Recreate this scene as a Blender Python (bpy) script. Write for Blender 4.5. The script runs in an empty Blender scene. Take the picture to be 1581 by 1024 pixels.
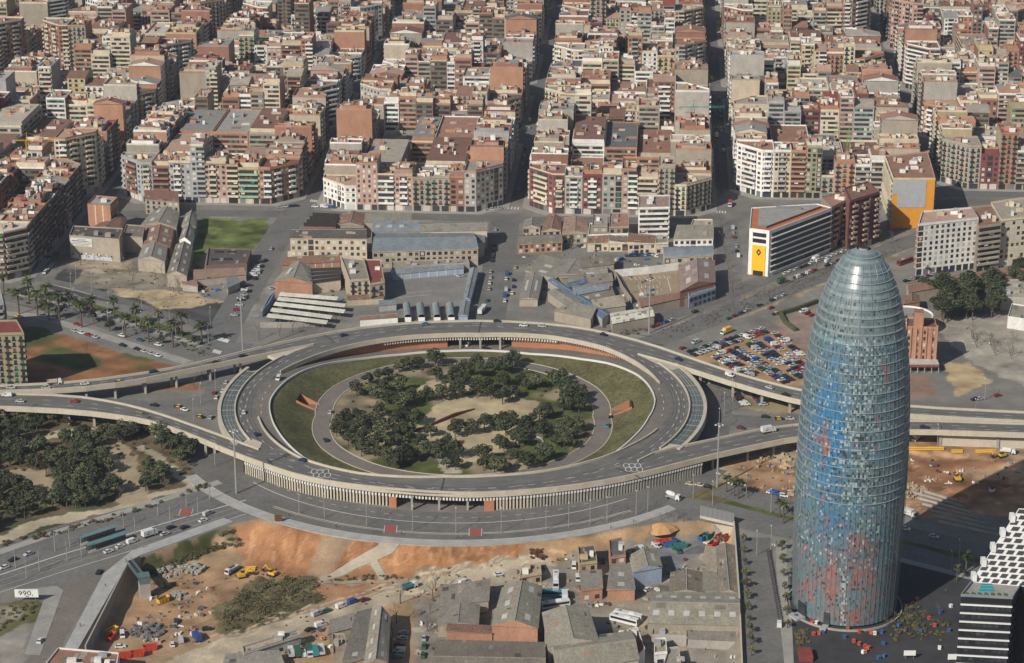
import bpy, math, random
import numpy as np
from math import sin, cos, pi, radians as R

SC = bpy.context.scene
COL = SC.collection
# ------------------------------------------------------------------ camera, sky, sun, exposure
FPX = 3547.0; TH = R(20.3); CAMZ = 410.0
cd = bpy.data.cameras.new('camera'); cd.sensor_width = 36; cd.lens = 36 * FPX / 1581
cd.clip_start = 5; cd.clip_end = 20000
cam = bpy.data.objects.new('camera', cd); COL.objects.link(cam)
cam.location = (0, 0, CAMZ); cam.rotation_euler = (pi / 2 - TH, 0, 0); SC.camera = cam
SUN_EL, SUN_AZ = R(35), R(229.5)          # direction towards the sun: behind the camera, from its left
w = bpy.data.worlds.new('World'); SC.world = w; w.use_nodes = True
nt = w.node_tree; bg = nt.nodes['Background']
sk = nt.nodes.new('ShaderNodeTexSky'); sk.sky_type = 'NISHITA'; sk.sun_disc = False
sk.sun_elevation = SUN_EL; sk.sun_rotation = pi / 2 - SUN_AZ; sk.air_density = 1.2; sk.dust_density = 1.5
nt.links.new(sk.outputs[0], bg.inputs[0]); bg.inputs[1].default_value = 0.06
sl = bpy.data.lights.new('sun', 'SUN'); sl.energy = 4.7; sl.angle = R(0.5); sl.color = (1, .945, .86)
so = bpy.data.objects.new('sun', sl); COL.objects.link(so)
so.rotation_euler = (pi / 2 - SUN_EL, 0, SUN_AZ + pi / 2)
so.location = (-300, 300, 700)
SC.view_settings.view_transform = 'Standard'; SC.view_settings.look = 'None'
SC.view_settings.exposure = 0.0; SC.view_settings.gamma = 1; SC.view_settings.use_curve_mapping = False
SC.cycles.max_bounces = 5; SC.cycles.diffuse_bounces = 2; SC.cycles.glossy_bounces = 2
SC.cycles.transmission_bounces = 3; SC.cycles.transparent_max_bounces = 6
SC.cycles.use_denoising = True

# ------------------------------------------------------------------ geometry helpers
def gp(px, py, z=0.0):
    """point of the photograph -> point of the place at height z"""
    dx = (px - 790.5) / FPX; dy = (512 - py) / FPX
    d = (dx, cos(TH) + dy * sin(TH), -sin(TH) + dy * cos(TH))
    t = (CAMZ - z) / -d[2]
    return (d[0] * t, d[1] * t)
def pj(X, Y, Z):
    fw = Y * cos(TH) - (Z - CAMZ) * sin(TH); up = Y * sin(TH) + (Z - CAMZ) * cos(TH)
    return (790.5 + FPX * X / fw, 512 - FPX * up / fw)

class MB:
    """collects faces with materials, links them as one mesh object"""
    def __init__(s): s.v = []; s.f = []; s.m = []; s.smooth = False
    def face(s, pts, m):
        n = len(s.v); s.v.extend(pts); s.f.append(tuple(range(n, n + len(pts)))); s.m.append(m)
    def box(s, c, size, m, rz=0.0, top=None, bottom=False):
        """c = centre of the bottom face"""
        x, y, z = c; a, b, h = size[0] / 2, size[1] / 2, size[2]; ca, sa = cos(rz), sin(rz)
        P = [(x + u * ca - v * sa, y + u * sa + v * ca) for u, v in ((-a, -b), (a, -b), (a, b), (-a, b))]
        s.prism(P, z, z + h, m, top or m, bottom)
    def prism(s, P, z0, z1, m, top=None, bottom=False):
        n = len(P); k = len(s.v)
        s.v.extend([(p[0], p[1], z0) for p in P] + [(p[0], p[1], z1) for p in P])
        for i in range(n):
            j = (i + 1) % n; s.f.append((k + i, k + j, k + n + j, k + n + i)); s.m.append(m)
        if top is not False:
            s.f.append(tuple(range(k + n, k + 2 * n))); s.m.append(top or m)
        if bottom: s.f.append(tuple(range(k + n - 1, k - 1, -1))); s.m.append(m)
    def bar(s, a, b, w, m, w2=None, n=4):
        """tapered bar / limb from a to b"""
        a = np.array(a, float); b = np.array(b, float); d = b - a; L = np.linalg.norm(d)
        if L < 1e-6: return
        d /= L; ref = np.array((0, 0, 1.)) if abs(d[2]) < .9 else np.array((1., 0, 0))
        u = np.cross(d, ref); u /= np.linalg.norm(u); v = np.cross(d, u); w2 = w if w2 is None else w2
        k = len(s.v)
        for c, ww in ((a, w), (b, w2)):
            for i in range(n):
                t = 2 * pi * i / n + pi / 4; s.v.append(tuple(c + (u * cos(t) + v * sin(t)) * ww))
        for i in range(n):
            j = (i + 1) % n; s.f.append((k + i, k + n + i, k + n + j, k + j)); s.m.append(m)
        s.f.append(tuple(range(k + n, k + 2 * n))); s.m.append(m)
        s.f.append(tuple(range(k + n - 1, k - 1, -1))); s.m.append(m)
    def build(s, name, parent=None, loc=None):
        me = bpy.data.meshes.new(name)
        o = bpy.data.objects.new(name, me); COL.objects.link(o)
        off = (0, 0, 0)
        if parent is not None: o.parent = parent; off = parent.location if not parent.get('_abs') else (0, 0, 0)
        elif loc is not None: o.location = loc; off = loc
        V = np.array(s.v, dtype=np.float64).reshape(-1, 3) - np.array(off)
        me.from_pydata(V.tolist(), [], s.f)
        slots = []; idx = {}
        for m in s.m:
            if m.name not in idx: idx[m.name] = len(slots); slots.append(m); me.materials.append(m)
        me.polygons.foreach_set('material_index', [idx[m.name] for m in s.m])
        if s.smooth: me.polygons.foreach_set('use_smooth', [True] * len(s.f))
        me.update()
        return o

USED = set()
def tag(o, label, cat, group=None, kind=None):
    o['label'] = label; o['category'] = cat
    if group: o['group'] = group
    if kind: o['kind'] = kind
    return o
def thing(name, label, cat, loc=(0, 0, 0), rz=0.0, group=None):
    o = bpy.data.objects.new(name, None); o.empty_display_size = .5; COL.objects.link(o)
    o.location = loc; o.rotation_euler = (0, 0, rz); return tag(o, label, cat, group)
def struct(name, mb):
    o = mb.build(name); o['kind'] = 'structure'; return o
ORD = ['zeroth', 'first', 'second', 'third', 'fourth', 'fifth', 'sixth', 'seventh', 'eighth', 'ninth', 'tenth', 'eleventh',
       'twelfth', 'thirteenth', 'fourteenth', 'fifteenth', 'sixteenth', 'seventeenth', 'eighteenth', 'nineteenth', 'twentieth']
def ordn(i):
    if i <= 20: return ORD[i]
    t = {2: 'twenty', 3: 'thirty', 4: 'forty', 5: 'fifty', 6: 'sixty', 7: 'seventy', 8: 'eighty', 9: 'ninety'}.get(i // 10, 'hundred')
    tt = {2: 'twentieth', 3: 'thirtieth', 4: 'fortieth', 5: 'fiftieth', 6: 'sixtieth', 7: 'seventieth', 8: 'eightieth', 9: 'ninetieth'}
    return tt.get(i // 10, 'hundredth') if i % 10 == 0 else t + '-' + ORD[i % 10]
NUM = ['no', 'one', 'two', 'three', 'four', 'five', 'six', 'seven', 'eight', 'nine', 'ten', 'eleven', 'twelve', 'thirteen', 'fourteen', 'fifteen', 'sixteen', 'seventeen', 'eighteen']
def copy_tree(o, parent=None):
    c = o.copy(); COL.objects.link(c)
    if parent is not None: c.parent = parent
    for ch in o.children: copy_tree(ch, c)
    return c

# ------------------------------------------------------------------ materials (all procedural)
MATS = {}
def mat(name, col, rough=.85, var=.22, scale=.35, spec=.25, metal=0.0, coat=0.0, fine=.12, rnd=.06, bump=0.0, stretch=None):
    if name in MATS: return MATS[name]
    m = bpy.data.materials.new(name); m.use_nodes = True; t = m.node_tree; N = t.nodes; L = t.links
    b = N['Principled BSDF']; b.inputs['Roughness'].default_value = rough; b.inputs['Metallic'].default_value = metal
    b.inputs['Specular IOR Level'].default_value = spec; b.inputs['Coat Weight'].default_value = coat
    tc = N.new('ShaderNodeTexCoord'); src = tc.outputs['Object']
    if stretch:
        mp = N.new('ShaderNodeMapping'); mp.inputs['Scale'].default_value = stretch; L.new(src, mp.inputs[0]); src = mp.outputs[0]
    n1 = N.new('ShaderNodeTexNoise'); n1.inputs['Scale'].default_value = scale; n1.inputs['Detail'].default_value = 5
    n1.inputs['Roughness'].default_value = .65; L.new(src, n1.inputs['Vector'])
    mr = N.new('ShaderNodeMapRange'); mr.inputs[1].default_value = .25; mr.inputs[2].default_value = .75
    mr.inputs[3].default_value = 1 - var; mr.inputs[4].default_value = 1 + var; L.new(n1.outputs[0], mr.inputs[0])
    n2 = N.new('ShaderNodeTexNoise'); n2.inputs['Scale'].default_value = scale * 9; n2.inputs['Detail'].default_value = 2; L.new(src, n2.inputs['Vector'])
    m2 = N.new('ShaderNodeMapRange'); m2.inputs[1].default_value = .3; m2.inputs[2].default_value = .7
    m2.inputs[3].default_value = 1 - fine; m2.inputs[4].default_value = 1 + fine; L.new(n2.outputs[0], m2.inputs[0])
    mu = N.new('ShaderNodeMath'); mu.operation = 'MULTIPLY'; L.new(mr.outputs[0], mu.inputs[0]); L.new(m2.outputs[0], mu.inputs[1])
    oi = N.new('ShaderNodeObjectInfo'); m3 = N.new('ShaderNodeMapRange'); m3.inputs[3].default_value = 1 - rnd; m3.inputs[4].default_value = 1 + rnd
    L.new(oi.outputs['Random'], m3.inputs[0])
    mv = N.new('ShaderNodeMath'); mv.operation = 'MULTIPLY'; L.new(mu.outputs[0], mv.inputs[0]); L.new(m3.outputs[0], mv.inputs[1])
    vm = N.new('ShaderNodeVectorMath'); vm.operation = 'SCALE'; vm.inputs[0].default_value = col[:3]; L.new(mv.outputs[0], vm.inputs['Scale'])
    L.new(vm.outputs[0], b.inputs['Base Color'])
    if bump:
        bp = N.new('ShaderNodeBump'); bp.inputs['Strength'].default_value = bump; bp.inputs['Distance'].default_value = .5
        L.new(n2.outputs[0], bp.inputs['Height']); L.new(bp.outputs[0], b.inputs['Normal'])
    MATS[name] = m; return m
def flat(name, col, rough=.6, metal=0.0, spec=.4, coat=0.0):
    return mat(name, col, rough, .07, .8, spec, metal, coat, .05, .05)

asphalt = mat('asphalt', (.15, .144, .135), .9, .24, .06, fine=.14)
asphalt_dark = mat('asphalt_dark', (.055, .055, .056), .85, .2, .06)
deck_mat = mat('deck_asphalt', (.15, .143, .132), .9, .26, .09, fine=.12, stretch=(1, 2.5, 1))
lane_mat = mat('lane_asphalt', (.17, .148, .128), .9, .2, .08)
paving = mat('paving', (.3, .285, .26), .9, .2, .15)
paving_pale = mat('paving_pale', (.34, .335, .32), .9, .2, .2)
concrete = mat('concrete', (.47, .42, .335), .85, .13, .2)
concrete_grey = mat('concrete_grey', (.32, .3, .265), .9, .2, .2)
white_paint = flat('white_paint', (.62, .61, .58), .7)
brick_wall = mat('brick_wall', (.4, .175, .095), .9, .16, .25)
red_paint = mat('red_road_paint', (.28, .09, .065), .85, .15, .4)
grass_mat = mat('grass', (.105, .1, .048), .95, .38, .07, spec=.1, fine=.3)
lawn_mat = mat('lawn', (.09, .115, .04), .95, .35, .09, spec=.1, fine=.25)
glass_dark = mat('glass_dark', (.035, .042, .05), .25, .4, .5, spec=.5, rnd=.4)
shutter_light = mat('shutter_light', (.5, .48, .43), .7, .15, .6, rnd=.2)
shutter_brown = mat('shutter_brown', (.15, .085, .05), .7, .2, .6, rnd=.2)
shutter_green = mat('shutter_green', (.05, .16, .12), .7, .2, .6, rnd=.2)
recess_shade = mat('recess_shade', (.045, .04, .038), .8, .4, .5, rnd=.3)  # near-black stands in for the shade inside loggias, openings and behind ribs
metal_grey = flat('metal_grey', (.3, .31, .32), .45, .6)
lamp_mat = flat('lamp_metal', (.4, .4, .39), .5, .4)
dark_metal = flat('dark_metal', (.04, .04, .045), .5, .3)
rust = mat('rust', (.12, .05, .028), .9, .25, .5)
yellow_m = mat('machine_yellow', (.62, .36, .04), .6, .12, .8)
red_m = flat('red_metal', (.5, .055, .03), .55)
blue_m = flat('blue_metal', (.03, .12, .3), .5)
teal_m = flat('teal_metal', (.06, .2, .22), .5)
green_m = flat('green_metal', (.03, .17, .09), .55)
white_m = flat('white_metal', (.72, .72, .7), .5)
black_m = flat('black_panel', (.022, .022, .024), .4)
glass_roof = mat('glass_roof', (.115, .14, .135), .3, .15, .4, spec=.6)
WALL = {}
for k, c in dict(cream=(.58, .49, .34), beige=(.46, .38, .275), stone=(.33, .28, .215), greige=(.36, .33, .285), white=(.68, .66, .61), grey=(.33, .33, .325),
                 brick=(.27, .125, .08), orange_brick=(.36, .18, .105), brown=(.17, .11, .08), dark_red=(.19, .055, .048), pink=(.42, .265, .205),
                 yellow=(.52, .4, .19), khaki=(.33, .295, .175), pale_green=(.27, .4, .28), blue_grey=(.27, .33, .43), tan=(.44, .33, .19)).items():
    g_ = sum(c) / 3; c = tuple((x * .86 + g_ * .14) * (1.02 if k not in ('brick', 'orange_brick', 'brown', 'dark_red') else 1.12) for x in c); WALL[k] = mat('wall_' + k, c, .88, .2, .18, rnd=.14, stretch=(1, 1, .5))
ROOF = {}
for k, c in dict(terracotta=(.28, .155, .11), red_brown=(.2, .11, .085), grey=(.27, .26, .245), beige=(.37, .325, .265), dark_grey=(.12, .12, .12), pinkish=(.36, .24, .185), red=(.25, .07, .058), pale=(.5, .47, .42)).items():
    ROOF[k] = mat('roof_' + k, c, .9, .22, .22, rnd=.18, fine=.2)
TXT = dict(orange_brick='orange-brick', dark_red='dark-red', pale_green='pale-green', blue_grey='blue-grey', red_brown='red-brown', dark_grey='dark-grey')
def short(*L):
    for l in L:
        if len(l.split()) <= 16: return l
    return ' '.join(L[-1].split()[:16])
def tx(k): return TXT.get(k, k)
# ------------------------------------------------------------------ the ground
def P0(*pts): return [gp(x, y, 0) for x, y in pts]
LOW_EDGE = P0((115, 1012), (198, 869), (215, 860), (365, 808), (400, 801), (430, 807), (500, 818), (600, 835), (720, 840), (830, 836), (960, 817), (1012, 808), (1085, 803), (1134, 806), (1146, 1040), (1150, 1100))
LOW_POLY = LOW_EDGE + P0((60, 1100))
def inpoly(X, Y, P):
    X = np.asarray(X, float); Y = np.asarray(Y, float); r = np.zeros(X.shape, bool); n = len(P)
    for i in range(n):
        x1, y1 = P[i]; x2, y2 = P[(i + 1) % n]
        if y1 == y2: continue
        c = (y1 > Y) != (y2 > Y); r ^= c & (X < (x2 - x1) * (Y - y1) / (y2 - y1) + x1)
    return r
def pdist(X, Y, L):
    X = np.asarray(X, float); Y = np.asarray(Y, float); d = np.full(X.shape, 1e9)
    for (x1, y1), (x2, y2) in zip(L[:-1], L[1:]):
        dx, dy = x2 - x1, y2 - y1; l2 = dx * dx + dy * dy + 1e-9
        t = np.clip(((X - x1) * dx + (Y - y1) * dy) / l2, 0, 1)
        d = np.minimum(d, np.hypot(X - x1 - t * dx, Y - y1 - t * dy))
    return d
def hgt(X, Y):
    X = np.asarray(X, float); Y = np.asarray(Y, float)
    ins = inpoly(X, Y, LOW_POLY); d = pdist(X, Y, LOW_EDGE)
    wd = np.interp(X, [-125, -100, 5, 40, 75, 92], [2.5, 26, 28, 12, 7, 2.5])
    t = np.clip(d / wd, 0, 1); s = t * t * (3 - 2 * t)
    rough = .35 * np.sin(X * .31 + Y * .17) * np.sin(Y * .23 - X * .11) * t
    return np.where(ins, -6 * s + rough, 0.0)
def gl(px, py, up=0.0):
    z = 0.0
    for _ in range(7):
        x, y = gp(px, py, z + up); z = float(hgt(x, y))
    return (x, y, z)
def PL(*pts): return [gl(x, y)[:2] for x, y in pts]

GX = np.arange(-340, 341, 1.3); GY = np.arange(735, 1346, 1.3)
XX, YY = np.meshgrid(GX, GY); ZZ = hgt(XX, YY)
rs = np.random.RandomState(4)
def blur(a, k):
    for _ in range(k): a = (a + np.roll(a, 1, 0) + np.roll(a, -1, 0) + np.roll(a, 1, 1) + np.roll(a, -1, 1)) / 5
    return a
def nz(k):
    a = blur(rs.randn(*XX.shape), k); return a / a.std()
n_a, n_b, n_c = nz(3), nz(16), nz(90)
JX, JY = XX + n_b * .8 + n_a * .3, YY + nz(14) * 1.3 + nz(3) * .5
CC = np.empty(XX.shape + (3,)); CC[:] = (.2, .188, .168); CC *= (1 + .07 * n_b + .05 * n_c)[..., None]
def blotch(P, col, var=.12, alt=None, thr=.3, nn=None, hard=False):
    m = inpoly(XX if hard else JX, YY if hard else JY, P)
    c = np.array(col)[None] * (1 + var * n_b[m] + var * .6 * n_a[m])[:, None]
    if alt is not None:
        k = np.clip(((nn if nn is not None else n_c)[m] - thr) * 1.5 + .5, 0, 1)[:, None]; c = c * (1 - k) + np.array(alt)[None] * k * (1 + var * n_b[m])[:, None]
    CC[m] = np.clip(c, .01, .9)
def trail(L, wd, col, var=.1):
    m = pdist(JX, JY, L) < wd / 2; CC[m] = np.array(col)[None] * (1 + var * n_b[m])[:, None]
dirt, tan, green, sand, orange = (.27, .19, .115), (.36, .285, .19), (.075, .095, .03), (.42, .36, .26), (.39, .195, .095)
# left park
blotch(P0((-60, 640), (180, 640), (260, 665), (325, 705), (335, 735), (250, 775), (150, 812), (-60, 880)), (.15, .115, .068), .15, (.07, .078, .035), .5)
for L, wd in (([(-20, 845), (50, 812), (100, 800), (170, 790), (235, 768), (325, 742)], 7), ([(172, 690), (185, 715), (195, 745), (205, 770)], 14), ([(-20, 738), (50, 735), (70, 760)], 16), ([(30, 690), (90, 672), (150, 665)], 6), ([(215, 690), (270, 730), (300, 745)], 5)):
    trail(P0(*L), wd, sand if wd < 12 else tan)
# wasteland, fields
blotch(P0((100, 400), (290, 405), (300, 440), (330, 505), (75, 442)), (.22, .19, .155), .12)
blotch(P0((112, 398), (205, 403), (200, 414), (103, 412)), (.33, .27, .19), .12)
blotch(P0((128, 418), (255, 422), (250, 434), (110, 437)), (.27, .235, .18), .12)
blotch(P0((165, 446), (290, 452), (350, 468), (300, 478), (245, 477)), (.42, .33, .2), .12)
blotch(P0((95, 416), (130, 417), (110, 440), (165, 447), (160, 457), (215, 460), (245, 478), (350, 468), (325, 505), (68, 443)), (.075, .073, .072), .12)
blotch(P0((308, 338), (415, 340), (420, 352), (388, 388), (318, 386), (305, 420), (298, 400)), (.11, .135, .045), .2, (.24, .17, .09), 1.0)
blotch(P0((28, 498), (95, 515), (190, 545), (272, 567), (240, 574), (130, 589), (35, 592)), (.25, .125, .06), .15, (.085, .1, .035), .75)
blotch(P0((190, 598), (300, 590), (315, 598), (300, 605)), (.25, .13, .07), .1)
# roundabout park
CX, CY = -23.0, 994.0
RR = np.hypot(JX - CX, JY - CY)
m = RR < 70; kk = np.clip(n_c[m] * 1.4 + .75, 0, 1)[:, None]
CC[m] = (np.array((.085, .1, .035))[None] * kk + np.array((.27, .22, .14))[None] * (1 - kk)) * (1 + .15 * n_b[m] + .12 * n_a[m])[:, None]
blotch(P0((640, 668), (655, 648), (690, 612), (770, 602), (830, 622), (845, 655), (800, 690), (740, 712), (690, 718), (665, 690)), (.42, .345, .22), .12, (.33, .27, .17), .5)
blotch(P0((640, 606), (660, 588), (720, 578), (745, 590), (700, 612)), (.38, .31, .2), .14)
blotch(P0((585, 632), (640, 655), (600, 662)), (.36, .3, .2), .12)
blotch(P0((672, 708), (700, 700), (715, 728), (685, 732)), (.4, .35, .27), .15)
# car parks and right hand grounds
blotch(P0((1072, 553), (1186, 508), (1255, 520), (1262, 600), (1150, 592), (1110, 575)), (.36, .225, .12), .12)
blotch(P0((1130, 600), (1240, 622), (1235, 640), (1140, 632)), (.3, .235, .15), .1)
blotch(P0((1190, 497), (1262, 478), (1262, 560), (1215, 520)), (.28, .21, .17), .1)
blotch(P0((1430, 498), (1581, 470), (1620, 560), (1590, 600), (1500, 560)), (.33, .3, .25), .1)
blotch(P0((1456, 560), (1490, 556), (1535, 590), (1475, 612)), (.42, .32, .19), .12)
blotch(P0((1400, 578), (1430, 580), (1445, 612), (1400, 618)), (.26, .17, .13), .08)
blotch(P0((1100, 480), (1240, 425), (1300, 398), (1380, 370), (1410, 385), (1300, 430), (1130, 497)), (.31, .245, .165), .14)
blotch(P0((1040, 505), (1100, 482), (1130, 490), (1050, 520)), (.28, .225, .16), .14)
blotch(P0((1500, 420), (1581, 400), (1581, 480), (1440, 495)), (.22, .19, .15), .1)
# building site behind the tower
blotch(P0((1078, 735), (1170, 700), (1240, 668), (1400, 672), (1700, 690), (1700, 790), (1440, 800), (1235, 775), (1120, 760)), (.33, .2, .115), .2, (.4, .31, .21), .4)
blotch(P0((1395, 705), (1581, 712), (1620, 760), (1480, 775), (1395, 765)), (.3, .155, .085), .18, (.37, .25, .15), .6)
blotch(P0((1050, 748), (1120, 752), (1150, 775), (1120, 792), (1050, 780)), (.16, .13, .07), .15)
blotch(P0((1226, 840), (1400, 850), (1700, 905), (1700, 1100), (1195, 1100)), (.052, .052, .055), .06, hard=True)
# the low ground by the lower edge
LM = inpoly(XX, YY, LOW_POLY)
CC[LM] = np.array((.33, .225, .135))[None] * (1 + .1 * n_b[LM] + .1 * n_c[LM])[:, None]
blotch(PL((352, 815), (400, 803), (500, 818), (600, 836), (720, 842), (820, 838), (800, 856), (700, 872), (640, 886), (560, 897), (490, 895), (420, 890), (380, 870)), orange, .12, (.36, .19, .1), 1.2)
for k in range(34):   # gullies running down the bank
    x0 = 395 + k * 12.4; trail(PL((x0, 822 + (k % 4) * 5), (x0 - 7 + (k % 3) * 5, 846), (x0 - 14 + (k % 5) * 4, 870 - (k > 24) * 8)), .8 if k % 3 else 1.5, (.33, .145, .06) if k % 2 else (.5, .27, .14))
blotch(PL((500, 818), (545, 825), (500, 893), (470, 893)), (.36, .25, .16), .1)
blotch(PL((830, 838), (960, 820), (1005, 812), (1000, 822), (900, 845), (820, 862)), (.38, .25, .14), .12)
blotch(PL((215, 862), (360, 812), (372, 830), (330, 850), (300, 866), (250, 885), (225, 900)), (.085, .09, .035), .2, (.17, .14, .08), .4)
blotch(PL((235, 895), (330, 870), (420, 890), (330, 950), (260, 985), (180, 980), (200, 930)), (.34, .215, .125), .14)
blotch(PL((330, 940), (400, 895), (480, 890), (500, 925), (440, 955), (340, 985)), (.13, .115, .06), .2)
blotch(PL((480, 892), (600, 896), (620, 905), (500, 930)), (.36, .2, .11), .14)
blotch(PL((180, 1060), (300, 1003), (430, 962), (560, 922), (640, 898), (760, 868), (840, 850), (860, 860), (830, 872), (700, 905), (620, 930), (430, 992), (300, 1060)), (.42, .35, .255), .07)
blotch(PL((860, 862), (1010, 815), (1130, 805), (1146, 1090), (640, 1090), (640, 930), (760, 890)), (.24, .215, .18), .12, (.31, .27, .21), .8)
blotch(PL((985, 830), (1085, 815), (1120, 830), (1060, 870), (1000, 905), (960, 880)), (.2, .2, .2), .08)
trail(PL((601, 832), (588, 853), (545, 873), (500, 894)), 5, (.42, .36, .28)); trail(PL((574, 858), (592, 893)), 4, (.36, .27, .2)); trail(PL((498, 899), (600, 897), (640, 895)), 4, (.38, .31, .23))
rk = random.Random(5)
for k in range(5):   # wheel ruts
    o_ = (k - 2) * 3.2; trail(PL((300, 1000 + o_), (430, 958 + o_), (560, 918 + o_), (640, 896 + o_), (760, 868 + o_ * .6), (835, 856)), .7, (.33, .26, .18) if k % 2 else (.5, .43, .32))
for k in range(26):
    x_, y_ = rk.uniform(240, 420), rk.uniform(890, 985); a_ = rk.uniform(-.6, .6); l_ = rk.uniform(10, 45); trail(PL((x_, y_), (x_ + l_ * .5, y_ - l_ * .25 + a_ * 8), (x_ + l_, y_ - l_ * .4)), .8, (.24, .15, .09) if k % 2 else (.43, .31, .2))
for k in range(70):
    x_, y_ = rk.uniform(640, 1130), rk.uniform(830, 1010); r_ = rk.uniform(.6, 3); c_ = gl(x_, y_); m = np.hypot((XX - c_[0]) * rk.uniform(.5, 1), YY - c_[1]) < r_ * (1 + .4 * n_a); CC[m] = CC[m] * rk.choice([.6, .72, 1.3, 1.45])
for k in range(90):
    x_, y_ = rk.uniform(1100, 1600), rk.uniform(675, 790); r_ = rk.uniform(.8, 5); c_ = gp(x_, y_); m = (np.hypot((XX - c_[0]) * rk.uniform(.25, 1), YY - c_[1]) < r_ * (1 + .4 * n_a)) & (CC[..., 0] > .25); CC[m] = CC[m] * rk.choice([.6, .75, 1.25, 1.4])
for k in range(60):   # patched and stained yards of the middle ground
    x_, y_ = rk.uniform(0, 1150), rk.uniform(335, 510); r_ = rk.uniform(1, 6); c_ = gp(x_, y_); m = np.hypot((XX - c_[0]) * rk.uniform(.4, 1), (YY - c_[1]) * rk.uniform(.4, 1)) < r_ * (1 + .4 * n_a); CC[m] = CC[m] * rk.choice([.7, .8, 1.2, 1.3])
# ground left of the ramp
blotch(P0((-40, 935), (60, 925), (75, 935), (50, 960), (-40, 1010)), (.12, .115, .05), .2, (.25, .22, .17), .5)
blotch(P0((-40, 1000), (50, 960), (30, 1060), (-40, 1080)), (.24, .22, .19), .15)
gm = bpy.data.meshes.new('ground')
ny, nx = XX.shape
V = np.stack([XX, YY, ZZ], -1).reshape(-1, 3); I = np.arange(nx * ny).reshape(ny, nx)
Q = np.stack([I[:-1, :-1], I[:-1, 1:], I[1:, 1:], I[1:, :-1]], -1).reshape(-1, 4)
x0, x1, y0, y1 = GX[0], GX[-1], GY[0], GY[-1]; B = 9000
EX = np.array([(-B, -B, 0), (B, -B, 0), (B, B, 0), (-B, B, 0), (x0, -B, 0), (x0, y0, 0), (x0, y1, 0), (x0, B, 0), (x1, -B, 0), (x1, y0, 0), (x1, y1, 0), (x1, B, 0)], float); k0 = len(V)
VF = V.tolist() + EX.tolist(); QF = Q.tolist() + [[k0, k0 + 4, k0 + 7, k0 + 3], [k0 + 8, k0 + 1, k0 + 2, k0 + 11], [k0 + 6, k0 + 10, k0 + 11, k0 + 7]]
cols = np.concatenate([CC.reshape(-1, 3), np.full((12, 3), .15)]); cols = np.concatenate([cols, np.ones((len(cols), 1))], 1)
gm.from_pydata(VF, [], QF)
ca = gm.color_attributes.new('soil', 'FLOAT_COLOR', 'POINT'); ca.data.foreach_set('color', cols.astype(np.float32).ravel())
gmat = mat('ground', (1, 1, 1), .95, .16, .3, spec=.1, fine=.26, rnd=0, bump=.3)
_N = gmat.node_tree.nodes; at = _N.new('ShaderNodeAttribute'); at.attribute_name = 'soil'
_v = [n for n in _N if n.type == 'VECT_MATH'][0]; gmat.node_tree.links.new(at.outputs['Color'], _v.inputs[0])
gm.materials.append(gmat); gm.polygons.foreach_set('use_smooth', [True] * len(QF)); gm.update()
go = bpy.data.objects.new('ground', gm); COL.objects.link(go); go['kind'] = 'structure'

def pathmesh(name, L, wd, m):
    L = [(x, y) for x, y in L]; R2 = []
    for (x1, y1), (x2, y2) in zip(L[:-1], L[1:]):
        k = max(1, int(math.hypot(x2 - x1, y2 - y1) / 1.0)); R2 += [(x1 + (x2 - x1) * i / k, y1 + (y2 - y1) * i / k) for i in range(k)]
    R2.append(L[-1]); mb = MB(); n = len(R2); S = []
    for i in range(n):
        a = R2[max(0, i - 1)]; b = R2[min(n - 1, i + 1)]; dx, dy = b[0] - a[0], b[1] - a[1]; l = math.hypot(dx, dy) or 1; w_ = wd[0] + (wd[1] - wd[0]) * i / n
        S.append([(R2[i][0] + s * -dy / l * w_ / 2, R2[i][1] + s * dx / l * w_ / 2) for s in (1, 0, -1)])
    for a, b in zip(S[:-1], S[1:]):
        for j in (0, 1): mb.face([(*p, float(hgt(*p)) + .22) for p in (a[j + 1], b[j + 1], b[j], a[j])], m)
    o = mb.build(name); o['kind'] = 'structure'
pm_ = mat('path_dust', (.42, .365, .28), .95, .18, .4); pathmesh('footpath', PL((604, 836), (596, 848), (576, 857), (545, 873), (497, 896)), (8.5, 3.2), pm_); pathmesh('footpath', PL((573, 860), (593, 895)), (3.2, 3.2), pm_); pathmesh('footpath', PL((500, 899), (560, 898), (630, 897)), (3, 3), mat('path_dirt', (.36, .28, .2), .95, .18, .4))
LVL = [0.03]; RZ = [0.0]
def sheet(name, pts, m, z=None):
    mb = MB(); z = z if z is not None else LVL[0]
    mb.face([(x, y, z) for x, y in pts], m); return struct(name, mb)
def strip(mb, L, wd, m, z):
    """flat ribbon of width wd along the polyline L (world points)"""
    n = len(L); lp = []; rp = []
    for i in range(n):
        a = L[max(0, i - 1)]; b = L[min(n - 1, i + 1)]; dx, dy = b[0] - a[0], b[1] - a[1]; l = math.hypot(dx, dy) or 1
        nx_, ny_ = -dy / l, dx / l; zz = z(L[i]) if callable(z) else z
        lp.append((L[i][0] + nx_ * wd / 2, L[i][1] + ny_ * wd / 2, zz)); rp.append((L[i][0] - nx_ * wd / 2, L[i][1] - ny_ * wd / 2, zz))
    for i in range(n - 1): mb.face([rp[i], rp[i + 1], lp[i + 1], lp[i]], m)
def resample(L, step):
    out = []; 
    for (x1, y1), (x2, y2) in zip(L[:-1], L[1:]):
        k = max(1, int(math.hypot(x2 - x1, y2 - y1) / step))
        for i in range(k): out.append((x1 + (x2 - x1) * i / k, y1 + (y2 - y1) * i / k))
    out.append(L[-1]); return out
def smooth(L, it=2):
    for _ in range(it):
        o = [L[0]]
        for a, b in zip(L[:-1], L[1:]): o += [(a[0] * .75 + b[0] * .25, a[1] * .75 + b[1] * .25), (a[0] * .25 + b[0] * .75, a[1] * .25 + b[1] * .75)]
        L = o + [L[-1]]
    return L
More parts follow.
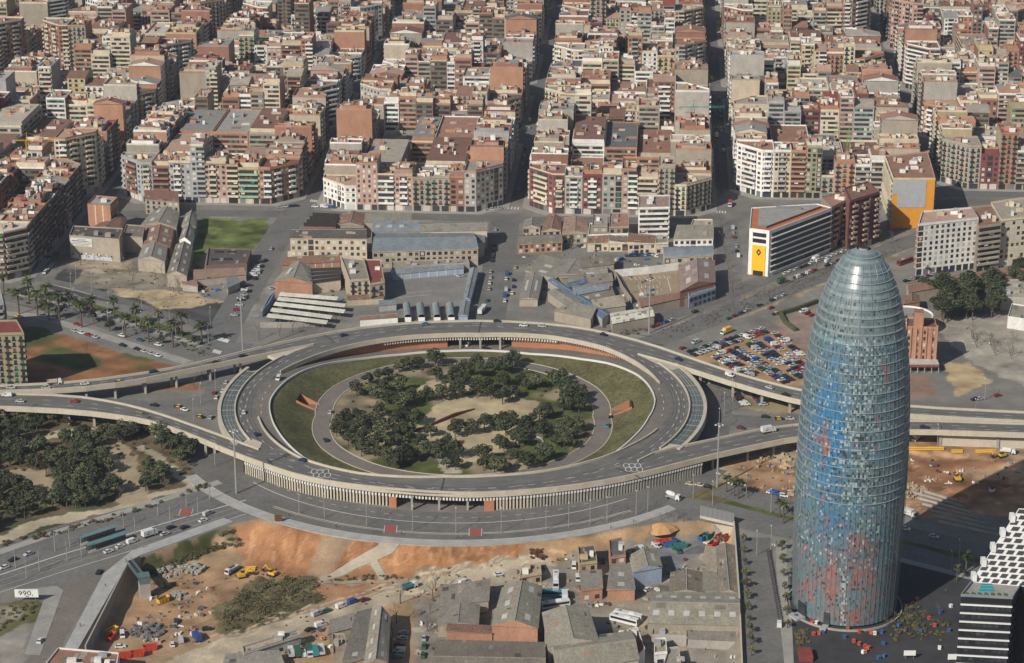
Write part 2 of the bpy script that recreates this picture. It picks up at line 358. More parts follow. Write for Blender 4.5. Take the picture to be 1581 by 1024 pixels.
def dashes(mb, L, m, z, dash=3.0, gap=5.0, wd=.22):
    L = resample(L, 1.0); acc = 0; i = 0; step = 1.0
    while i < len(L) - int(dash) - 1:
        seg = L[i:i + int(dash) + 1]; strip(mb, seg, wd, m, z); i += int(dash + gap)
def pol(r, a, z=None):
    p = (CX + r * cos(R(a)), CY + r * sin(R(a))); return p if z is None else (p[0], p[1], z)
def arc(r, a0, a1, step=2.0):
    n = max(2, int(abs(a1 - a0) / step)); return [pol(r(a0 + (a1 - a0) * i / n) if callable(r) else r, a0 + (a1 - a0) * i / n) for i in range(n + 1)]

# --- roads, pavements
def road(name, L, wd, m=None, z=.03, sm=True):
    RZ[0] += .0042; mb = MB(); strip(mb, smooth(L) if sm else L, wd, m or asphalt, z + RZ[0]); return struct(name, mb)
# road round the viaduct and the big approach at the lower left
mb = MB(); strip(mb, arc(120.5, -168, -28), 27, asphalt, .034); struct('road', mb)
mb = MB(); strip(mb, arc(136.6, -150, -48), 5.2, paving_pale, .12)
strip(mb, arc(134.2, -150, -48), .35, concrete, .13); struct('pavement', mb)
mb = MB(); mb.face([(x, y, .028) for x, y in P0((-60, 925), (-60, 860), (90, 812), (240, 772), (345, 738), (350, 720), (420, 760), (470, 800), (395, 792), (345, 806), (215, 856), (185, 880), (70, 935), (20, 905))], asphalt); struct('road', mb)
mb = MB(); strip(mb, P0((-40, 866), (100, 818), (250, 772), (340, 744)), 4.5, paving, .06); struct('pavement', mb)
mb = MB()
for dy in (0, 9, 18, 27): strip(mb, P0((-40, 901 + dy), (90, 858 + dy), (240, 812 + dy), (380, 772 + dy * .8)), .28 if dy else .5, white_paint if dy in (0, 27) else concrete_grey, .042)
strip(mb, smooth(arc(117.5, -140, -52)), .35, white_paint, .05); strip(mb, arc(127.5, -128, -55), .5, concrete, .05); strip(mb, arc(128.6, -128, -55), .3, concrete, .05)
for a in np.arange(-135, -50, 3.2): strip(mb, arc(112.2, a, a + 1.2, .6), .2, white_paint, .05)
struct('road_marking', mb)
mb = MB()
for x, y in ((287, 791), (603, 817), (734, 822)):
    p = gp(x, y, 0); mb.box((p[0], p[1], .05), (4.6, 7, .012), red_paint, .2 if x < 400 else 0)
    for i in range(6):
        for s in (-1, 1): mb.box((p[0] + s * 2.6, p[1] - 3 + i * 1.2, .05), (.4, .6, .014), white_paint, 0)
struct('crossing', mb)
# ramp down to the lower left with pavement and its wall foot
mb = MB(); mb.face([(x, y, .05) for x, y in P0((70, 935), (100, 905), (205, 850), (158, 888), (100, 985), (80, 1060), (20, 1060), (62, 985), (90, 940))], lane_mat); struct('road', mb)
mb = MB(); mb.prism(P0((100, 1000), (120, 1003), (198, 868), (216, 858), (360, 806), (345, 800), (205, 850), (160, 886)), 0, .16, paving_pale); struct('pavement', mb)
mb = MB(); mb.prism(P0((38, 1010), (62, 1012), (98, 912), (88, 905), (40, 910), (32, 916), (68, 925)), 0, .14, paving); struct('pavement', mb)
# streets of the middle ground
road('street', P0((325, 560), (352, 495), (395, 425), (428, 365), (450, 338), (480, 300)), 17)
road('street', P0((752, 505), (765, 440), (773, 380), (782, 330)), 17)
road('street', P0((-80, 345), (200, 328), (500, 331), (700, 336), (900, 342), (1118, 336)), 13)
road('street', P0((1118, 340), (1128, 400), (1122, 470)), 14)
road('avenue', P0((1000, 530), (1110, 490), (1240, 437), (1390, 378), (1480, 345), (1700, 270)), 15)
road('avenue', P0((950, 515), (1060, 478), (1180, 432), (1300, 385), (1400, 345), (1480, 310)), 12)
road('avenue', P0((-40, 452), (60, 468), (160, 500), (250, 530), (330, 560)), 10)
road('avenue', P0((-40, 415), (100, 437), (200, 468), (300, 500), (345, 517)), 7)
mb = MB(); strip(mb, P0((-40, 480), (60, 488), (150, 516), (290, 560)), 6, paving, .05); strip(mb, P0((60, 432), (160, 458), (260, 488), (330, 512)), 4.5, paving, .05)
strip(mb, P0((20, 455), (130, 478), (230, 508), (310, 535)), 4, paving, .045); struct('pavement', mb)
mb = MB(); strip(mb, P0((10, 448), (110, 464), (220, 495), (300, 522)), 6, lawn_mat, .036); strip(mb, P0((30, 468), (120, 490), (220, 519), (320, 550)), 5, lawn_mat, .036); struct('lawn', mb)
road('street', P0((330, 640), (335, 610), (345, 570), (372, 530)), 13); road('street', P0((150, 622), (240, 628), (330, 618), (420, 590)), 12)
road('street', P0((1090, 560), (1110, 610), (1110, 650), (1095, 700), (1060, 740)), 12, z=.026)
road('street', P0((1060, 645), (1140, 650), (1250, 655), (1350, 655)), 14, z=.022)
road('avenue', P0((1030, 780), (1110, 792), (1240, 820), (1400, 848), (1600, 900), (1800, 960)), 20)
road('avenue', P0((1110, 755), (1240, 790), (1420, 830), (1620, 880)), 15, z=.026)
road('street', P0((1165, 830), (1168, 900), (1178, 980), (1186, 1080)), 14)
mb = MB(); strip(mb, P0((1145, 835), (1152, 920), (1160, 1000), (1166, 1080)), 4.5, paving, .08); strip(mb, P0((1206, 845), (1208, 900), (1214, 970), (1218, 1080)), 4.5, paving, .08)
strip(mb, P0((1120, 775), (1240, 806), (1420, 843), (1600, 890)), 3.5, lawn_mat, .09); strip(mb, P0((1380, 862), (1490, 890), (1600, 915)), 4, paving, .1); struct('pavement', mb)
mb = MB(); dashes(mb, P0((1174, 845), (1177, 920), (1186, 1010), (1192, 1070)), white_paint, .06, 20, 1, .3)
for i in range(12): mb.box((*gp(1152 + i * 4, 832 + i * .9), .05), (.6, 2.2, .012), white_paint)
for i in range(10): mb.box((*gp(1154 + i * 4, 839 + i * .9), .05), (.6, 1.0, .012), white_paint)
for (ax, ay, bx, by, n) in ((337, 523, 352, 527, 9), (760, 320, 800, 322, 9), (500, 312, 480, 310, 8), (1085, 325, 1120, 328, 9), (1085, 196, 1118, 196, 8), (1390, 437, 1440, 425, 0), (330, 542, 345, 546, 7)):
    for i in range(n):
        t = i / max(1, n - 1); q = gp(ax + (bx - ax) * t, ay + (by - ay) * t); mb.box((q[0], q[1], .05), (.7, 4.5, .012), white_paint, -.1)
struct('road_marking', mb)
# court markings of the two small car parks
mb = MB(); mb.face([(x, y, .03) for x, y in P0((606, 425), (722, 415), (722, 462), (612, 476))], mat('yard_grey', (.2, .19, .175), .9, .22, .08)); mb.face([(x, y, .03) for x, y in P0((955, 425), (1046, 418), (1050, 455), (985, 470))], mat('yard_tan', (.3, .235, .16), .9, .2, .1)); struct('yard', mb)
mb = MB()
for i in range(9): strip(mb, P0((972 + i * 7.5, 429 - i * .4), (975 + i * 7.5, 433 - i * .4)), .3, white_paint, .05)
for i in range(11): strip(mb, P0((990 + (i % 6) * 6, 441 + (i // 6) * 9), (990 + (i % 6) * 6 + 1, 445 + (i // 6) * 9)), .3, white_paint, .05)
strip(mb, P0((984, 437), (1018, 434), (1022, 448), (990, 453), (984, 437)), .25, white_paint, .05)
strip(mb, P0((960, 430), (975, 464)), .35, white_paint, .05); strip(mb, P0((1030, 428), (1036, 450)), .35, white_paint, .05)
for i in range(6): strip(mb, P0((612, 460 - i * 2), (666, 455 - i * 2)), .2, white_paint, .05) if i % 3 == 0 else None
struct('parking_marking', mb)
# ------------------------------------------------------------------ the elevated roundabout
ZD = 8.0
_ra = [0, 15, 45, 63, 86, 100, 115, 133, 145, 157, 180]; _rr = [96.6, 95.5, 97.5, 95, 88.3, 88.5, 90.3, 92.3, 93.3, 95.4, 96.6]
def r_in(a): a %= 180; return float(np.interp(a, _ra, _rr))
def lane_z(a):
    a %= 180; return float(np.interp(a, [0, 12, 22, 35, 50, 68, 112, 125, 140, 152, 165, 180], [8, 8, 7.2, 5, 2.2, .3, .3, 1.6, 4.4, 6.6, 8, 8]))
def r_kerb(a): a %= 180; return float(np.interp(a, [0, 12, 40, 70, 96, 125, 140, 166, 180], [90, 90, 91, 87, 85.5, 87, 88, 88.5, 90]))
def lane_out(a): return r_in(a) + (0 if lane_z(a) > 6.4 else 5)
def wall_along(mb, L, z0, z1, th, m, side=0, closed=False):
    """solid wall along world polyline; z0,z1 numbers or functions of index"""
    n = len(L); A = []; Bp = []
    for i in range(n):
        a = L[max(0, i - 1)]; b = L[min(n - 1, i + 1)]; dx, dy = b[0] - a[0], b[1] - a[1]; l = math.hypot(dx, dy) or 1
        nx_, ny_ = -dy / l, dx / l
        A.append((L[i][0] + nx_ * th * (.5 + side), L[i][1] + ny_ * th * (.5 + side))); Bp.append((L[i][0] - nx_ * th * (.5 - side), L[i][1] - ny_ * th * (.5 - side)))
    f0 = z0 if callable(z0) else (lambda i: z0); f1 = z1 if callable(z1) else (lambda i: z1)
    k = len(mb.v)
    for i in range(n): mb.v += [(*A[i], f0(i)), (*A[i], f1(i)), (*Bp[i], f1(i)), (*Bp[i], f0(i))]
    for i in range(n - 1):
        a = k + 4 * i; b = a + 4
        for q in ((0, 1), (1, 2), (2, 3), (3, 0)): mb.f.append((a + q[0], a + q[1], b + q[1], b + q[0])); mb.m.append(m)
    mb.f.append((k, k + 3, k + 2, k + 1)); mb.m.append(m); e = k + 4 * (n - 1); mb.f.append((e, e + 1, e + 2, e + 3)); mb.m.append(m)
def PD(*pts): return [gp(x, y, ZD) for x, y in pts]
rv = thing('ring_viaduct', 'elevated circular concrete road carried on ribbed walls round the wooded park', 'viaduct', (CX, CY, 0))
def band(mb, f0, f1, a0, a1, z, m, step=2.0):
    n = max(2, int(abs(a1 - a0) / step)); A = [a0 + (a1 - a0) * i / n for i in range(n + 1)]
    zf = z if callable(z) else (lambda a: z); g0 = f0 if callable(f0) else (lambda a: f0); g1 = f1 if callable(f1) else (lambda a: f1)
    for a, b in zip(A[:-1], A[1:]): mb.face([pol(g0(a), a, zf(a)), pol(g1(a), a, zf(a)), pol(g1(b), b, zf(b)), pol(g0(b), b, zf(b))], m)
mb = MB(); band(mb, r_in, 105.5, 0, 360, ZD, deck_mat)
for a, b in zip(range(0, 360, 2), range(2, 362, 2)):
    mb.face([pol(105.5, a, 6.7), pol(r_in(a), a, 6.7), pol(r_in(b), b, 6.7), pol(105.5, b, 6.7)], concrete_grey)
mb.build('deck', rv)
mb = MB(); band(mb, r_kerb, lane_out, 0, 360, lambda a: lane_z(a) + .01, lane_mat)
mb.build('service_lane', rv)
for a0, a1 in ((13, 158), (193, 338)):
    mb = MB(); L = arc(r_in, a0, a1); wall_along(mb, L, 6.6, ZD + .95, .6, concrete); mb.build('parapet', rv)
n_ = 180; Ak = [i * 2 for i in range(n_ + 1)]
mb = MB(); wall_along(mb, [pol(r_kerb(a) - .3, a) for a in Ak], lambda i: lane_z(Ak[i]) - .6, lambda i: lane_z(Ak[i]) + .7, .5, white_paint); mb.build('kerb_wall', rv)
for a0, a1 in ((147, 207), (-33, 27)):
    mb = MB(); wall_along(mb, arc(105.6, a0, a1), 6.6, ZD + .95, .6, concrete); mb.build('parapet', rv)
mb = MB()
for r, a0, a1 in ((100.8, 0, 360), (103.2, -35, 28), (103.2, 150, 205), (93.6, -12, 12), (93.6, 168, 192)): dashes(mb, arc(r, a0, a1, .55), white_paint, ZD + .03, 3, 6, .22)
mb.build('lane_marking', rv)
mb = MB(); trk = mat('tyre_worn_asphalt', (.105, .1, .095), .85, .3, .2)
for r in (98.2, 99.6, 101.7, 103.1): strip(mb, arc(r, 0, 360, 1.5), .55, trk, ZD + .012)
for k in range(26):
    a = k * 13.7; r = 97 + (k * 3.1) % 7; strip(mb, arc(r, a, a + 1.5 + (k % 4), .5), 1.2 + (k % 3), trk if k % 2 else lane_mat, ZD + .008)
mb.build('worn_patch', rv)
# glazed canopies on the two flanks
for a0, a1 in ((160, 206), (-29, 23)):
    mb = MB(); band(mb, 106.1, 111.9, a0, a1, 7.9, glass_roof); g = mb.build('glass_canopy', rv)
    mb = MB()
    n = int((a1 - a0) / 3.2)
    for i in range(n + 1):
        a = a0 + (a1 - a0) * i / n; mb.bar(pol(106, a, 7.95), pol(112, a, 7.95), .09 if i % 4 else .2, concrete_grey)
    for r in (107.6, 109.1, 110.5): wall_along(mb, arc(r, a0, a1), 7.88, 8.12, .2 if r == 109.1 else .1, concrete_grey)
    mb.build('canopy_frame', rv)
    mb = MB(); wall_along(mb, arc(112.8, a0 - 2, a1 + 2), 5.2, 8.5, 1.6, concrete); mb.build('canopy_edge_beam', rv)
    mb = MB(); wall_along(mb, arc(107.5, a0, a1), 0, 6.6, .6, concrete_grey); mb.build('retaining_wall', rv)
# brick wall under the far side of the deck, with its opening on columns
for a0, a1 in ((28, 76), (96, 152)):
    mb = MB(); Lw = arc(lambda a: r_in(a) + 3.2, a0, a1); wall_along(mb, Lw, 0, 6.65, .6, brick_wall); mb.build('brick_wall', rv)
    mb = MB()
    for a in np.arange(a0 + 2, a1 - 8, .9): 
        p = pol(r_in(a) + 1.6, a); mb.box((p[0], p[1], 5.5), (.5, 2.2, 1.15), concrete_grey, R(a - 90), bottom=True)
    mb.build('bracket_row', rv)
mb = MB()
for a in np.arange(62, 117, .85):
    p = pol(r_in(a) + .7, a); mb.box((p[0], p[1], 4.9), (.62, .5, 1.75), white_paint, R(a - 90), bottom=True)
mb.build('rib_screen', rv)
mb = MB(); wall_along(mb, arc(103.8, 72, 100), 0, 6.6, .5, recess_shade); mb.build('back_wall', rv)  # dark wall paints the shade under the far deck
for a in (79, 85.5, 92):
    for rr in (89.6, 98): mb = MB(); p = pol(rr, a); mb.box((p[0], p[1], .02), (1.0, 1.0, 6.6), concrete_grey, R(a)); mb.build('column', rv)
# ------------- the two carriageways that run on to the ring
def pairs(Lo, Li, n=90):
    def rsm(L):
        d = [0]; 
        for a, b in zip(L[:-1], L[1:]): d.append(d[-1] + math.hypot(b[0] - a[0], b[1] - a[1]))
        s = np.linspace(0, d[-1], n); return list(zip(np.interp(s, d, [p[0] for p in L]), np.interp(s, d, [p[1] for p in L])))
    return rsm(Lo), rsm(Li)
T_out = smooth(PD((-90, 600), (0, 597), (125, 591), (250, 573), (330, 556), (400, 538), (500, 516), (580, 504), (660, 498), (760, 496), (860, 502), (930, 513), (1000, 531), (1075, 557), (1150, 582), (1240, 605), (1330, 620), (1405, 629), (1581, 638), (1700, 643)), 1)
T_a = smooth(PD((-90, 607), (0, 605), (110, 602), (200, 591), (300, 570), (400, 550), (484, 533)), 1); T_b = smooth(PD((985, 548), (1050, 566), (1150, 598), (1240, 622), (1330, 636), (1405, 642), (1581, 652), (1700, 656)), 1)
B_out = smooth(PD((-90, 628), (0, 629), (120, 635), (200, 645), (240, 653), (300, 674), (360, 700), (420, 722), (460, 735), (520, 747), (600, 756), (670, 761), (730, 763), (800, 760), (880, 752), (950, 741), (1010, 727), (1060, 714), (1120, 699), (1240, 674), (1330, 668), (1402, 665), (1581, 671), (1700, 674)), 1)
B_a = smooth(PD((-90, 608), (0, 609), (109, 612), (178, 622), (241, 638), (317, 665), (400, 695)), 1); B_b = smooth(PD((985, 713), (1018, 697), (1105, 679), (1200, 659), (1300, 653), (1403, 650), (1581, 656), (1700, 659)), 1)
def ang(p): return math.degrees(math.atan2(p[1] - CY, p[0] - CX))
def flyover(name, label, Lo, La, Lb, rmid):
    root = thing(name, label, 'flyover', (Lo[len(Lo) // 2][0], Lo[len(Lo) // 2][1], 0))
    a0, a1 = ang(La[-1]), ang(Lb[0]); mid = arc(rmid, a0, a1)
    Li = La + mid[1:-1] + Lb; po, pi_ = pairs(Lo, Li)
    mb = MB()
    for i in range(len(po) - 1):
        q = [(*po[i], ZD + .015), (*po[i + 1], ZD + .015), (*pi_[i + 1], ZD + .015), (*pi_[i], ZD + .015)]
        if (q[1][0] - q[0][0]) * (q[3][1] - q[0][1]) - (q[1][1] - q[0][1]) * (q[3][0] - q[0][0]) < 0: q = q[::-1]
        mb.face(q, deck_mat); mb.face([(x, y, 6.6) for x, y, z in q[::-1]], concrete_grey)
    mb.build('deck', root)
    for L in (Lo, La, Lb):
        mb = MB(); wall_along(mb, resample(L, 6), 6.35, ZD + .9, .7, concrete); mb.build('parapet', root)
    mb = MB()
    for t in (.36, .68) if rmid < 100 else (.33, .66):
        dashes(mb, [(a[0] * (1 - t) + b[0] * t, a[1] * (1 - t) + b[1] * t) for a, b in zip(po, pi_)], white_paint, ZD + .03, 3, 8, .2)
    strip(mb, [(a[0] * .93 + b[0] * .07, a[1] * .93 + b[1] * .07) for a, b in zip(po, pi_)], .2, white_paint, ZD + .03)
    mb.build('lane_marking', root)
    mb = MB()
    for t in (.14, .24, .44, .54, .77, .87): strip(mb, [(a[0] * (1 - t) + b[0] * t, a[1] * (1 - t) + b[1] * t) for a, b in zip(po, pi_)], .55, trk, ZD + .022)
    mb.build('tyre_track', root)
    for L, off in ((La, 1), (Lb, -1)):
        for k, p in enumerate(resample(L, 24)):
            j = min(range(len(po)), key=lambda i: (po[i][0] - p[0]) ** 2 + (po[i][1] - p[1]) ** 2); q = po[j]
            if math.hypot(p[0] - CX, p[1] - CY) < 116: continue
            for t in (.25, .75):
                mb = MB(); mb.box((p[0] * (1 - t) + q[0] * t, p[1] * (1 - t) + q[1] * t, .0), (1.1, 1.6, 6.6), concrete_grey); mb.build('pier', root)
    return root, po, pi_
fl1, _, _ = flyover('flyover', 'elevated carriageway passing along the far edge of the roundabout', T_out, T_a, T_b, 98.5)
fl2, bo, bi = flyover('flyover', 'elevated carriageway passing along the near edge of the roundabout above ribbed wall', B_out, B_a, B_b, 97.5)
# joints and arrows on the decks
mb = MB()
for x0_, y0_, x1_, y1_ in ((500, 517, 518, 530), (743, 497, 739, 514), (686, 738, 681, 760), (412, 708, 424, 722), (975, 515, 1005, 520), (950, 722, 985, 736)):
    a, b = gp(x0_, y0_, ZD), gp(x1_, y1_, ZD); strip(mb, [a, b], .7, asphalt_dark, ZD + .035)
mb.build('expansion_joint', fl2)
mb = MB()
for cx_, cy_ in ((494, 731), (976, 722)):   # the ringed speed numbers painted on the deck
    for i in range(3):
        for j in range(2):
            c = gp(cx_ - 9 + i * 9 + j * 3, cy_ - 3 + j * 6, ZD); n = 12
            L = [(c[0] + 1.25 * cos(2 * pi * k / n), c[1] + 2.6 * sin(2 * pi * k / n)) for k in range(n + 1)]; strip(mb, L, .3, white_paint, ZD + .04)
mb.build('road_number', fl2)
# ribbed outer wall below the near deck
def along(L, x0_, x1_): return [p for p in resample(L, 1.35) if x0_ <= pj(p[0], p[1], ZD)[0] <= x1_]
fins = MB(); NRIB = 0
seg = along(B_out, 372, 1092)
for i in range(1, len(seg) - 1):
    p = seg[i]; d = (seg[i + 1][0] - seg[i - 1][0], seg[i + 1][1] - seg[i - 1][1]); l = math.hypot(*d); nx_, ny_ = -d[1] / l, d[0] / l; rz = math.atan2(d[1], d[0])
    px = pj(p[0], p[1], 0)[0]
    low = 4.9 if 612 < px < 748 else 0
    c = (p[0] + nx_ * .55, p[1] + ny_ * .55)
    own = 395 < px < 760 and NRIB < 100
    fm = MB() if own else fins; fm.box((c[0], c[1], low), (.72, .6, 6.3 - low), concrete if px < 820 else concrete_grey, rz, bottom=True)
    fm.box((p[0] + nx_ * .4, p[1] + ny_ * .4, 4.7), (.8, 1.0, 1.0), white_paint, rz, bottom=True)
    if own: NRIB += 1; fm.build('rib', rv)
fins.build('rib_row', rv)['kind'] = 'stuff'
for x0_, x1_ in ((372, 604), (756, 1092)):
    L = [(p[0] + .0, p[1] + 1.5) for p in along(B_out, x0_, x1_)]
    mb = MB(); wall_along(mb, L[::3] + L[-1:], 0, 6.4, .4, recess_shade); mb.build('back_wall', rv)  # dark sheet puts the shade of the gap behind the ribs into colour
for x0_, x1_ in ((596, 613), (747, 765)):
    L = along(B_out, x0_, x1_); mb = MB(); wall_along(mb, [L[0], L[-1]], 0, 4.7, 1.2, brick_wall); mb.build('brick_pier', rv)
mb = MB(); L = [(p[0], p[1] + 13) for p in along(B_out, 590, 770)]; wall_along(mb, L[::4], 0, 6.4, .4, recess_shade); mb.build('back_wall', rv)  # dark sheet gives the opening its shaded depth by colour
for x in (636, 678, 722):
    c = gp(x, 789, 0); mb = MB(); mb.box((c[0], c[1] + 1.0, .02), (.9, .9, 6.4), concrete_grey); mb.build('column', rv)
# wedges between ring and carriageways
for pts in (((413, 549), (484, 533), (456, 543), (430, 556)), ((985, 548), (1052, 568), (1040, 571), (1015, 562)), ((400, 695), (372, 686), (385, 676), (405, 684)), ((985, 713), (1018, 697), (1062, 689), (1035, 686))):
    mb = MB(); mb.prism(PD(*pts)[::-1] if True else 0, 6.7, ZD + .2, concrete, bottom=False); mb.build('traffic_island', rv)
# grass bank, loop road, park ring
def r_loop(a): return float(np.interp(a % 180, [0, 30, 60, 90, 120, 150, 180], [69, 73.5, 76, 76.5, 75.5, 73.5, 69]))
def r_park(a): return r_loop(a) - 8.3
mb = MB(); mb.smooth = True
NRD = 8
for i in range(180):
    a, b = i * 2, i * 2 + 2
    for j in range(NRD):
        if (168 <= a < 174 or 0 <= a < 6) and j < 4: continue
        def q(a_, t):
            r0, r1 = r_loop(a_), r_kerb(a_) - .5; s = t * t * (3 - 2 * t) * .4 + t * .6; return pol(r0 + (r1 - r0) * t, a_, .06 + (max(0, lane_z(a_) - .3)) * s)
        mb.face([q(a, j / NRD), q(a, (j + 1) / NRD), q(b, (j + 1) / NRD), q(b, j / NRD)], grass_mat)
struct('grass_bank', mb)
mb = MB(); band(mb, r_park, r_loop, 0, 360, .05, lane_mat); struct('loop_road', mb)
mb = MB(); wall_along(mb, [pol(r_loop(a), a) for a in range(0, 362, 2)], 0, .25, .4, concrete); wall_along(mb, [pol(r_park(a), a) for a in range(0, 362, 2)], 0, .25, .4, concrete); struct('kerb', mb)
for ac, lb in ((171, 'brick lined tunnel mouth cut into the grass bank on the palm avenue side'), (3, 'brick lined tunnel mouth cut into the grass bank on the tower side')):
    t = thing('tunnel_entrance', lb, 'tunnel', pol(76, ac, 0))
    for s in (-3, 3):
        mb = MB(); L = [pol(r, ac + s) for r in (69.5, 73, 76, 79)]; zz = [.4, 2.0, 3.4, 5.0]; wall_along(mb, L, 0, lambda i: zz[i], .5, brick_wall); mb.build('wing_wall', t)
    mb = MB(); wall_along(mb, [pol(79, ac - 3), pol(79, ac + 3)], 0, 5.1, .6, recess_shade); mb.build('portal', t)  # dark end wall paints the shade inside the tunnel
    mb = MB(); mb.face([pol(69, ac - 3, .07), pol(79, ac - 3, .07), pol(79, ac + 3, .07), pol(69, ac + 3, .07)], lane_mat); mb.build('floor', t)
# long rust coloured steel wall lying in the park
t = MB(); a, b = gp(640, 667, 0), gp(733, 632, 0)
L = [(a[0] + (b[0] - a[0]) * k / 6 + sin(k) * .2, a[1] + (b[1] - a[1]) * k / 6) for k in range(7)]
wall_along(t, L, 0, lambda i: .8 + .25 * i if i < 4 else 1.8 - (i - 4) * .7, .8, rust)
tag(t.build('steel_sculpture', None, (a[0], a[1], 0)), 'long low rust brown steel wall lying across the sandy park clearing', 'sculpture')
mb = MB(); L = [gp(x, y) for x, y in ((822, 672), (836, 678), (842, 690))]; wall_along(mb, L, 0, .6, .5, paving_pale); tag(mb.build('low_wall', None, (L[0][0], L[0][1], 0)), 'pale bent low wall among the park trees on the tower side', 'wall')
# retaining wall under the near carriageway on the far side of the tower
mb = MB(); L = [gp(x, y, 0) for x, y in ((1452, 688), (1520, 690), (1581, 692), (1700, 697))]; wall_along(mb, L, 0, 6.2, .8, concrete); tag(mb.build('retaining_wall', None, (L[0][0], L[0][1], 0)), 'pale concrete retaining wall below the carriageway behind the tower', 'wall')
# wall of the ramp at the lower left
mb = MB(); Lr = P0((132, 1000), (198, 870), (216, 861)); wall_along(mb, resample(Lr, 4), -6.2, 1.0, .6, concrete_grey); tag(mb.build('retaining_wall', None, (*Lr[0], 0)), 'tall grey stone retaining wall of the ramp above the scrap yard', 'wall')
# street wall of the workshop yards, with corrugated hoarding on top
mb = MB(); Lr = P0((1133, 812), (1141, 920), (1146, 1040)); wall_along(mb, resample(Lr, 6), -6.2, 2.2, .5, concrete); tag(mb.build('yard_wall', None, (*Lr[0], 0)), 'long pale yard wall beside the street with parked motorbikes', 'wall')
t = thing('hoarding', 'grey corrugated hoarding above the coloured skips at the yard corner', 'hoarding', (*gp(1080, 802), 0))
mb = MB(); La = [gp(1081, 800), gp(1133, 812)]; n = 14
for i in range(n):
    p = [La[0][k] + (La[1][k] - La[0][k]) * (i + .5) / n for k in (0, 1)]; mb.box((p[0], p[1] + (.15 if i % 2 else 0), 1.2), (1.25, .12, 4.6), metal_grey, math.atan2(La[1][1] - La[0][1], La[1][0] - La[0][0]), bottom=True)
mb.build('sheet_panel', t); mb = MB(); wall_along(mb, La, -6, 1.2, .6, concrete); mb.build('base_wall', t)
# outer railing strip of the pavement at the brow of the bank
mb = MB(); wall_along(mb, arc(139.5, -147, -52), -1.5, .25, .5, concrete_grey); struct('kerb', mb)

# ------------------------------------------------------------------ the bullet shaped tower
TX, TY = gp(1303, 934); THH = 146.0
tw = thing('bullet_tower', 'tall bullet shaped glass tower in mottled blue, grey and red', 'tower', (TX, TY, 0))
def tr(z):
    return float(np.interp(z, [0, 10, 25, 42, 58, 75, 90, 100, 108, 116, 123, 129, 134, 138, 141.5, 144, 145.5, 146], [19.7, 20.0, 20.4, 20.7, 20.8, 20.5, 19.8, 19.0, 18.1, 16.9, 15.3, 13.6, 11.8, 9.9, 7.9, 5.8, 3.9, 2.6]))
NAZ, NROW = 176, 140
rt = np.random.RandomState(11)
hs = [1.0]; 
while hs[-1] < THH - .5: hs.append(hs[-1] + (1.02 if hs[-1] < 122 else 1.15 if hs[-1] < 134 else .9))
hs[-1] = THH
nrow = len(hs) - 1
gA = rt.randn(nrow, NAZ); gB = blur(rt.randn(nrow, NAZ), 14); gB /= gB.std(); gC = blur(rt.randn(nrow, NAZ), 5); gC /= gC.std()
view = math.degrees(math.atan2(-TY, -TX))
V, F, C, RG = [], [], [], []
def lerp(a, b, t): t = min(1, max(0, t)); return [x + (y - x) * t for x, y in zip(a, b)]
for i in range(nrow):
    za, zb = hs[i], hs[i + 1]; zm = (za + zb) / 2
    for j in range(NAZ):
        a, b = 2 * pi * j / NAZ, 2 * pi * (j + 1) / NAZ
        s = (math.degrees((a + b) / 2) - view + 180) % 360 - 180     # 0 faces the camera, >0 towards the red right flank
        k = len(V); jit = .0
        for t_, z_ in ((a, za), (b, za), (b, zb), (a, zb)): V.append((tr(z_) * cos(t_), tr(z_) * sin(t_), z_))
        F.append((k, k + 1, k + 2, k + 3))
        g1, g2, g3 = gA[i, j], gB[i, j], gC[i, j]
        base = (.13, .175, .185); blue = (.035, .165, .32); teal = (.1, .175, .205); red = (.27, .12, .095); pale = (.29, .35, .365)
        c = lerp(base, teal, .5 + .4 * g2)
        bl = math.exp(-((zm - 80) / 24) ** 2) * math.exp(-((s + 28) / 24) ** 2) * 1.25 + .35 * math.exp(-((zm - 45) / 14) ** 2) * math.exp(-((s + 8) / 30) ** 2)
        c = lerp(c, blue, bl + .16 * g3)
        rd = 1.15 * math.exp(-((zm - 15) / 17) ** 2 - ((s + 8) / 55) ** 2) + 1.0 * math.exp(-((zm - 38) / 13) ** 2 - ((s - 16) / 15) ** 2) + 1.7 * math.exp(-((zm - 75) / 6.5) ** 2 - ((s + 32) / 9) ** 2) + .9 * math.exp(-((zm - 104) / 6) ** 2 - ((s - 38) / 10) ** 2)
        c = lerp(c, red, rd * .72 + .28 * g3 - .26)
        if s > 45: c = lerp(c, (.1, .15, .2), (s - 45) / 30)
        rr = rt.rand(); ctr = math.exp(-((s - 4 - (60 - zm) * -.12) / 17) ** 2)
        if 24 < zm < 116:
            if rr < .1 + .38 * ctr * (zm > 52): c = pale if rt.rand() < .6 else (.045, .06, .068)
            elif rr > .9: c = (.07, .1, .11)
        elif zm <= 24:
            if abs(s + 1 + (i // 3 % 3)) < 3 and rr < .55: c = pale
            elif rr > .93: c = (.06, .06, .065)
        else:
            c = lerp((.1, .14, .15), (.15, .19, .2), .5 + .4 * g3)
            if rr > .86 and zm < 130: c = (.03, .045, .05)
        if zm > 112 and i % 3 == 0: c = lerp(c, (.25, .3, .3), .5)
        f = 1 + .1 * g1; C.append([max(.008, x * f) for x in c] + [1]); RG.append(.16 if rt.rand() < .35 else .38)
me = bpy.data.meshes.new('facade_panels'); me.from_pydata(V, [], F)
ca = me.color_attributes.new('panel', 'FLOAT_COLOR', 'CORNER'); ca.data.foreach_set('color', np.repeat(np.array(C, np.float32), 4, 0).ravel())
tm = flat('tower_panels', (1, 1, 1), .32, 0, .55, coat=.55); _N = tm.node_tree.nodes
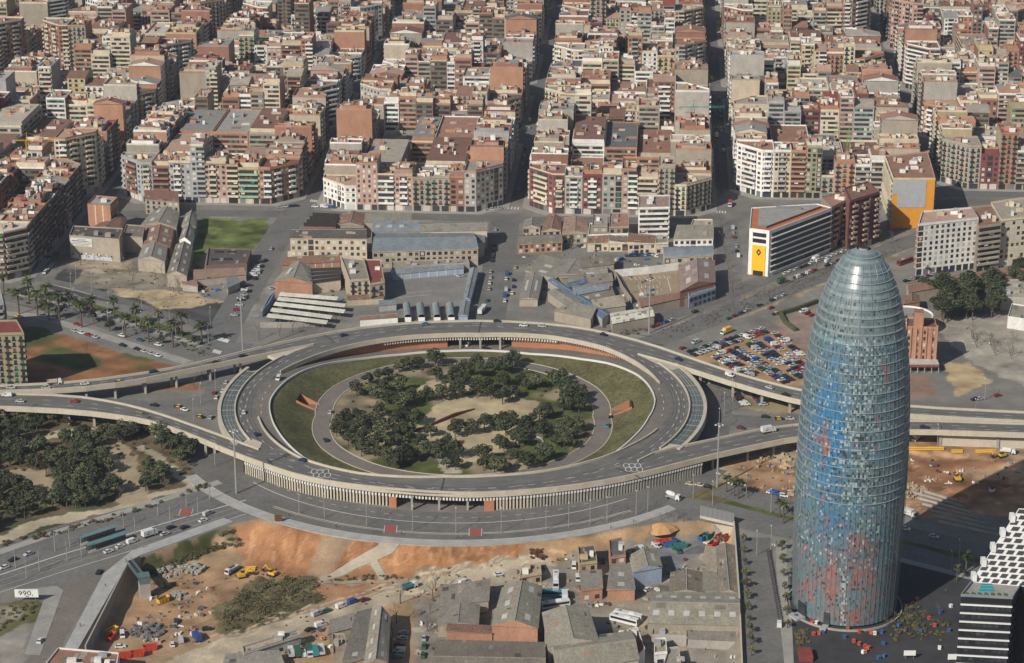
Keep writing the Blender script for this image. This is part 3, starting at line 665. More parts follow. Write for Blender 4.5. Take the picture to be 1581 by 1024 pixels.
at = _N.new('ShaderNodeAttribute'); at.attribute_name = 'panel'; tm.node_tree.links.new(at.outputs['Color'], [n for n in _N if n.type == 'VECT_MATH'][0].inputs[0])
_N['Principled BSDF'].inputs['Coat Roughness'].default_value = .12
me.materials.append(tm); o = bpy.data.objects.new('facade_panels', me); COL.objects.link(o); o.parent = tw
louv = mat('glass_louvre', (.26, .32, .335), .25, .12, .3, spec=.6)
def ringband(mb, z, dr, h, m, n=96):
    for j in range(n):
        a, b = 2 * pi * j / n, 2 * pi * (j + 1) / n; r0, r1 = tr(z) - .1, tr(z) + dr
        P = lambda r, t, zz: (TX + r * cos(t), TY + r * sin(t), zz)
        mb.face([P(r1, a, z), P(r1, b, z), P(r1, b, z + h), P(r1, a, z + h)], m)
        mb.face([P(r1, a, z + h), P(r1, b, z + h), P(r0, b, z + h), P(r0, a, z + h)], m); mb.face([P(r0, a, z), P(r0, b, z), P(r1, b, z), P(r1, a, z)], m)
mb = MB()
zz = 52.0
while zz < 141: ringband(mb, zz, .38, .13, louv); zz += 3.65 if zz < 116 else 3.0
mb.build('floor_ring', tw)
mb = MB()
for j in range(0, 66):
    a = 2 * pi * j / 66; prev = None
    for z in (1, 20, 42, 65, 85, 100, 112, 122, 131, 138, 142):
        if z > 118 and j % 3: break
        p = (TX + (tr(z) + .35) * cos(a), TY + (tr(z) + .35) * sin(a), z)
        if prev: mb.bar(prev, p, .06, louv, .06, 3)
        prev = p
mb.build('mullion', tw)
mb = MB(); ringband(mb, 143.9, .3, .25, louv, 40); mb.build('crown_ring', tw)
mb = MB(); mb.prism([(TX + 1.9 * cos(t), TY + 1.9 * sin(t)) for t in np.linspace(0, 2 * pi, 14)[:-1]], 145.2, 146.4, concrete_grey, dark_metal); mb.build('crown_hatch', tw)
mb = MB(); wall_along(mb, [(TX + 22.3 * cos(t), TY + 22.3 * sin(t)) for t in np.linspace(0, 2 * pi, 72)], 0, .8, .5, concrete_grey); mb.build('plinth_wall', tw)
for s, w_ in ((-52, 5), (-18, 2.4)):
    a = R(view + s); mb = MB(); mb.box((TX + 22.2 * cos(a), TY + 22.2 * sin(a), 0), (4.5, w_, .9), paving_pale, a); d = mb.build('entrance_bridge', tw)
    mb = MB(); mb.box((TX + 19.6 * cos(a), TY + 19.6 * sin(a), .9), (1.4, w_, 5), glass_dark, a); mb.build('entrance', tw)

# ------------------------------------------------------------------ black and white hotel in the corner
def P3(px, py, z): return (*gp(px, py, z), z)
def uvquad(mb, A, B_, C_, D, u0, u1, v0, v1, m, out=0.0, nrm=(0, 0, 0)):
    A, B_, C_, D = map(np.array, (A, B_, C_, D)); n = np.array(nrm)
    f = lambda u, v: tuple((A * (1 - u) + B_ * u) * (1 - v) + (D * (1 - u) + C_ * u) * v + n * out)
    mb.face([f(u0, v0), f(u1, v0), f(u1, v1), f(u0, v1)], m)
ZH = 42.0
A = gp(1484, 921, ZH); Bq = gp(1563, 925, ZH); Cq = gp(1579, 899, ZH); Dq = gp(1505, 894, ZH)
ht = thing('hotel', 'black hotel block with white floor bands and rooftop pool below checkered slab', 'hotel', (*A, 0))
mb = MB(); mb.prism([A, Bq, Cq, Dq], 0, ZH, black_m, paving); mb.build('wall', ht)
nfl = 12
for i in range(nfl):
    z = ZH - 3.2 - i * 3.35
    mb = MB(); wall_along(mb, [(A[0] - .1, A[1] - .35), (Bq[0] + .1, Bq[1] - .35)], z, z + .5, .5, white_m); mb.build('floor_band', ht)
    for j in range(9):
        t = (j + .5) / 9; x, y = A[0] + (Bq[0] - A[0]) * t, A[1] + (Bq[1] - A[1]) * t
        mb = MB(); mb.box((x, y - .05, z - 1.75), (1.7, .2, 1.3), glass_dark, math.atan2(Bq[1] - A[1], Bq[0] - A[0])); mb.build('window', ht) if i < 7 else None
    for j in range(5):
        t = (j + .5) / 5; x, y = Bq[0] + (Cq[0] - Bq[0]) * t, Bq[1] + (Cq[1] - Bq[1]) * t
        if i < 7: mb = MB(); mb.box((x + .05, y, z - 1.75), (.2, 1.6, 1.3), glass_dark); mb.build('window', ht)
mb = MB()
for a_, b_ in ((A, Bq), (Bq, Cq), (A, Dq)): wall_along(mb, [a_, b_], ZH, ZH + 1.0, .35, mat('roof_rail', (.2, .24, .25), .4))
mb.build('parapet', ht)
c = gp(1520, 908, ZH); mb = MB()
for i in range(6): mb.box((c[0] + i * .25, c[1] - 3 + i * 1.15, ZH + .05), (5.5 - i * .35, .8, .15), mat('pool_water', (.05, .35, .42), .1) if i % 2 == 0 else teal_m)
mb.build('pool', ht)
for i in range(7): mb = MB(); p = gp(1492 + i * 10, 918 + i * .3, ZH); mb.box((p[0], p[1], ZH), (.9, .9, .8), lawn_mat); mb.build('planter', ht)
# the slab that steps back above it, black squares on white
sb = thing('hotel_slab', 'tall white slab checkered with black square windows rising behind the rooftop pool', 'hotel', (*Dq, 0))
E0 = P3(1499, 899, ZH); E1 = P3(1575, 911, ZH); zt = 66.0
T0 = P3(1573, 785, zt); T1 = (T0[0] + 26, T0[1] - 4, zt)
E1 = (E0[0] + 21, E0[1] - 4.0, ZH)
Av, Bv, Cv, Dv = map(np.array, (E0, E1, T1, T0)); nrm = np.cross(Bv - Av, Dv - Av); nrm = nrm / np.linalg.norm(nrm)
mb = MB(); mb.face([E0, E1, T1, T0], flat('slab_white', (.56, .56, .55)))
dz = lambda p: (p[0], p[1], 0.0)
mb.face([dz(E0), E0, T0, dz(T0)], black_m); mb.face([E1, dz(E1), dz(T1), T1], black_m); mb.face([dz(T0), T0, T1, dz(T1)], black_m); mb.face([dz(E0), dz(E1), E1, E0], black_m)
mb.build('wall', sb)
rq = random.Random(3); NR, NCq = 13, 6
for i in range(NR):
    for j in range(NCq):
        off = .5 if i % 2 else 0
        u0 = (j + off * .9 + .08) / (NCq + .5); v0 = (i + .14) / NR
        mb = MB(); uvquad(mb, E0, E1, T1, T0, u0, u0 + .62 / NCq, v0, v0 + .7 / NR, black_m, .08, nrm); mb.build('window', sb)
for i in range(5):
    q = Av + (Dv - Av) * (i + .5) / 5; mb = MB(); mb.box((q[0] - .6, q[1], q[2] - 2.0), (1.6, 3.2, 2.6), white_m, bottom=True); mb.build('step_fin', sb)
# ------------------------------------------------------------------ apartment houses
GA = R(3.78); U_ = (cos(GA), -sin(GA)); V_ = (sin(GA), cos(GA))
def g2w(u, v): return (u * U_[0] + v * V_[0], u * U_[1] + v * V_[1])
def facade(wm, balf, p0, p1, z0, z1, st, col, rng, shop=True, bcol=None, wincol=None):
    """wall from p0 to p1 (outside on the right hand), openings, and balconies through balf(name) -> MB"""
    dx, dy = p1[0] - p0[0], p1[1] - p0[1]; L = math.hypot(dx, dy)
    if L < .5: return
    ex, ey = dx / L, dy / L; nx_, ny_ = ey, -ex; rz = math.atan2(dy, dx)
    W = WALL[col]; wm.face([(*p0, z0), (*p1, z0), (*p1, z1), (*p0, z1)], W)
    facing = (-p0[0] * nx_ - p0[1] * ny_) / math.hypot(*p0)
    if st == 'blank' or facing < -.35 or z1 - z0 < 3: return
    def q(s0, s1, a, b, m, out=.07):
        wm.face([(p0[0] + ex * s0 + nx_ * out, p0[1] + ey * s0 + ny_ * out, a), (p0[0] + ex * s1 + nx_ * out, p0[1] + ey * s1 + ny_ * out, a),
                 (p0[0] + ex * s1 + nx_ * out, p0[1] + ey * s1 + ny_ * out, b), (p0[0] + ex * s0 + nx_ * out, p0[1] + ey * s0 + ny_ * out, b)], m)
    def bx(mb, s0, s1, a, b, dep, m):
        sm = (s0 + s1) / 2; mb.box((p0[0] + ex * sm + nx_ * (dep / 2 + .02), p0[1] + ey * sm + ny_ * (dep / 2 + .02), a), (s1 - s0, dep, b - a), m, rz, bottom=True)
    zs = z0
    if shop:
        zs = z0 + 4.2; n = max(1, int(L / 4))
        for i in range(n): q(L * (i + .12) / n, L * (i + .88) / n, z0 + .1, z0 + 3.5, rng.choice([glass_dark, recess_shade, glass_dark, shutter_light, metal_grey]))
    nf = max(1, int(round((z1 - zs - .5) / 3.15))); fh = (z1 - zs - .5) / nf
    if st == 'stripe':     # party wall with pale render ribs
        n = max(2, int(L / 4.5))
        for i in range(1, n): q(L * i / n - .3, L * i / n + .3, z0, z1, WALL['cream'])
        return
    nb = max(1, int(L / 3.1)); bw = L / nb
    blind = [glass_dark] * 5 + [shutter_light] * 3 + [wincol or shutter_brown] * 2
    bm = WALL[bcol] if bcol else (W if rng.random() < .5 else WALL[rng.choice(['white', 'cream', 'greige', 'brick'])])
    if st == 'punch':
        vb = rng.randrange(nb) if nb > 2 and rng.random() < .6 else -1; wl_ = rng.uniform(.2, .32); ph_ = rng.random() < .35
        for f in range(nf):
            z = zs + f * fh
            if ph_: q(0, L, z - .12, z + .12, WALL['stone'], .05)
            if vb >= 0: q(vb * bw + bw * .05, vb * bw + bw * .95, z + .3, z + fh - .3, recess_shade, .04)  # dark bay paints shade on the flat wall
            for i in range(nb): q(i * bw + bw * wl_, i * bw + bw * (1 - wl_), z + .75, z + 2.55, rng.choice(blind))
    elif st == 'french':   # old houses: tall openings with small iron balconies
        for i in range(nb):
            mb = balf('balcony') if i % 2 == 0 else None
            for f in range(nf):
                if mb and f and getattr(balf, 'fine', 0): mb = balf('balcony')
                z = zs + f * fh; q(i * bw + bw * .3, i * bw + bw * .7, z + .2, z + 2.5, rng.choice([shutter_brown, glass_dark, glass_dark, shutter_green]))
                (bx(mb, i * bw + bw * .12, i * bw + bw * .88, z + .02, z + .85, .75, dark_metal) if mb else q(i * bw + bw * .2, i * bw + bw * .8, z + .1, z + .8, dark_metal, .12))
    elif st in ('band', 'bandcol'):
        a, b = .04 * L, .96 * L
        if st == 'bandcol': a, b = .22 * L, .78 * L
        for f in range(nf):
            z = zs + f * fh; q(a, b, z + .95, z + fh - .35, recess_shade, .05)  # dark band paints the loggia shade behind each balcony
            n = max(2, int((b - a) / 2.4))
            for i in range(n):
                if rng.random() < .55: q(a + (b - a) * (i + .2) / n, a + (b - a) * (i + .75) / n, z + .95, z + fh - .5, rng.choice(blind + [shutter_light]), .09)
            mb = balf('balcony'); bx(mb, a, b, z - .12, z + .98, 1.15, bm)
            if rng.random() < .35: s_ = rng.uniform(a, b - 2.2) if b - a > 2.6 else a; bx(mb, s_, s_ + min(2.2, b - a), z + 1.9, z + fh - .4, .9, AWN[rng.randrange(len(AWN))])
            if st == 'bandcol':
                q(L * .06, L * .16, z + .8, z + 2.4, rng.choice(blind)); q(L * .84, L * .94, z + .8, z + 2.4, rng.choice(blind))
    elif st == 'cols':
        for i in range(nb):
            mb = balf('balcony') if i % 3 == 1 and bw > 2 else None
            for f in range(nf):
                if mb and f and getattr(balf, 'fine', 0): mb = balf('balcony')
                z = zs + f * fh
                if mb:
                    q(i * bw - bw * .1, i * bw + bw * 1.1, z + .1, z + fh - .35, recess_shade, .05); q(i * bw + bw * .2, i * bw + bw * .7, z + .8, z + 2.4, rng.choice(blind), .08)  # shade behind the balcony, painted as a dark quad
                    bx(mb, i * bw - bw * .15, i * bw + bw * 1.15, z - .1, z + .98, 1.1, bm)
                else: q(i * bw + bw * .25, i * bw + bw * .72, z + .85, z + 2.5, rng.choice(blind))
    elif st == 'gallery':  # courtyard side
        for f in range(nf):
            z = zs + f * fh; q(L * .06, L * .94, z + .9, z + 2.6, recess_shade, .05)  # flat dark band painted as the gallery's shade
            for i in range(nb):
                if rng.random() < .6: q(i * bw + bw * .2, i * bw + bw * .8, z + .9, z + 2.5, rng.choice([shutter_light, glass_dark, metal_grey, shutter_green]), .08)
    # string course under the roof
    bx(wm, 0, L, z1 - .35, z1 + .05, .3, W)

AWN = [shutter_green, WALL['white'], WALL['cream'], WALL['orange_brick'], WALL['blue_grey'], WALL['white']]
def poly_in(P, d):
    """inset of a convex ccw polygon"""
    n = len(P); out = []
    for i in range(n):
        a, b, c = P[i - 1], P[i], P[(i + 1) % n]
        def off(p, q_):
            l = math.hypot(q_[0] - p[0], q_[1] - p[1]) or 1; nx_, ny_ = -(q_[1] - p[1]) / l, (q_[0] - p[0]) / l
            return (p[0] + nx_ * d, p[1] + ny_ * d), (q_[0] - p[0], q_[1] - p[1])
        (o1, d1), (o2, d2) = off(a, b), off(b, c); den = d1[0] * d2[1] - d1[1] * d2[0]
        if abs(den) < 1e-6: out.append(o2); continue
        t = ((o2[0] - o1[0]) * d2[1] - (o2[1] - o1[1]) * d2[0]) / den; out.append((o1[0] + d1[0] * t, o1[1] + d1[1] * t))
    return out
def cen(P): return (sum(p[0] for p in P) / len(P), sum(p[1] for p in P) / len(P))

def house(P, kinds, h, col, roof, st, rng, part, bcol=None, pitched=False, z0=0.0, wincol=None, clutter=1.0, court='gallery'):
    """P ccw footprint, kinds: per edge 's' street, 'c' court, 'p' party wall; part(name, parent_name=None) -> MB"""
    n = len(P); wm = part('wall'); z1 = z0 + h
    for i in range(n):
        k = kinds[i]; s = st if k == 's' else court if k == 'c' else 'blank'
        facade(wm, part, P[i], P[(i + 1) % n], z0, z1, s, col if k != 'p' else rng.choice([PARTY.get(col, col), 'beige', 'greige', 'orange_brick', 'brick', 'stone', col]), rng, shop=(k == 's'), bcol=bcol, wincol=wincol)
    rm = part('roof'); RM = ROOF[roof]
    if pitched and n == 4:
        ov = .5; a, b, c, d = [(*p, z1) for p in poly_in(P, -ov)]
        m1 = tuple((np.array(a) + np.array(d)) / 2 + np.array((0, 0, 2.6))); m2 = tuple((np.array(b) + np.array(c)) / 2 + np.array((0, 0, 2.6)))
        rm.face([a, b, m2, m1], RM); rm.face([c, d, m1, m2], RM); W = WALL[col]; rm.face([d, a, m1], W); rm.face([b, c, m2], W)
        for k in range(rng.randint(1, 3)):
            t = rng.uniform(.2, .8); p = np.array(m1) * (1 - t) + np.array(m2) * t; mb = part('chimney'); mb.box((p[0], p[1] + rng.uniform(-2, 2), z1 + .5), (1.1, 1.1, 3.4), rng.choice([WALL['white'], WALL['brick'], WALL['cream']]))
        return
    rm.face([(*p, z1 + .02) for p in P], RM)
    pm = part('parapet'); pc = rng.choice([WALL[col], WALL[col], WALL['white'], WALL['cream'], WALL['orange_brick']])
    for i in range(n):
        a, b = P[i], P[(i + 1) % n]; wall_along(pm, [a, b], z1, z1 + rng.choice([.8, 1.0, 1.3]), .3, pc, side=.5)
    c = cen(P); e = np.array(P[1]) - np.array(P[0]); L = np.linalg.norm(e); e = e / (L or 1); f = np.array((-e[1], e[0])); rz = math.atan2(e[1], e[0])
    dpt = abs(np.dot(np.array(P[2]) - np.array(P[0]), f)) if n > 2 else 10
    if rng.random() < .55 and n == 4 and L > 8:   # set back top floor
        mb = part('penthouse'); Q = [np.array(P[0]) + e * .4 + f * 3.2, np.array(P[1]) - e * .4 + f * 3.2, np.array(P[1]) - e * .4 + f * (dpt - 3.5), np.array(P[0]) + e * .4 + f * (dpt - 3.5)]
        pcn = rng.choice([col, col, 'white', 'cream', 'beige', 'orange_brick']); Q = [tuple(x) for x in Q]
        for i in range(4): facade(mb, part, Q[i], Q[(i + 1) % 4], z1, z1 + 2.9, 'punch' if i in (0, 2) else 'blank', pcn, rng, shop=False)
        mb.face([(*p, z1 + 2.92) for p in Q], ROOF[rng.choice(['terracotta', 'pinkish', 'red_brown', 'grey', 'beige'])]); zc = z1 + 2.95
    else: zc = z1 + .03
    for k in range(int((6 + rng.random() * 6) * clutter)):
        s, t = rng.uniform(-.36, .36) * L, rng.uniform(-.3, .3) * dpt; p = np.array(c) + e * s + f * t; r_ = rng.random()
        if r_ < .4:
            mb = part('stair_hut'); sx, sy, sz = rng.uniform(1.3, 4), rng.uniform(1.3, 3.4), rng.uniform(1.8, 3.2)
            mb.box((p[0], p[1], zc), (sx, sy, sz), rng.choice([WALL['white'], WALL['white'], WALL['cream'], WALL['beige'], WALL['orange_brick'], WALL['pink'], WALL[col]]), rz, top=ROOF[rng.choice(['terracotta', 'grey', 'pale', 'pinkish', 'red_brown'])])
        elif r_ < .62:
            mb = part('chimney'); mb.box((p[0], p[1], zc), (rng.uniform(.7, 1.6), .9, rng.uniform(1.6, 3)), rng.choice([WALL['white'], WALL['brick'], WALL['beige'], WALL['orange_brick']]), rz)
        elif r_ < .82:
            mb = part('roof_wall'); o_ = e if rng.random() < .6 else f; l_ = rng.uniform(3, 7); wall_along(mb, [tuple(p - o_ * l_ / 2), tuple(p + o_ * l_ / 2)], zc, zc + rng.uniform(1.2, 1.9), .3, rng.choice([WALL['white'], WALL['cream'], WALL['beige'], WALL['orange_brick']]))
        else:
            mb = part('terrace'); mb.box((p[0], p[1], zc), (rng.uniform(3, 6), rng.uniform(3, 5), .25), ROOF[rng.choice(['terracotta', 'pinkish', 'pale', 'grey', 'red'])], rz)
PARTY = dict(cream='tan', beige='beige', stone='stone', white='greige', grey='grey', brick='brick', pink='orange_brick', yellow='cream', brown='brick', dark_red='brick', greige='stone', blue_grey='grey', pale_green='greige')

# colours read off the photograph: (x, y of the facade, wall colour, roof colour, facade kind, height, balcony colour)
HINTS = [(45, 375, 'brown', 'terracotta', 'band', 27, 'stone'), (15, 370, 'brown', 'terracotta', 'band', 27, 'stone'), (75, 370, 'brown', 'beige', 'band', 26, 'brown'), (515, 285, 'cream', 'red_brown', 'punch', 29, 'cream'), (553, 290, 'pink', 'terracotta', 'punch', 29, 'brown'), (592, 300, 'brown', 'terracotta', 'band', 22, 'white'), (634, 300, 'pink', 'pinkish', 'cols', 22, 'white'), (655, 305, 'stone', 'grey', 'french', 20, None), (682, 303, 'stone', 'beige', 'french', 21, None), (700, 303, 'brick', 'beige', 'punch', 21, None), (718, 297, 'greige', 'grey', 'punch', 25, None), (750, 288, 'stone', 'red_brown', 'band', 27, 'stone'),
 (830, 292, 'beige', 'grey', 'punch', 26, 'beige'), (868, 295, 'beige', 'beige', 'punch', 25, None), (914, 293, 'dark_red', 'terracotta', 'cols', 24, 'white'), (957, 293, 'greige', 'beige', 'punch', 25, 'white'), (1008, 285, 'cream', 'grey', 'band', 23, 'cream'), (1050, 300, 'cream', 'beige', 'french', 19, None), (1078, 285, 'stone', 'terracotta', 'punch', 14, None),
 (200, 287, 'cream', 'terracotta', 'punch', 26, 'cream'), (222, 290, 'orange_brick', 'terracotta', 'band', 22, 'orange_brick'), (250, 290, 'brick', 'terracotta', 'band', 22, 'brick'), (290, 285, 'grey', 'grey', 'cols', 25, 'white'), (335, 290, 'pink', 'beige', 'cols', 25, None), (370, 290, 'cream', 'terracotta', 'band', 24, 'cream'), (388, 293, 'yellow', 'red_brown', 'band', 22, 'pale_green'), (412, 293, 'orange_brick', 'red_brown', 'cols', 22, 'white'), (445, 290, 'brick', 'grey', 'cols', 22, 'white'),
 (640, 218, 'brown', 'red', 'cols', 40, 'pale_green'), (690, 215, 'brown', 'red', 'cols', 40, 'greige'), (608, 225, 'greige', 'pale', 'band', 30, 'greige'), (560, 170, 'greige', 'terracotta', 'punch', 28, 'greige'), (600, 168, 'beige', 'terracotta', 'punch', 27, None), (690, 172, 'brown', 'red_brown', 'band', 28, 'white'), (740, 172, 'brown', 'red_brown', 'band', 28, 'white'), (650, 130, 'brick', 'red_brown', 'punch', 24, 'pink'), (700, 130, 'pink', 'red_brown', 'punch', 24, 'white'), (485, 168, 'blue_grey', 'terracotta', 'band', 28, 'white'), (440, 165, 'brown', 'terracotta', 'band', 28, 'white'), (420, 130, 'brick', 'red', 'cols', 26, 'cream'), (455, 115, 'yellow', 'terracotta', 'punch', 22, 'yellow'),
 (180, 125, 'pale_green', 'grey', 'punch', 26, None), (133, 120, 'brick', 'red_brown', 'band', 26, 'brick'), (195, 180, 'dark_red', 'red_brown', 'cols', 27, 'greige'), (285, 90, 'white', 'terracotta', 'blank', 34, None), (210, 60, 'yellow', 'terracotta', 'french', 28, None), (60, 215, 'greige', 'terracotta', 'cols', 26, 'white'), (140, 225, 'tan', 'red_brown', 'blank', 30, None), (40, 120, 'orange_brick', 'red', 'stripe', 24, None), (300, 170, 'white', 'beige', 'punch', 24, None), (320, 170, 'brown', 'beige', 'band', 30, 'cream'), (20, 30, 'khaki', 'grey', 'punch', 36, None),
 (855, 175, 'khaki', 'terracotta', 'cols', 31, 'khaki'), (925, 125, 'cream', 'beige', 'band', 28, 'white'), (965, 125, 'cream', 'terracotta', 'punch', 26, None), (995, 50, 'greige', 'pale', 'punch', 36, None), (1010, 165, 'dark_red', 'red_brown', 'band', 26, 'brown'), (1078, 185, 'grey', 'terracotta', 'blank', 26, None), (1078, 150, 'cream', 'beige', 'cols', 28, 'white'), (965, 222, 'pink', 'beige', 'cols', 33, 'pale_green'), (925, 225, 'pink', 'beige', 'cols', 31, 'greige'), (1003, 228, 'white', 'beige', 'punch', 26, None), (900, 220, 'cream', 'terracotta', 'cols', 33, 'white'), (860, 135, 'orange_brick', 'terracotta', 'stripe', 28, None), (885, 30, 'white', 'pale', 'stripe', 38, None), (960, 20, 'dark_red', 'red_brown', 'cols', 44, 'greige'), (1045, 20, 'orange_brick', 'terracotta', 'blank', 36, None),
 (1150, 20, 'white', 'pale', 'stripe', 32, None), (1195, 75, 'white', 'red', 'band', 30, 'white'), (1145, 105, 'yellow', 'beige', 'french', 27, None), (1175, 125, 'white', 'grey', 'cols', 30, 'white'), (1155, 190, 'pink', 'pinkish', 'punch', 26, None), (1185, 215, 'orange_brick', 'pale', 'stripe', 26, None), (1300, 235, 'orange_brick', 'red', 'stripe', 40, None), (1335, 232, 'white', 'pale', 'stripe', 40, None), (1355, 235, 'grey', 'pale', 'stripe', 36, None), (1210, 180, 'grey', 'terracotta', 'band', 28, 'white'), (1235, 185, 'greige', 'terracotta', 'band', 28, 'grey'), (1255, 190, 'dark_red', 'terracotta', 'band', 28, 'dark_red'), (1230, 115, 'yellow', 'beige', 'band', 28, 'greige'), (1300, 35, 'orange_brick', 'terracotta', 'stripe', 30, None), (1405, 45, 'grey', 'red_brown', 'band', 30, 'grey'), (1355, 10, 'white', 'pale', 'band', 36, 'greige'), (1470, 22, 'orange_brick', 'beige', 'blank', 38, None), (1505, 20, 'white', 'pale', 'stripe', 38, None), (1545, 20, 'orange_brick', 'pale', 'stripe', 36, None), (1490, 70, 'orange_brick', 'terracotta', 'blank', 26, None), (1555, 70, 'greige', 'terracotta', 'punch', 34, None), (1435, 115, 'yellow', 'beige', 'punch', 28, None), (1410, 140, 'brown', 'grey', 'punch', 30, None), (1455, 180, 'grey', 'red_brown', 'band', 30, 'white'), (1480, 175, 'brown', 'grey', 'stripe', 34, None), (1560, 180, 'grey', 'red', 'band', 32, 'pink'), (1490, 225, 'orange_brick', 'grey', 'blank', 30, None), (1530, 235, 'orange_brick', 'red_brown', 'blank', 24, None), (1495, 285, 'white', 'dark_grey', 'french', 22, None), (1520, 270, 'dark_red', 'red_brown', 'punch', 22, None),
 (520, 12, 'brick', 'terracotta', 'cols', 48, 'dark_red'), (545, 12, 'dark_red', 'terracotta', 'cols', 48, 'dark_red'), (755, 12, 'blue_grey', 'pale', 'band', 42, 'white'), (710, 10, 'cream', 'beige', 'punch', 36, None), (630, 35, 'beige', 'grey', 'punch', 22, None), (565, 65, 'orange_brick', 'terracotta', 'stripe', 30, None), (510, 65, 'orange_brick', 'terracotta', 'stripe', 28, None), (705, 55, 'brown', 'red', 'cols', 28, 'white'), (780, 60, 'brown', 'terracotta', 'band', 30, 'brown'), (430, 65, 'white', 'terracotta', 'band', 24, 'white'), (640, 60, 'orange_brick', 'grey', 'blank', 28, None), (660, 35, 'brown', 'terracotta', 'stripe', 34, None)]
GEN_COL = ['cream'] * 4 + ['beige'] * 3 + ['stone'] * 4 + ['greige'] * 4 + ['white'] * 5 + ['grey'] * 3 + ['brick'] * 4 + ['orange_brick'] * 4 + ['brown'] * 4 + ['pink'] * 4 + ['yellow'] + ['khaki'] + ['dark_red']
GEN_ROOF = ['terracotta'] * 4 + ['red_brown'] * 4 + ['grey'] * 4 + ['beige'] * 4 + ['pinkish'] * 3 + ['pale'] * 2 + ['dark_grey'] + ['red']
GEN_ST = ['punch'] * 3 + ['french'] * 3 + ['band'] * 4 + ['bandcol'] * 3 + ['cols'] * 5
class Sink:
    """each call of part() opens a fresh mesh under the thing; or everything goes into one mesh"""
    def __init__(s, merged=None, fine=0): s.parts = []; s.merged = merged; s.fine = fine
    def __call__(s, name):
        if s.merged is not None: return s.merged
        mb = MB(); s.parts.append((name, mb)); return mb
    def finish(s, name, label, group, loc, cat='apartment block'):
        t = thing(name, label, cat, loc, 0, group)
        for n, mb in s.parts:
            if mb.f: mb.build(n, t)
        return t
NB = [0]
far = MB()
used_h = set()
def hint_for(x, y, rng):
    best, bd = None, 17
    for i, h in enumerate(HINTS):
        d = math.hypot(x - h[0], (y - h[1]) * 1.1)
        if d < bd and i not in used_h: best, bd = i, d
    if best is not None: used_h.add(best); return HINTS[best]
    st = rng.choice(GEN_ST); col = rng.choice(GEN_COL); h = rng.choice([17, 21, 23, 24, 26, 27, 28, 29, 30, 32]) 
    if rng.random() < .13: h = rng.uniform(31, 41)
    elif rng.random() < .15: h = rng.uniform(10, 15)
    return (0, 0, col, rng.choice(GEN_ROOF), 'french' if col in ('stone', 'khaki') and rng.random() < .6 else st, h, rng.choice([None, None, 'white', 'white', 'cream', 'greige', col]))
def vis(P, h):
    x, y = pj(*cen(P), h * .7); return -35 < x < 1616 and -35 < y < 1060
def lot(P, kinds, side, phrase, rng, merged):
    c = cen(P); sx, sy = pj((P[0][0] + P[1][0]) / 2, (P[0][1] + P[1][1]) / 2, 14)
    if not (-60 < sx < 1640): return
    if kinds[0] != 's' or side[0] in 'frsc': pass
    fx, fy = pj(*c, 14); hn = hint_for(sx, sy, rng)
    _, _, col, roof, st, h, bc = hn
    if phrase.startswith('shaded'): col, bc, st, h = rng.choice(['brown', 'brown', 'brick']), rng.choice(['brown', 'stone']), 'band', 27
    if not vis(P, h): return
    sk_ = Sink(far if merged else None, phrase.startswith('first') or phrase.startswith('shaded')); pit = rng.random() < .14 and hn[0] == 0
    house(P, kinds, h, col, roof, st, rng, sk_, bc, pit, wincol=rng.choice([None, None, shutter_green]), clutter=1.0 if not merged else .8)
    if not merged:
        fl = NUM[min(18, max(2, int(round((h - 4.2) / 3.15)) + 1))]
        rt_ = ('pitched ' if pit else 'flat ') + tx(roof) + ' roof'
        sk_.finish('apartment_block', short(f'{tx(col)} {fl}-storey house, {rt_}, {side} of {phrase}', f'{tx(col)} {fl}-storey house, {tx(roof)} roof, {side} of {phrase}', f'{tx(col)} house, {tx(roof)} roof, {side} of {phrase}'), 'apartment blocks of the street grid', (*c, 0)); NB[0] += 1
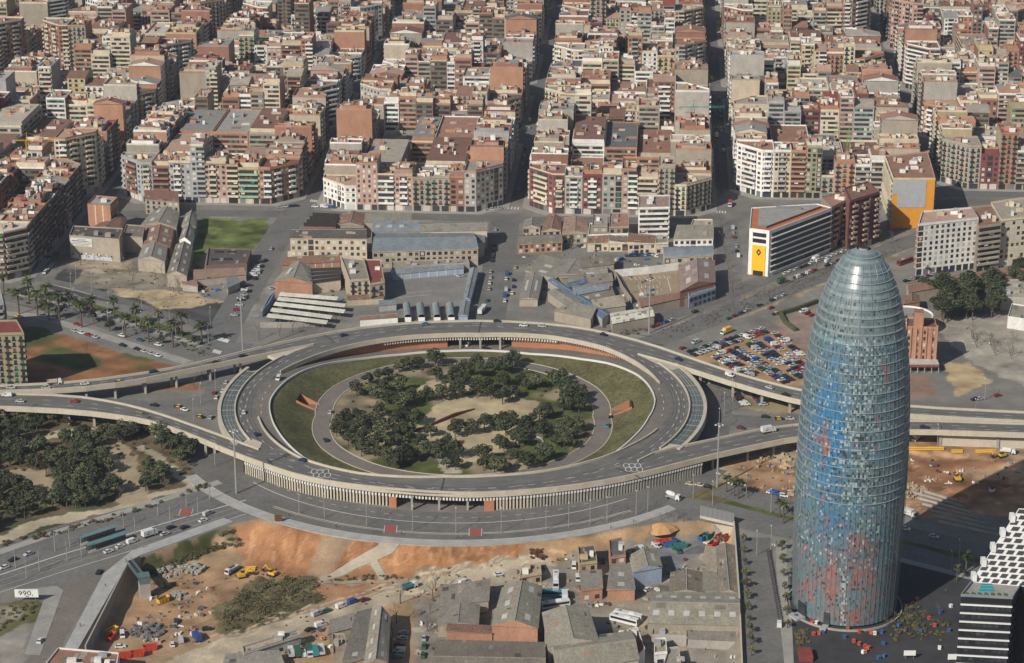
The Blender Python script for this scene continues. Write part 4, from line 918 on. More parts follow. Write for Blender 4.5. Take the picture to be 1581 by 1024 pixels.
def block(u0, u1, v0, v1, phrase, rng, merged=False, d=22.0, c=15.0, skip=()):
    d = min(d, (v1 - v0) * .36, (u1 - u0) * .36)
    mb = MB(); Pp = [(u0 + c - 4, v0 - 4), (u1 - c + 4, v0 - 4), (u1 + 4, v0 + c - 4), (u1 + 4, v1 - c + 4), (u1 - c + 4, v1 + 4), (u0 + c - 4, v1 + 4), (u0 - 4, v1 - c + 4), (u0 - 4, v0 + c - 4)]
    mb.prism([g2w(*p) for p in Pp], 0, .15, paving); struct('pavement', mb)
    W = lambda *pts: [g2w(*p) for p in pts]
    def cuts(a, b):
        n = max(1, int(round((b - a) / rng.uniform(9, 13.5)))); xs = [a + (b - a) * i / n for i in range(n + 1)]
        for i in range(1, n): xs[i] += rng.uniform(-2.2, 2.2)
        return xs
    # back first, so that the colours noted for the fronts go to the fronts
    jobs = []
    xs = cuts(u0 + d, u1 - d); n = len(xs) - 1
    for i in range(n):
        dd = d + rng.uniform(-4, 3)
        jobs.append((W((xs[i], v0), (xs[i + 1], v0), (xs[i + 1], v0 + dd), (xs[i], v0 + dd)), ['s', 'p', 'c', 'p'], f'{ordn(i + 1)} along front'))
    xs = cuts(v0 + d, v1 - d); n = len(xs) - 1
    for i in range(n):
        dd = d + rng.uniform(-4, 3)
        jobs.append((W((u0, xs[i + 1]), (u0, xs[i]), (u0 + dd, xs[i]), (u0 + dd, xs[i + 1])), ['s', 'p', 'c', 'p'], f'{ordn(i + 1)} along sunlit side'))
    xs = cuts(v0 + d, v1 - d); n = len(xs) - 1
    for i in range(n):
        dd = d + rng.uniform(-4, 3)
        jobs.append((W((u1, xs[i]), (u1, xs[i + 1]), (u1 - dd, xs[i + 1]), (u1 - dd, xs[i])), ['s', 'p', 'c', 'p'], f'{ordn(i + 1)} along shaded side'))
    xs = cuts(u0 + d, u1 - d); n = len(xs) - 1
    for i in range(n):
        dd = d + rng.uniform(-4, 3)
        jobs.append((W((xs[i + 1], v1), (xs[i], v1), (xs[i], v1 - dd), (xs[i + 1], v1 - dd)), ['s', 'p', 'c', 'p'], f'{ordn(i + 1)} along rear'))
    K = ['s', 's', 's', 'p', 'p']
    co = [(W((u0, v0 + d), (u0, v0 + c), (u0 + c, v0), (u0 + d, v0), (u0 + d, v0 + d)), K, 'front sunlit corner'),
          (W((u1 - d, v0), (u1 - c, v0), (u1, v0 + c), (u1, v0 + d), (u1 - d, v0 + d)), K, 'front shaded corner'),
          (W((u1, v1 - d), (u1, v1 - c), (u1 - c, v1), (u1 - d, v1), (u1 - d, v1 - d)), K, 'rear shaded corner'),
          (W((u0 + d, v1), (u0 + c, v1), (u0, v1 - c), (u0, v1 - d), (u0 + d, v1 - d)), K, 'rear sunlit corner')]
    jobs = co[:2] + jobs + co[2:]
    for P, k, s in jobs:
        if any(w_ in s for w_ in skip): continue
        lot(P, k, s, phrase, rng, merged)
    # low buildings filling the courtyard
    q = MB() if not merged else far
    lx, ly = u1 - u0 - 2 * d, v1 - v0 - 2 * d; xs = [u0 + d + 1, u0 + d + lx / 3 + rng.uniform(-4, 4), u0 + d + lx * .66 + rng.uniform(-4, 4), u1 - d - 1]; ys = [v0 + d + 1, (v0 + v1) / 2 + rng.uniform(-8, 8), v1 - d - 1]
    for i in range(3):
        for j in range(2):
            if xs[i + 1] - xs[i] < 4 or ys[j + 1] - ys[j] < 4: continue
            P = W((xs[i], ys[j]), (xs[i + 1] - .3, ys[j]), (xs[i + 1] - .3, ys[j + 1] - .3), (xs[i], ys[j + 1] - .3)); h = rng.choice([5, 9, 13, 17, 19, 21, 23])
            if not vis(P, h): continue
            s2 = Sink(far if merged else None); cl = rng.choice(['white', 'cream', 'stone', 'orange_brick', 'greige']); rf = rng.choice(['grey', 'terracotta', 'pale', 'dark_grey', 'beige', 'red_brown'])
            house(P, ['c', 'c', 'c', 'c'], h, cl, rf, 'punch', rng, s2, None, False, clutter=1.0)
            if not merged and NB[0] < 4000:
                s2.finish('courtyard_building', f'low {tx(cl)} building, {tx(rf)} roof, {("sunlit","middle","shaded")[i]} {("front","rear")[j]} courtyard of {phrase}', 'low buildings in the block courtyards', (*cen(P), 0), 'building')
rg = random.Random(21)
US = [-585, -460, -335, -210, -85, 40, 168, 293, 418, 543]
VS = [1310, 1481, 1607, 1734, 1859, 1984, 2109]
COLN = ['outer avenue corner block', 'block beyond shaded corner', 'block behind grassy lot', 'block behind blue-roofed warehouse', 'block behind beige sheds', 'block behind yellow-panelled office', 'block behind white slab', 'block past white slab', 'outermost tower-side block']
ROWN = ['first', 'second', 'third', 'fourth', 'fifth', 'sixth']
SW = 8.0
for r in (0, 1, 2, 3, 4, 5):
    for k in range(len(US) - 1):
        u0, u1 = US[k] + SW, US[k + 1] - SW; v0 = VS[r] + (SW if r else 0); v1 = VS[r + 1] - SW
        c0 = pj(*g2w((u0 + u1) / 2, v1), 20); 
        if not (-170 < c0[0] < 1750): continue
        if r == 0 and k == 1: v0 = 1200
        if r == 0 and k >= 5: v0 = 1352 if k == 5 else 1378
        if r == 0 and k == 1: v0 = 1322
        if r == 0 and k == 2: v0 = 1318
        block(u0, u1, v0, v1, f'{ROWN[r]} {COLN[k]}', rg, merged=(r >= 2 or (r == 1 and (k <= 2 or k >= 7))))
tag(far.build('distant_city'), 'far apartment blocks filling the top of the view street behind street', 'city', None, 'stuff')
# the nearer block in the shade at the outer avenue
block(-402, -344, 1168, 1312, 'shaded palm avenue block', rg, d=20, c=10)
open('/tmp/nb.txt', 'w').write(str(NB[0])) if 0 else print('blocks', NB[0], 'unused hints', len(HINTS) - len(used_h))
# ------------------------------------------------------------------ works, sheds and single buildings placed by hand
SHED = {}
for k, c in dict(ash=(.235, .215, .185), umber=(.19, .165, .13), slate=(.2, .23, .255), steel=(.2, .232, .25), tile=(.22, .125, .088), rusty=(.3, .2, .15), pale=(.62, .6, .5), dark=(.1, .085, .075), pinkish=(.27, .195, .17), blue=(.1, .15, .22), sand=(.34, .29, .22), olive=(.255, .235, .185)).items():
    SHED[k] = mat('shed_' + k, c, .9, .25, .16, rnd=.1, fine=.2, stretch=(1, .45, 1))
skyl = mat('skylight', (.45, .45, .42), .5, .2, .5)
def quad_w(px, z): return [gp(x, y, z) for x, y in px]
rh_ = random.Random(77)
def lowz(px):
    x = sum(p[0] for p in px) / len(px); y = max(p[1] for p in px); return round(gl(x, y)[2], 2)
def shed(label, px, h, wall='stone', roof='ash', kind='gable', rh=2.2, along=None, sky=0, st='blank', name='workshop', cat='workshop', z0=None, group=None, huts=0, shop=False):
    z0 = lowz(px) if z0 is None else z0
    Q = quad_w(px, z0 + h); c = cen(Q); t = thing(name, label, cat, (*c, z0), 0, group); z1 = z0 + h
    wm = MB(); parts = Sink(fine=1)
    for i in range(len(Q)): facade(wm, parts, Q[i], Q[(i + 1) % len(Q)], z0, z1, st if not isinstance(st, (list, tuple)) else st[i], wall, rh_, shop=shop)
    RM = SHED.get(roof) or ROOF[roof]; W = WALL[wall]; rm = MB(); slopes = []
    if kind == 'flat' or len(Q) != 4:
        rm.face([(*p, z1 + .02) for p in Q], RM); pm = MB()
        for i in range(len(Q)): wall_along(pm, [Q[i], Q[(i + 1) % len(Q)]], z1, z1 + .7, .3, W, side=.5)
        pm.build('parapet', t); slopes.append([(*p, z1 + .05) for p in Q])
    else:
        O = poly_in(Q, -.35); a, b, cc, d = [np.array((*p, z1)) for p in O]
        l1 = np.linalg.norm(b - a) + np.linalg.norm(cc - d); l2 = np.linalg.norm(d - a) + np.linalg.norm(cc - b)
        if (l1 >= l2) if along is None else along == 'x': pass
        else: a, b, cc, d = b, cc, d, a
        up = np.array((0, 0, rh))
        if kind == 'gable':
            m1, m2 = (a + d) / 2 + up, (b + cc) / 2 + up
            rm.face([tuple(a), tuple(b), tuple(m2), tuple(m1)], RM); rm.face([tuple(cc), tuple(d), tuple(m1), tuple(m2)], RM)
            wm.face([tuple(d), tuple(a), tuple(m1)], W); wm.face([tuple(b), tuple(cc), tuple(m2)], W); slopes += [[a, b, m2, m1], [cc, d, m1, m2]]
            rr_ = MB(); rr_.bar(m1 + (0, 0, .05), m2 + (0, 0, .05), .22, ROOF['grey']); rr_.build('ridge', t)
        elif kind == 'mono':
            rm.face([tuple(a), tuple(b), tuple(cc + up), tuple(d + up)], RM); wm.face([tuple(b), tuple(cc), tuple(cc + up)], W); wm.face([tuple(d), tuple(a), tuple(d + up)], W); wm.face([tuple(cc), tuple(d), tuple(d + up), tuple(cc + up)], W); slopes.append([a, b, cc + up, d + up])
        elif kind == 'barrel':
            n = 7; prev = None
            for i in range(n + 1):
                th = pi * i / n; s = .5 - .5 * cos(th); q1, q2 = a * (1 - s) + d * s + up * sin(th), b * (1 - s) + cc * s + up * sin(th)
                if prev is not None: rm.face([tuple(prev[0]), tuple(prev[1]), tuple(q2), tuple(q1)], RM)
                prev = (q1, q2)
        elif kind == 'saw':
            n = 4
            for i in range(n):
                s0, s1 = i / n, (i + 1) / n; p = lambda s, e: (a * (1 - s) + b * s) if e == 0 else (d * (1 - s) + cc * s)
                q0, q1, q2, q3 = p(s0, 0), p(s1, 0), p(s1, 1), p(s0, 1)
                rm.face([tuple(q0 + up), tuple(q1), tuple(q2), tuple(q3 + up)], RM); rm.face([tuple(q0), tuple(q0 + up), tuple(q3 + up), tuple(q3)][::-1], recess_shade); wm.face([tuple(q0), tuple(q1), tuple(q0 + up)], W); wm.face([tuple(q3), tuple(q2), tuple(q3 + up)][::-1], W)
    for S_ in slopes:   # replaced and stained sheets
        S_ = [np.array(x, float) for x in S_]; nn = np.cross(S_[1] - S_[0], S_[3 if len(S_) > 3 else 2] - S_[0]); nn = nn / (np.linalg.norm(nn) + 1e-9); nn = nn if nn[2] > 0 else -nn
        if len(S_) != 4: continue
        for k in range(rh_.randint(3, 9)):
            u, v = rh_.uniform(0, .88), rh_.choice([0, .25, .5, .7]); uvquad(rm, *S_, u, u + rh_.uniform(.03, .13), v + .02, v + rh_.choice([.2, .28]), rh_.choice([SHED['ash'], SHED['rusty'], SHED['olive'], SHED['umber'], SHED['sand'], RM, SHED['dark']]), .03 + k * .004, nn)
    rm.build('roof', t)
    for k in range(sky):
        A_, B_, C_, D_ = slopes[k % len(slopes)]; n2 = max(1, (sky + 1) // len(slopes)); u = (k // len(slopes) + .5) / n2; mb = MB()
        nrm_ = np.cross(np.array(B_) - np.array(A_), np.array(D_) - np.array(A_)); nrm_ = nrm_ / np.linalg.norm(nrm_); nrm_ = nrm_ if nrm_[2] > 0 else -nrm_
        uvquad(mb, A_, B_, C_, D_, u - .2 / n2, u + .2 / n2, .38, .62, skyl, .07, nrm_); mb.build('skylight', t)
    for k in range(huts):
        p = np.array(Q[0]) + (np.array(Q[1]) - np.array(Q[0])) * rh_.uniform(.2, .8) + (np.array(Q[3 if len(Q) == 4 else 2]) - np.array(Q[0])) * rh_.uniform(.25, .75); mb = MB(); mb.box((p[0], p[1], z1), (rh_.uniform(1.5, 3.5), rh_.uniform(1.5, 3), rh_.uniform(1, 2.4)), rh_.choice([WALL['white'], WALL['grey'], WALL[wall]])); mb.build('roof_hut', t)
    wm.build('wall', t)
    for n, mb in parts.parts:
        if mb.f: mb.build(n, t)
    return t, Q, z1
def text_obj(name, txt, size, loc, rot, m, parent, sx=1.0):
    cu = bpy.data.curves.new("t_" + name, 'FONT'); cu.body = txt; cu.size = size; cu.align_x = 'CENTER'; cu.align_y = 'CENTER'; cu.extrude = .02
    o0 = bpy.data.objects.new("t_" + name, cu); me = bpy.data.meshes.new_from_object(o0); bpy.data.objects.remove(o0); me.materials.clear(); me.materials.append(m)
    o = bpy.data.objects.new(name, me); COL.objects.link(o); o.parent = parent; o.location = np.array(loc) - np.array(parent.location); o.rotation_euler = rot; o.scale = (sx, 1, 1); return o

# --- wasteland side, beyond the palm avenue
t, Q, z1 = shed('long beige party wall building with white painted notice above graffiti, beside wasteland', [(107, 365), (184, 371), (190, 354), (113, 350)], 13, 'stone', 'dark', 'flat', huts=2, name='warehouse', cat='warehouse')
a, b = np.array(Q[0]), np.array(Q[1]); e = (b - a) / np.linalg.norm(b - a); n_ = np.array((e[1], -e[0])); rz = math.atan2(e[1], e[0])
mb = MB(); p = a + e * 7 + n_ * .1; mb.box((p[0], p[1], 7.6), (13, .2, 4.8), white_paint, rz, bottom=True); mb.build('notice', t)
mb = MB()
for i, (w_, hh_) in enumerate(((4.0, .5), (11.2, .5), (11, .4), (10.5, .4), (7.5, .4))):   # lines too small to read
    s = -w_ / 2
    while s < w_ / 2 - (1.6 if i == 1 else 0):
        l_ = rh_.uniform(.25, .9); q_ = a + e * (7 + s + l_ / 2) + n_ * .22; mb.box((q_[0], q_[1], 11.4 - i * .85), (l_, .06, hh_ * rh_.uniform(.7, 1)), metal_grey if i != 1 else dark_metal, rz, bottom=True); s += l_ + rh_.uniform(.12, .35)
mb.build('lettering', t); q_ = a + e * 12 + n_ * .24; text_obj('lettering', 'S.A', .8, (q_[0], q_[1], 10.8), (pi / 2, 0, rz), dark_metal, t)
mb = MB()
for k in range(46): q_ = a + e * rh_.uniform(1, 26) + n_ * .18; mb.box((q_[0], q_[1], rh_.uniform(1.2, 3.2)), (rh_.uniform(.3, 1.3), .08, rh_.uniform(.3, 1.2)), rh_.choice([white_paint, white_paint, SHED['steel'], dark_metal]), rz, bottom=True)
mb.build('graffiti', t)
mb = MB(); L = [tuple(a + e * s + n_ * .12) for s in (1, 8, 16, 25)]; wall_along(mb, L, .2, 2.6, .08, mat('graffiti', (.42, .46, .5), .8, .4, .9, fine=.5)); mb.build('graffiti', t)
shed('tall plain orange brick tower house standing among the old workshops', [(135, 316), (170, 318), (182, 306), (147, 303)], 20, 'orange_brick', 'grey', 'flat', huts=1, st=['stripe', 'punch', 'blank', 'blank'], name='tower_house', cat='house')
shed('low dark workshop roof against the brick tower house', [(140, 352), (185, 358), (196, 338), (178, 332)], 10, 'stone', 'red_brown', 'gable')
for i, (px, h, rf, wl, lb) in enumerate([
    ([(218, 347), (272, 351), (277, 328), (240, 322)], 8, 'ash', 'stone', 'wide grey gabled workshop with roof lights behind the notice building'),
    ([(222, 378), (262, 381), (268, 354), (228, 350)], 7, 'tile', 'brick', 'reddish gabled workshop in the middle of the old works'),
    ([(213, 400), (254, 404), (258, 382), (222, 378)], 7, 'ash', 'stone', 'grey gabled workshop nearest the wasteland graffiti'),
    ([(189, 366), (220, 368), (224, 350), (195, 348)], 9, 'umber', 'stone', 'brown flat topped workshop between notice building and gabled works'),
    ([(258, 424), (288, 426), (297, 380), (272, 378)], 7, 'umber', 'stone', 'long brown shed with pale roof lights at the wasteland corner'),
    ([(277, 371), (294, 374), (300, 352), (284, 350)], 6, 'ash', 'white', 'small white gabled shed with grey roof by the grassy lot'),
    ([(280, 350), (302, 352), (304, 331), (288, 330)], 6, 'ash', 'greige', 'grey gabled shed by the shaded edge of grassy lot')]):
    shed(lb, px, h, wl, rf, 'flat' if i == 3 else 'gable', 2.4, along='y' if i in (4, 5, 6) else None, sky=[4, 4, 2, 0, 8, 2, 2][i], group='old works beside the grassy lot')
shed('beige house with red roof in front of apartment row by grassy lot', [(224, 308), (276, 312), (274, 298), (224, 296)], 9, 'stone', 'red_brown', 'mono', 1, st=['punch', 'blank', 'blank', 'blank'], name='house', cat='house')
t, Q, z1 = shed('dark brown flat deck with four raised hatches at the grassy lot edge', [(318, 412), (381, 408), (388, 386), (322, 384)], 5, 'brown', 'dark', 'flat')
for s_, u_ in ((.2, .35), (.5, .35), (.25, .8), (.55, .8)):
    p = (np.array(Q[0]) * (1 - s_) + np.array(Q[1]) * s_) * (1 - u_) + (np.array(Q[3]) * (1 - s_) + np.array(Q[2]) * s_) * u_; mb = MB(); mb.box((p[0], p[1], z1), (4.5, 1.8, .8), dark_metal); mb.build('hatch', t)
shed('rusty corrugated lean-to roof below the dark hatch deck', [(300, 432), (380, 424), (376, 415), (298, 419)], 4, 'stone', 'rusty', 'mono', .8)
shed('pale blue corrugated hut in the scrap plot below grassy lot', [(352, 445), (370, 436), (366, 428), (350, 431)], 4, 'greige', 'steel', 'mono', .6)
shed('low grey hut with tarpaulin in the scrap plot', [(282, 440), (305, 442), (302, 428), (280, 428)], 3.5, 'greige', 'rusty', 'mono', .5)
# --- between the two streets
shed('long dark brick warehouse with two rows of openings beside the street', [(448, 368), (566, 369), (564, 352), (452, 354)], 14, 'beige', 'dark', 'gable', 2.4, st=['punch', 'blank', 'blank', 'blank'], name='warehouse', cat='warehouse')
shed('little brick house with dark roof built onto the long brick warehouse', [(456, 376), (482, 377), (482, 370), (458, 369)], 8.5, 'beige', 'dark', 'mono', 1, st=['punch', 'blank', 'blank', 'blank'], name='house', cat='house')
shed('low beige annexe in front of the long brick warehouse', [(444, 390), (563, 392), (562, 378), (484, 376)], 5, 'beige', 'olive', 'flat', huts=3)
shed('red tiled twin roofed workshop behind the long brick warehouse', [(470, 349), (518, 350), (524, 331), (488, 329)], 8, 'brick', 'tile', 'saw', 2.2)
shed('umber roofed shed behind the warehouse beside red tiled workshop', [(520, 348), (562, 349), (562, 331), (530, 330)], 8, 'stone', 'tile', 'gable', 2, along='y')
t, _, _ = shed('largest warehouse with broad blue-grey metal roof and pale brick front', [(575, 389), (738, 384), (730, 360), (580, 359)], 10, 'beige', 'steel', 'gable', 2.2, sky=0, st=['punch', 'blank', 'blank', 'blank'], name='warehouse', cat='warehouse')
shed('blue-grey roofed bay with skylights behind the largest warehouse', [(574, 358), (647, 358), (646, 343), (577, 344)], 11, 'stone', 'steel', 'mono', 1, sky=3, name='warehouse', cat='warehouse')
shed('long ash grey roofed bay behind the largest warehouse', [(648, 358), (752, 356), (751, 341), (648, 344)], 11, 'beige', 'ash', 'gable', 1.6, name='warehouse', cat='warehouse')
shed('brown grey roof along the street behind the blue-grey bay', [(563, 343), (636, 342), (634, 331), (565, 332)], 9, 'stone', 'olive', 'mono', 1.2, name='warehouse', cat='warehouse')
shed('small metal roofed annexe at street end of the largest warehouse', [(733, 380), (748, 374), (748, 361), (727, 364)], 8, 'beige', 'steel', 'mono', 1.5)
shed('brick walled yard building of rust brown bays beneath warehouse annexe', [(436, 410), (525, 404), (524, 395), (440, 400)], 5.5, 'orange_brick', 'tile', 'mono', 1, st='stripe')
shed('grey brown gabled shed with brick sides at the street corner', [(424, 434), (482, 438), (478, 412), (448, 409)], 7, 'orange_brick', 'olive', 'gable', 2.6, along='y', sky=2)
shed('saw-tooth roofed workshop beside cream three-storey house', [(478, 438), (526, 432), (524, 413), (474, 414)], 6, 'beige', 'ash', 'saw', 1.8)
shed('cream three-storey old house with flat roof among the workshops', [(540, 434), (570, 432), (562, 402), (526, 398)], 12, 'beige', 'olive', 'flat', st=['french', 'punch', 'blank', 'blank'], name='old_house', cat='house', huts=3)
shed('old house with red terrace roof adjoining cream three-storey house', [(571, 440), (594, 436), (587, 402), (563, 402)], 11, 'beige', 'red', 'flat', st=['french', 'blank', 'blank', 'blank'], name='old_house', cat='house', huts=1)
shed('low red tiled porch along foot of the old houses', [(536, 463), (592, 460), (590, 454), (538, 456)], 3.5, 'beige', 'tile', 'mono', .6)
for i in range(5):
    (xa, ya), (xb, yb) = [((430, 456), (520, 463)), ((427, 463), (532, 474)), ((422, 471), (531, 483)), ((417, 480), (511, 492)), ((411, 489), (504, 500))][i]
    z = 4.2; A_, B_ = gp(xa, ya, z), gp(xb, yb, z); t = thing('canopy', f'long pale canopy roof over stalls, {ordn(i + 1)} of five counted from old houses', 'canopy', (*A_, 0), 0, 'five parallel market canopies')
    mb = MB(); P = [A_, B_, (B_[0] + .5, B_[1] + 5.0), (A_[0] + .5, A_[1] + 5.0)]; mb.prism(P, z - .25, z, SHED['pale'], bottom=True); mb.build('roof', t)
    for k in range(7):
        for d_ in (.6, 4.3): mb = MB(); s_ = (k + .5) / 7; mb.bar((A_[0] + (B_[0] - A_[0]) * s_ + .3, A_[1] + (B_[1] - A_[1]) * s_ + d_, 0), (A_[0] + (B_[0] - A_[0]) * s_ + .3, A_[1] + (B_[1] - A_[1]) * s_ + d_, z - .25), .12, metal_grey); mb.build('post', t)
mb = MB(); L = P0((402, 506), (450, 506), (505, 503)); wall_along(mb, L, 0, 3, .3, WALL['greige']); tag(mb.build('boundary_wall', None, (*L[0], 0)), 'pale boundary wall below the five market canopies', 'wall')
shed('low dark blue container office beside the five canopies', [(405, 480), (416, 460), (424, 452), (414, 470)], 3.5, 'blue_grey', 'blue', 'flat')
shed('long blue-green shelter along the back of the walled car park', [(606, 424), (716, 414), (714, 409), (604, 418)], 3.4, 'blue_grey', 'steel', 'mono', .5, st='stripe')
shed('white walled store row above the car park shelter', [(605, 414), (725, 407), (722, 400), (604, 405)], 4, 'greige', 'olive', 'flat', huts=4)
shed('long pale blue roofed shed between car park and street', [(716, 462), (726, 462), (738, 416), (726, 414)], 4.2, 'blue_grey', 'steel', 'gable', .9)
shed('grey roofed hut at street end of the car park shed', [(708, 488), (722, 488), (725, 466), (713, 466)], 4.2, 'blue_grey', 'steel', 'gable', .9)
for i, x in enumerate((624, 645, 669, 691)):
    shed(f'white half round roofed hangar, {ordn(i + 1)} of four along car park edge', [(x + 1, 490), (x + 11, 490), (x + 8, 470), (x - 1, 471)], 2.6, 'white', 'steel', 'barrel', 1.7, along='y', name='hangar', cat='hangar', group='four half round hangars')
shed('red roofed low white house below the walled car park', [(556, 494), (614, 490), (612, 484), (556, 489)], 4, 'white', 'tile', 'gable', 1, name='house', cat='house')
shed('small blue roofed kiosk between canopies and old houses', [(585, 472), (612, 470), (610, 464), (586, 465)], 3.4, 'grey', 'steel', 'mono', .4)
# --- beyond the second street
R2 = [([(808, 352), (834, 352), (834, 340), (810, 340)], 6, 'beige', 'ash', 'gable'), ([(836, 358), (866, 356), (866, 336), (846, 332)], 6, 'beige', 'tile', 'gable'), ([(868, 362), (908, 360), (906, 340), (872, 336)], 6, 'stone', 'rusty', 'gable'),
      ([(908, 364), (970, 362), (970, 346), (910, 346)], 6.5, 'white', 'olive', 'flat'), ([(914, 350), (938, 350), (938, 332), (916, 332)], 10, 'stone', 'grey', 'flat'), ([(940, 352), (971, 351), (970, 330), (942, 330)], 10, 'stone', 'terracotta', 'flat'),
      ([(800, 378), (868, 374), (866, 362), (802, 364)], 5.5, 'orange_brick', 'umber', 'gable'), ([(907, 376), (940, 375), (938, 366), (908, 366)], 5, 'cream', 'tile', 'mono'), ([(941, 376), (970, 375), (970, 366), (940, 366)], 5, 'cream', 'umber', 'mono'),
      ([(970, 378), (1012, 376), (1012, 364), (972, 364)], 6, 'cream', 'tile', 'mono'), ([(1012, 377), (1032, 376), (1030, 364), (1013, 365)], 6, 'cream', 'ash', 'flat'), ([(1040, 370), (1101, 369), (1101, 352), (1046, 352)], 6.5, 'white', 'olive', 'mono'),
      ([(1065, 352), (1100, 350), (1100, 340), (1070, 340)], 7, 'cream', 'beige', 'flat'), ([(1026, 398), (1101, 394), (1101, 381), (1024, 383)], 7, 'beige', 'slate', 'barrel')]
TXW = ['beige walled shed with ash roof at the street end', 'tile roofed house beside the leafless street corner tree', 'rust roofed gabled house behind leafless tree', 'white fronted workshop with olive flat roof', 'small grey topped stone house behind white fronted workshop', 'stone house with terracotta terrace behind white fronted workshop', 'long brick house with brown gable at the street', 'cream low house with red tiles facing the yards', 'cream low house with brown roof next to red tiled one', 'wider cream house with red tiles facing car yard', 'narrow ash roofed house next to wider red tiled house', 'olive roofed shed with white openings by side street', 'cream box house by the side street crossing', 'barrel vaulted slate grey hall above the car yard']
for (px, h, wl, rf, kd), lb in zip(R2, TXW): shed(lb, px, h, wl, rf, kd, 1.8, st=['punch', 'blank', 'blank', 'blank'], huts=1 if kd == 'flat' else 0, name='house' if 'house' in lb else 'workshop', cat='house' if 'house' in lb else 'workshop', group='old houses and works beyond second street')
shed('narrow white apartment house hung with washing among low roofs', [(986, 322), (1034, 321), (1034, 303), (986, 303)], 19, 'white', 'pinkish', 'flat', st=['band', 'punch', 'blank', 'blank'], name='apartment_house', cat='house', huts=3)
YD = [([(812, 420), (858, 430), (880, 404), (836, 396)], 'olive'), ([(848, 426), (902, 424), (912, 404), (870, 400)], 'ash'), ([(896, 414), (948, 408), (946, 396), (898, 400)], 'umber'), ([(868, 430), (938, 424), (936, 412), (880, 416)], 'olive'), ([(878, 442), (946, 434), (944, 424), (878, 430)], 'ash'), ([(888, 456), (940, 446), (938, 436), (884, 442)], 'slate'), ([(902, 470), (950, 458), (944, 446), (894, 456)], 'umber'), ([(846, 452), (886, 480), (900, 466), (864, 446)], 'ash'), ([(856, 480), (912, 492), (920, 478), (884, 468)], 'olive'), ([(802, 462), (830, 462), (838, 424), (812, 422)], 'ash'), ([(920, 478), (966, 472), (960, 458), (914, 466)], 'sand'), ([(946, 500), (1010, 488), (1004, 474), (942, 484)], 'pale')]
for i, (px, rf) in enumerate(YD): shed(f'low {dict(olive="olive brown", ash="ash grey", umber="umber", slate="slate", sand="sandy", pale="pale")[rf]} roofed shed in the crowded yards, {ordn(i + 1)} counting towards the roundabout', px, 4.2 + (i % 3) * .7, 'stone', rf, 'gable' if i % 2 else 'mono', 1.0, sky=2 if i % 3 == 0 else 0, huts=0, group='crowded yard sheds')
shed('long narrow blue roofed shed running diagonally through the yards', [(930, 492), (944, 484), (856, 430), (846, 433)], 4.6, 'grey', 'blue', 'gable', .8)
shed('bright blue patched roof across the yards', [(878, 444), (906, 436), (904, 431), (875, 439)], 5.4, 'grey', 'blue', 'mono', .5)
shed('large pinkish gabled hall with brick sides at avenue corner', [(1050, 450), (1104, 436), (1103, 402), (1048, 412)], 9, 'brick', 'pinkish', 'gable', 3.2, along='y', sky=4, name='hall', cat='hall')
shed('long brown tiled shed in front of the striped parking yard', [(990, 474), (1062, 458), (1058, 450), (985, 462)], 5, 'stone', 'tile', 'gable', 1.4)
mb = MB(); L = P0((949, 428), (1000, 423), (1047, 417)); wall_along(mb, L, 0, 4.2, .4, WALL['white']); tag(mb.build('boundary_wall', None, (*L[0], 0)), 'tall white wall along the back of the striped parking yard', 'wall')
mb = MB(); L = P0((948, 426), (962, 452), (975, 470)); wall_along(mb, L, 0, 3.6, .4, WALL['stone']); tag(mb.build('boundary_wall', None, (*L[0], 0)), 'stone wall between the striped parking yard and crowded sheds', 'wall')
shed('blue shuttered shopfront building on the avenue below pinkish hall', [(1064, 460), (1105, 446), (1103, 438), (1062, 452)], 6.5, 'blue_grey', 'slate', 'flat', st=['punch', 'blank', 'blank', 'blank'])

# --- office with the yellow panel
ho = 26.0
P = [gp(1157, 354, ho), gp(1188, 358, ho), gp(1284, 322, ho), gp(1262, 316, ho), gp(1160, 322, ho)]
t = thing('office_building', 'white banded office block with orange roof edge and yellow emblem panel', 'office', (*P[0], 0)); pts_ = Sink()
wm = MB()
for i in range(5): facade(wm, pts_, P[i], P[(i + 1) % 5], 0, ho, 'blank', 'white', rh_, shop=False)
wm.build('wall', t)
for k in range(7):
    z = 2.6 + k * 3.3
    a, b = np.array(P[1]), np.array(P[2]); e = (b - a) / np.linalg.norm(b - a); n_ = np.array((e[1], -e[0])); L_ = np.linalg.norm(b - a)
    mb = MB(); wall_along(mb, [tuple(a + e * 2.5 + n_ * .12), tuple(b - e * .6 + n_ * .12)], z, z + 2.1, .2, glass_dark); mb.build('window_band', t)
    mb = MB(); wall_along(mb, [tuple(a + e * 2 + n_ * .5), tuple(b + n_ * .5)], z - .45, z - .15, .9, white_m); mb.build('sun_shelf', t)
    if k >= 1:
        a, b = np.array(P[0]), np.array(P[4]); mb = MB(); wall_along(mb, [tuple(a + (b - a) * .06 + (-.15, 0)), tuple(a + (b - a) * .94 + (-.15, 0))], z, z + 1.9, .2, glass_dark); mb.build('window_band', t)
a, b = np.array(P[0]), np.array(P[1]); e = (b - a) / np.linalg.norm(b - a); n_ = np.array((e[1], -e[0])); rz = math.atan2(e[1], e[0]); L_ = np.linalg.norm(b - a); mid = a + e * L_ * .52
yel = mat('panel_yellow', (.78, .44, .02), .6, .06, .5)
mb = MB(); q = mid + n_ * .25; mb.box((q[0], q[1], .2), (L_ * .66, .4, 17.2), yel, rz); pn = mb.build('sign_panel', t)
mb = MB(); q = mid + n_ * .5; D_ = lambda s, z: (q[0] + e[0] * s, q[1] + e[1] * s, z)
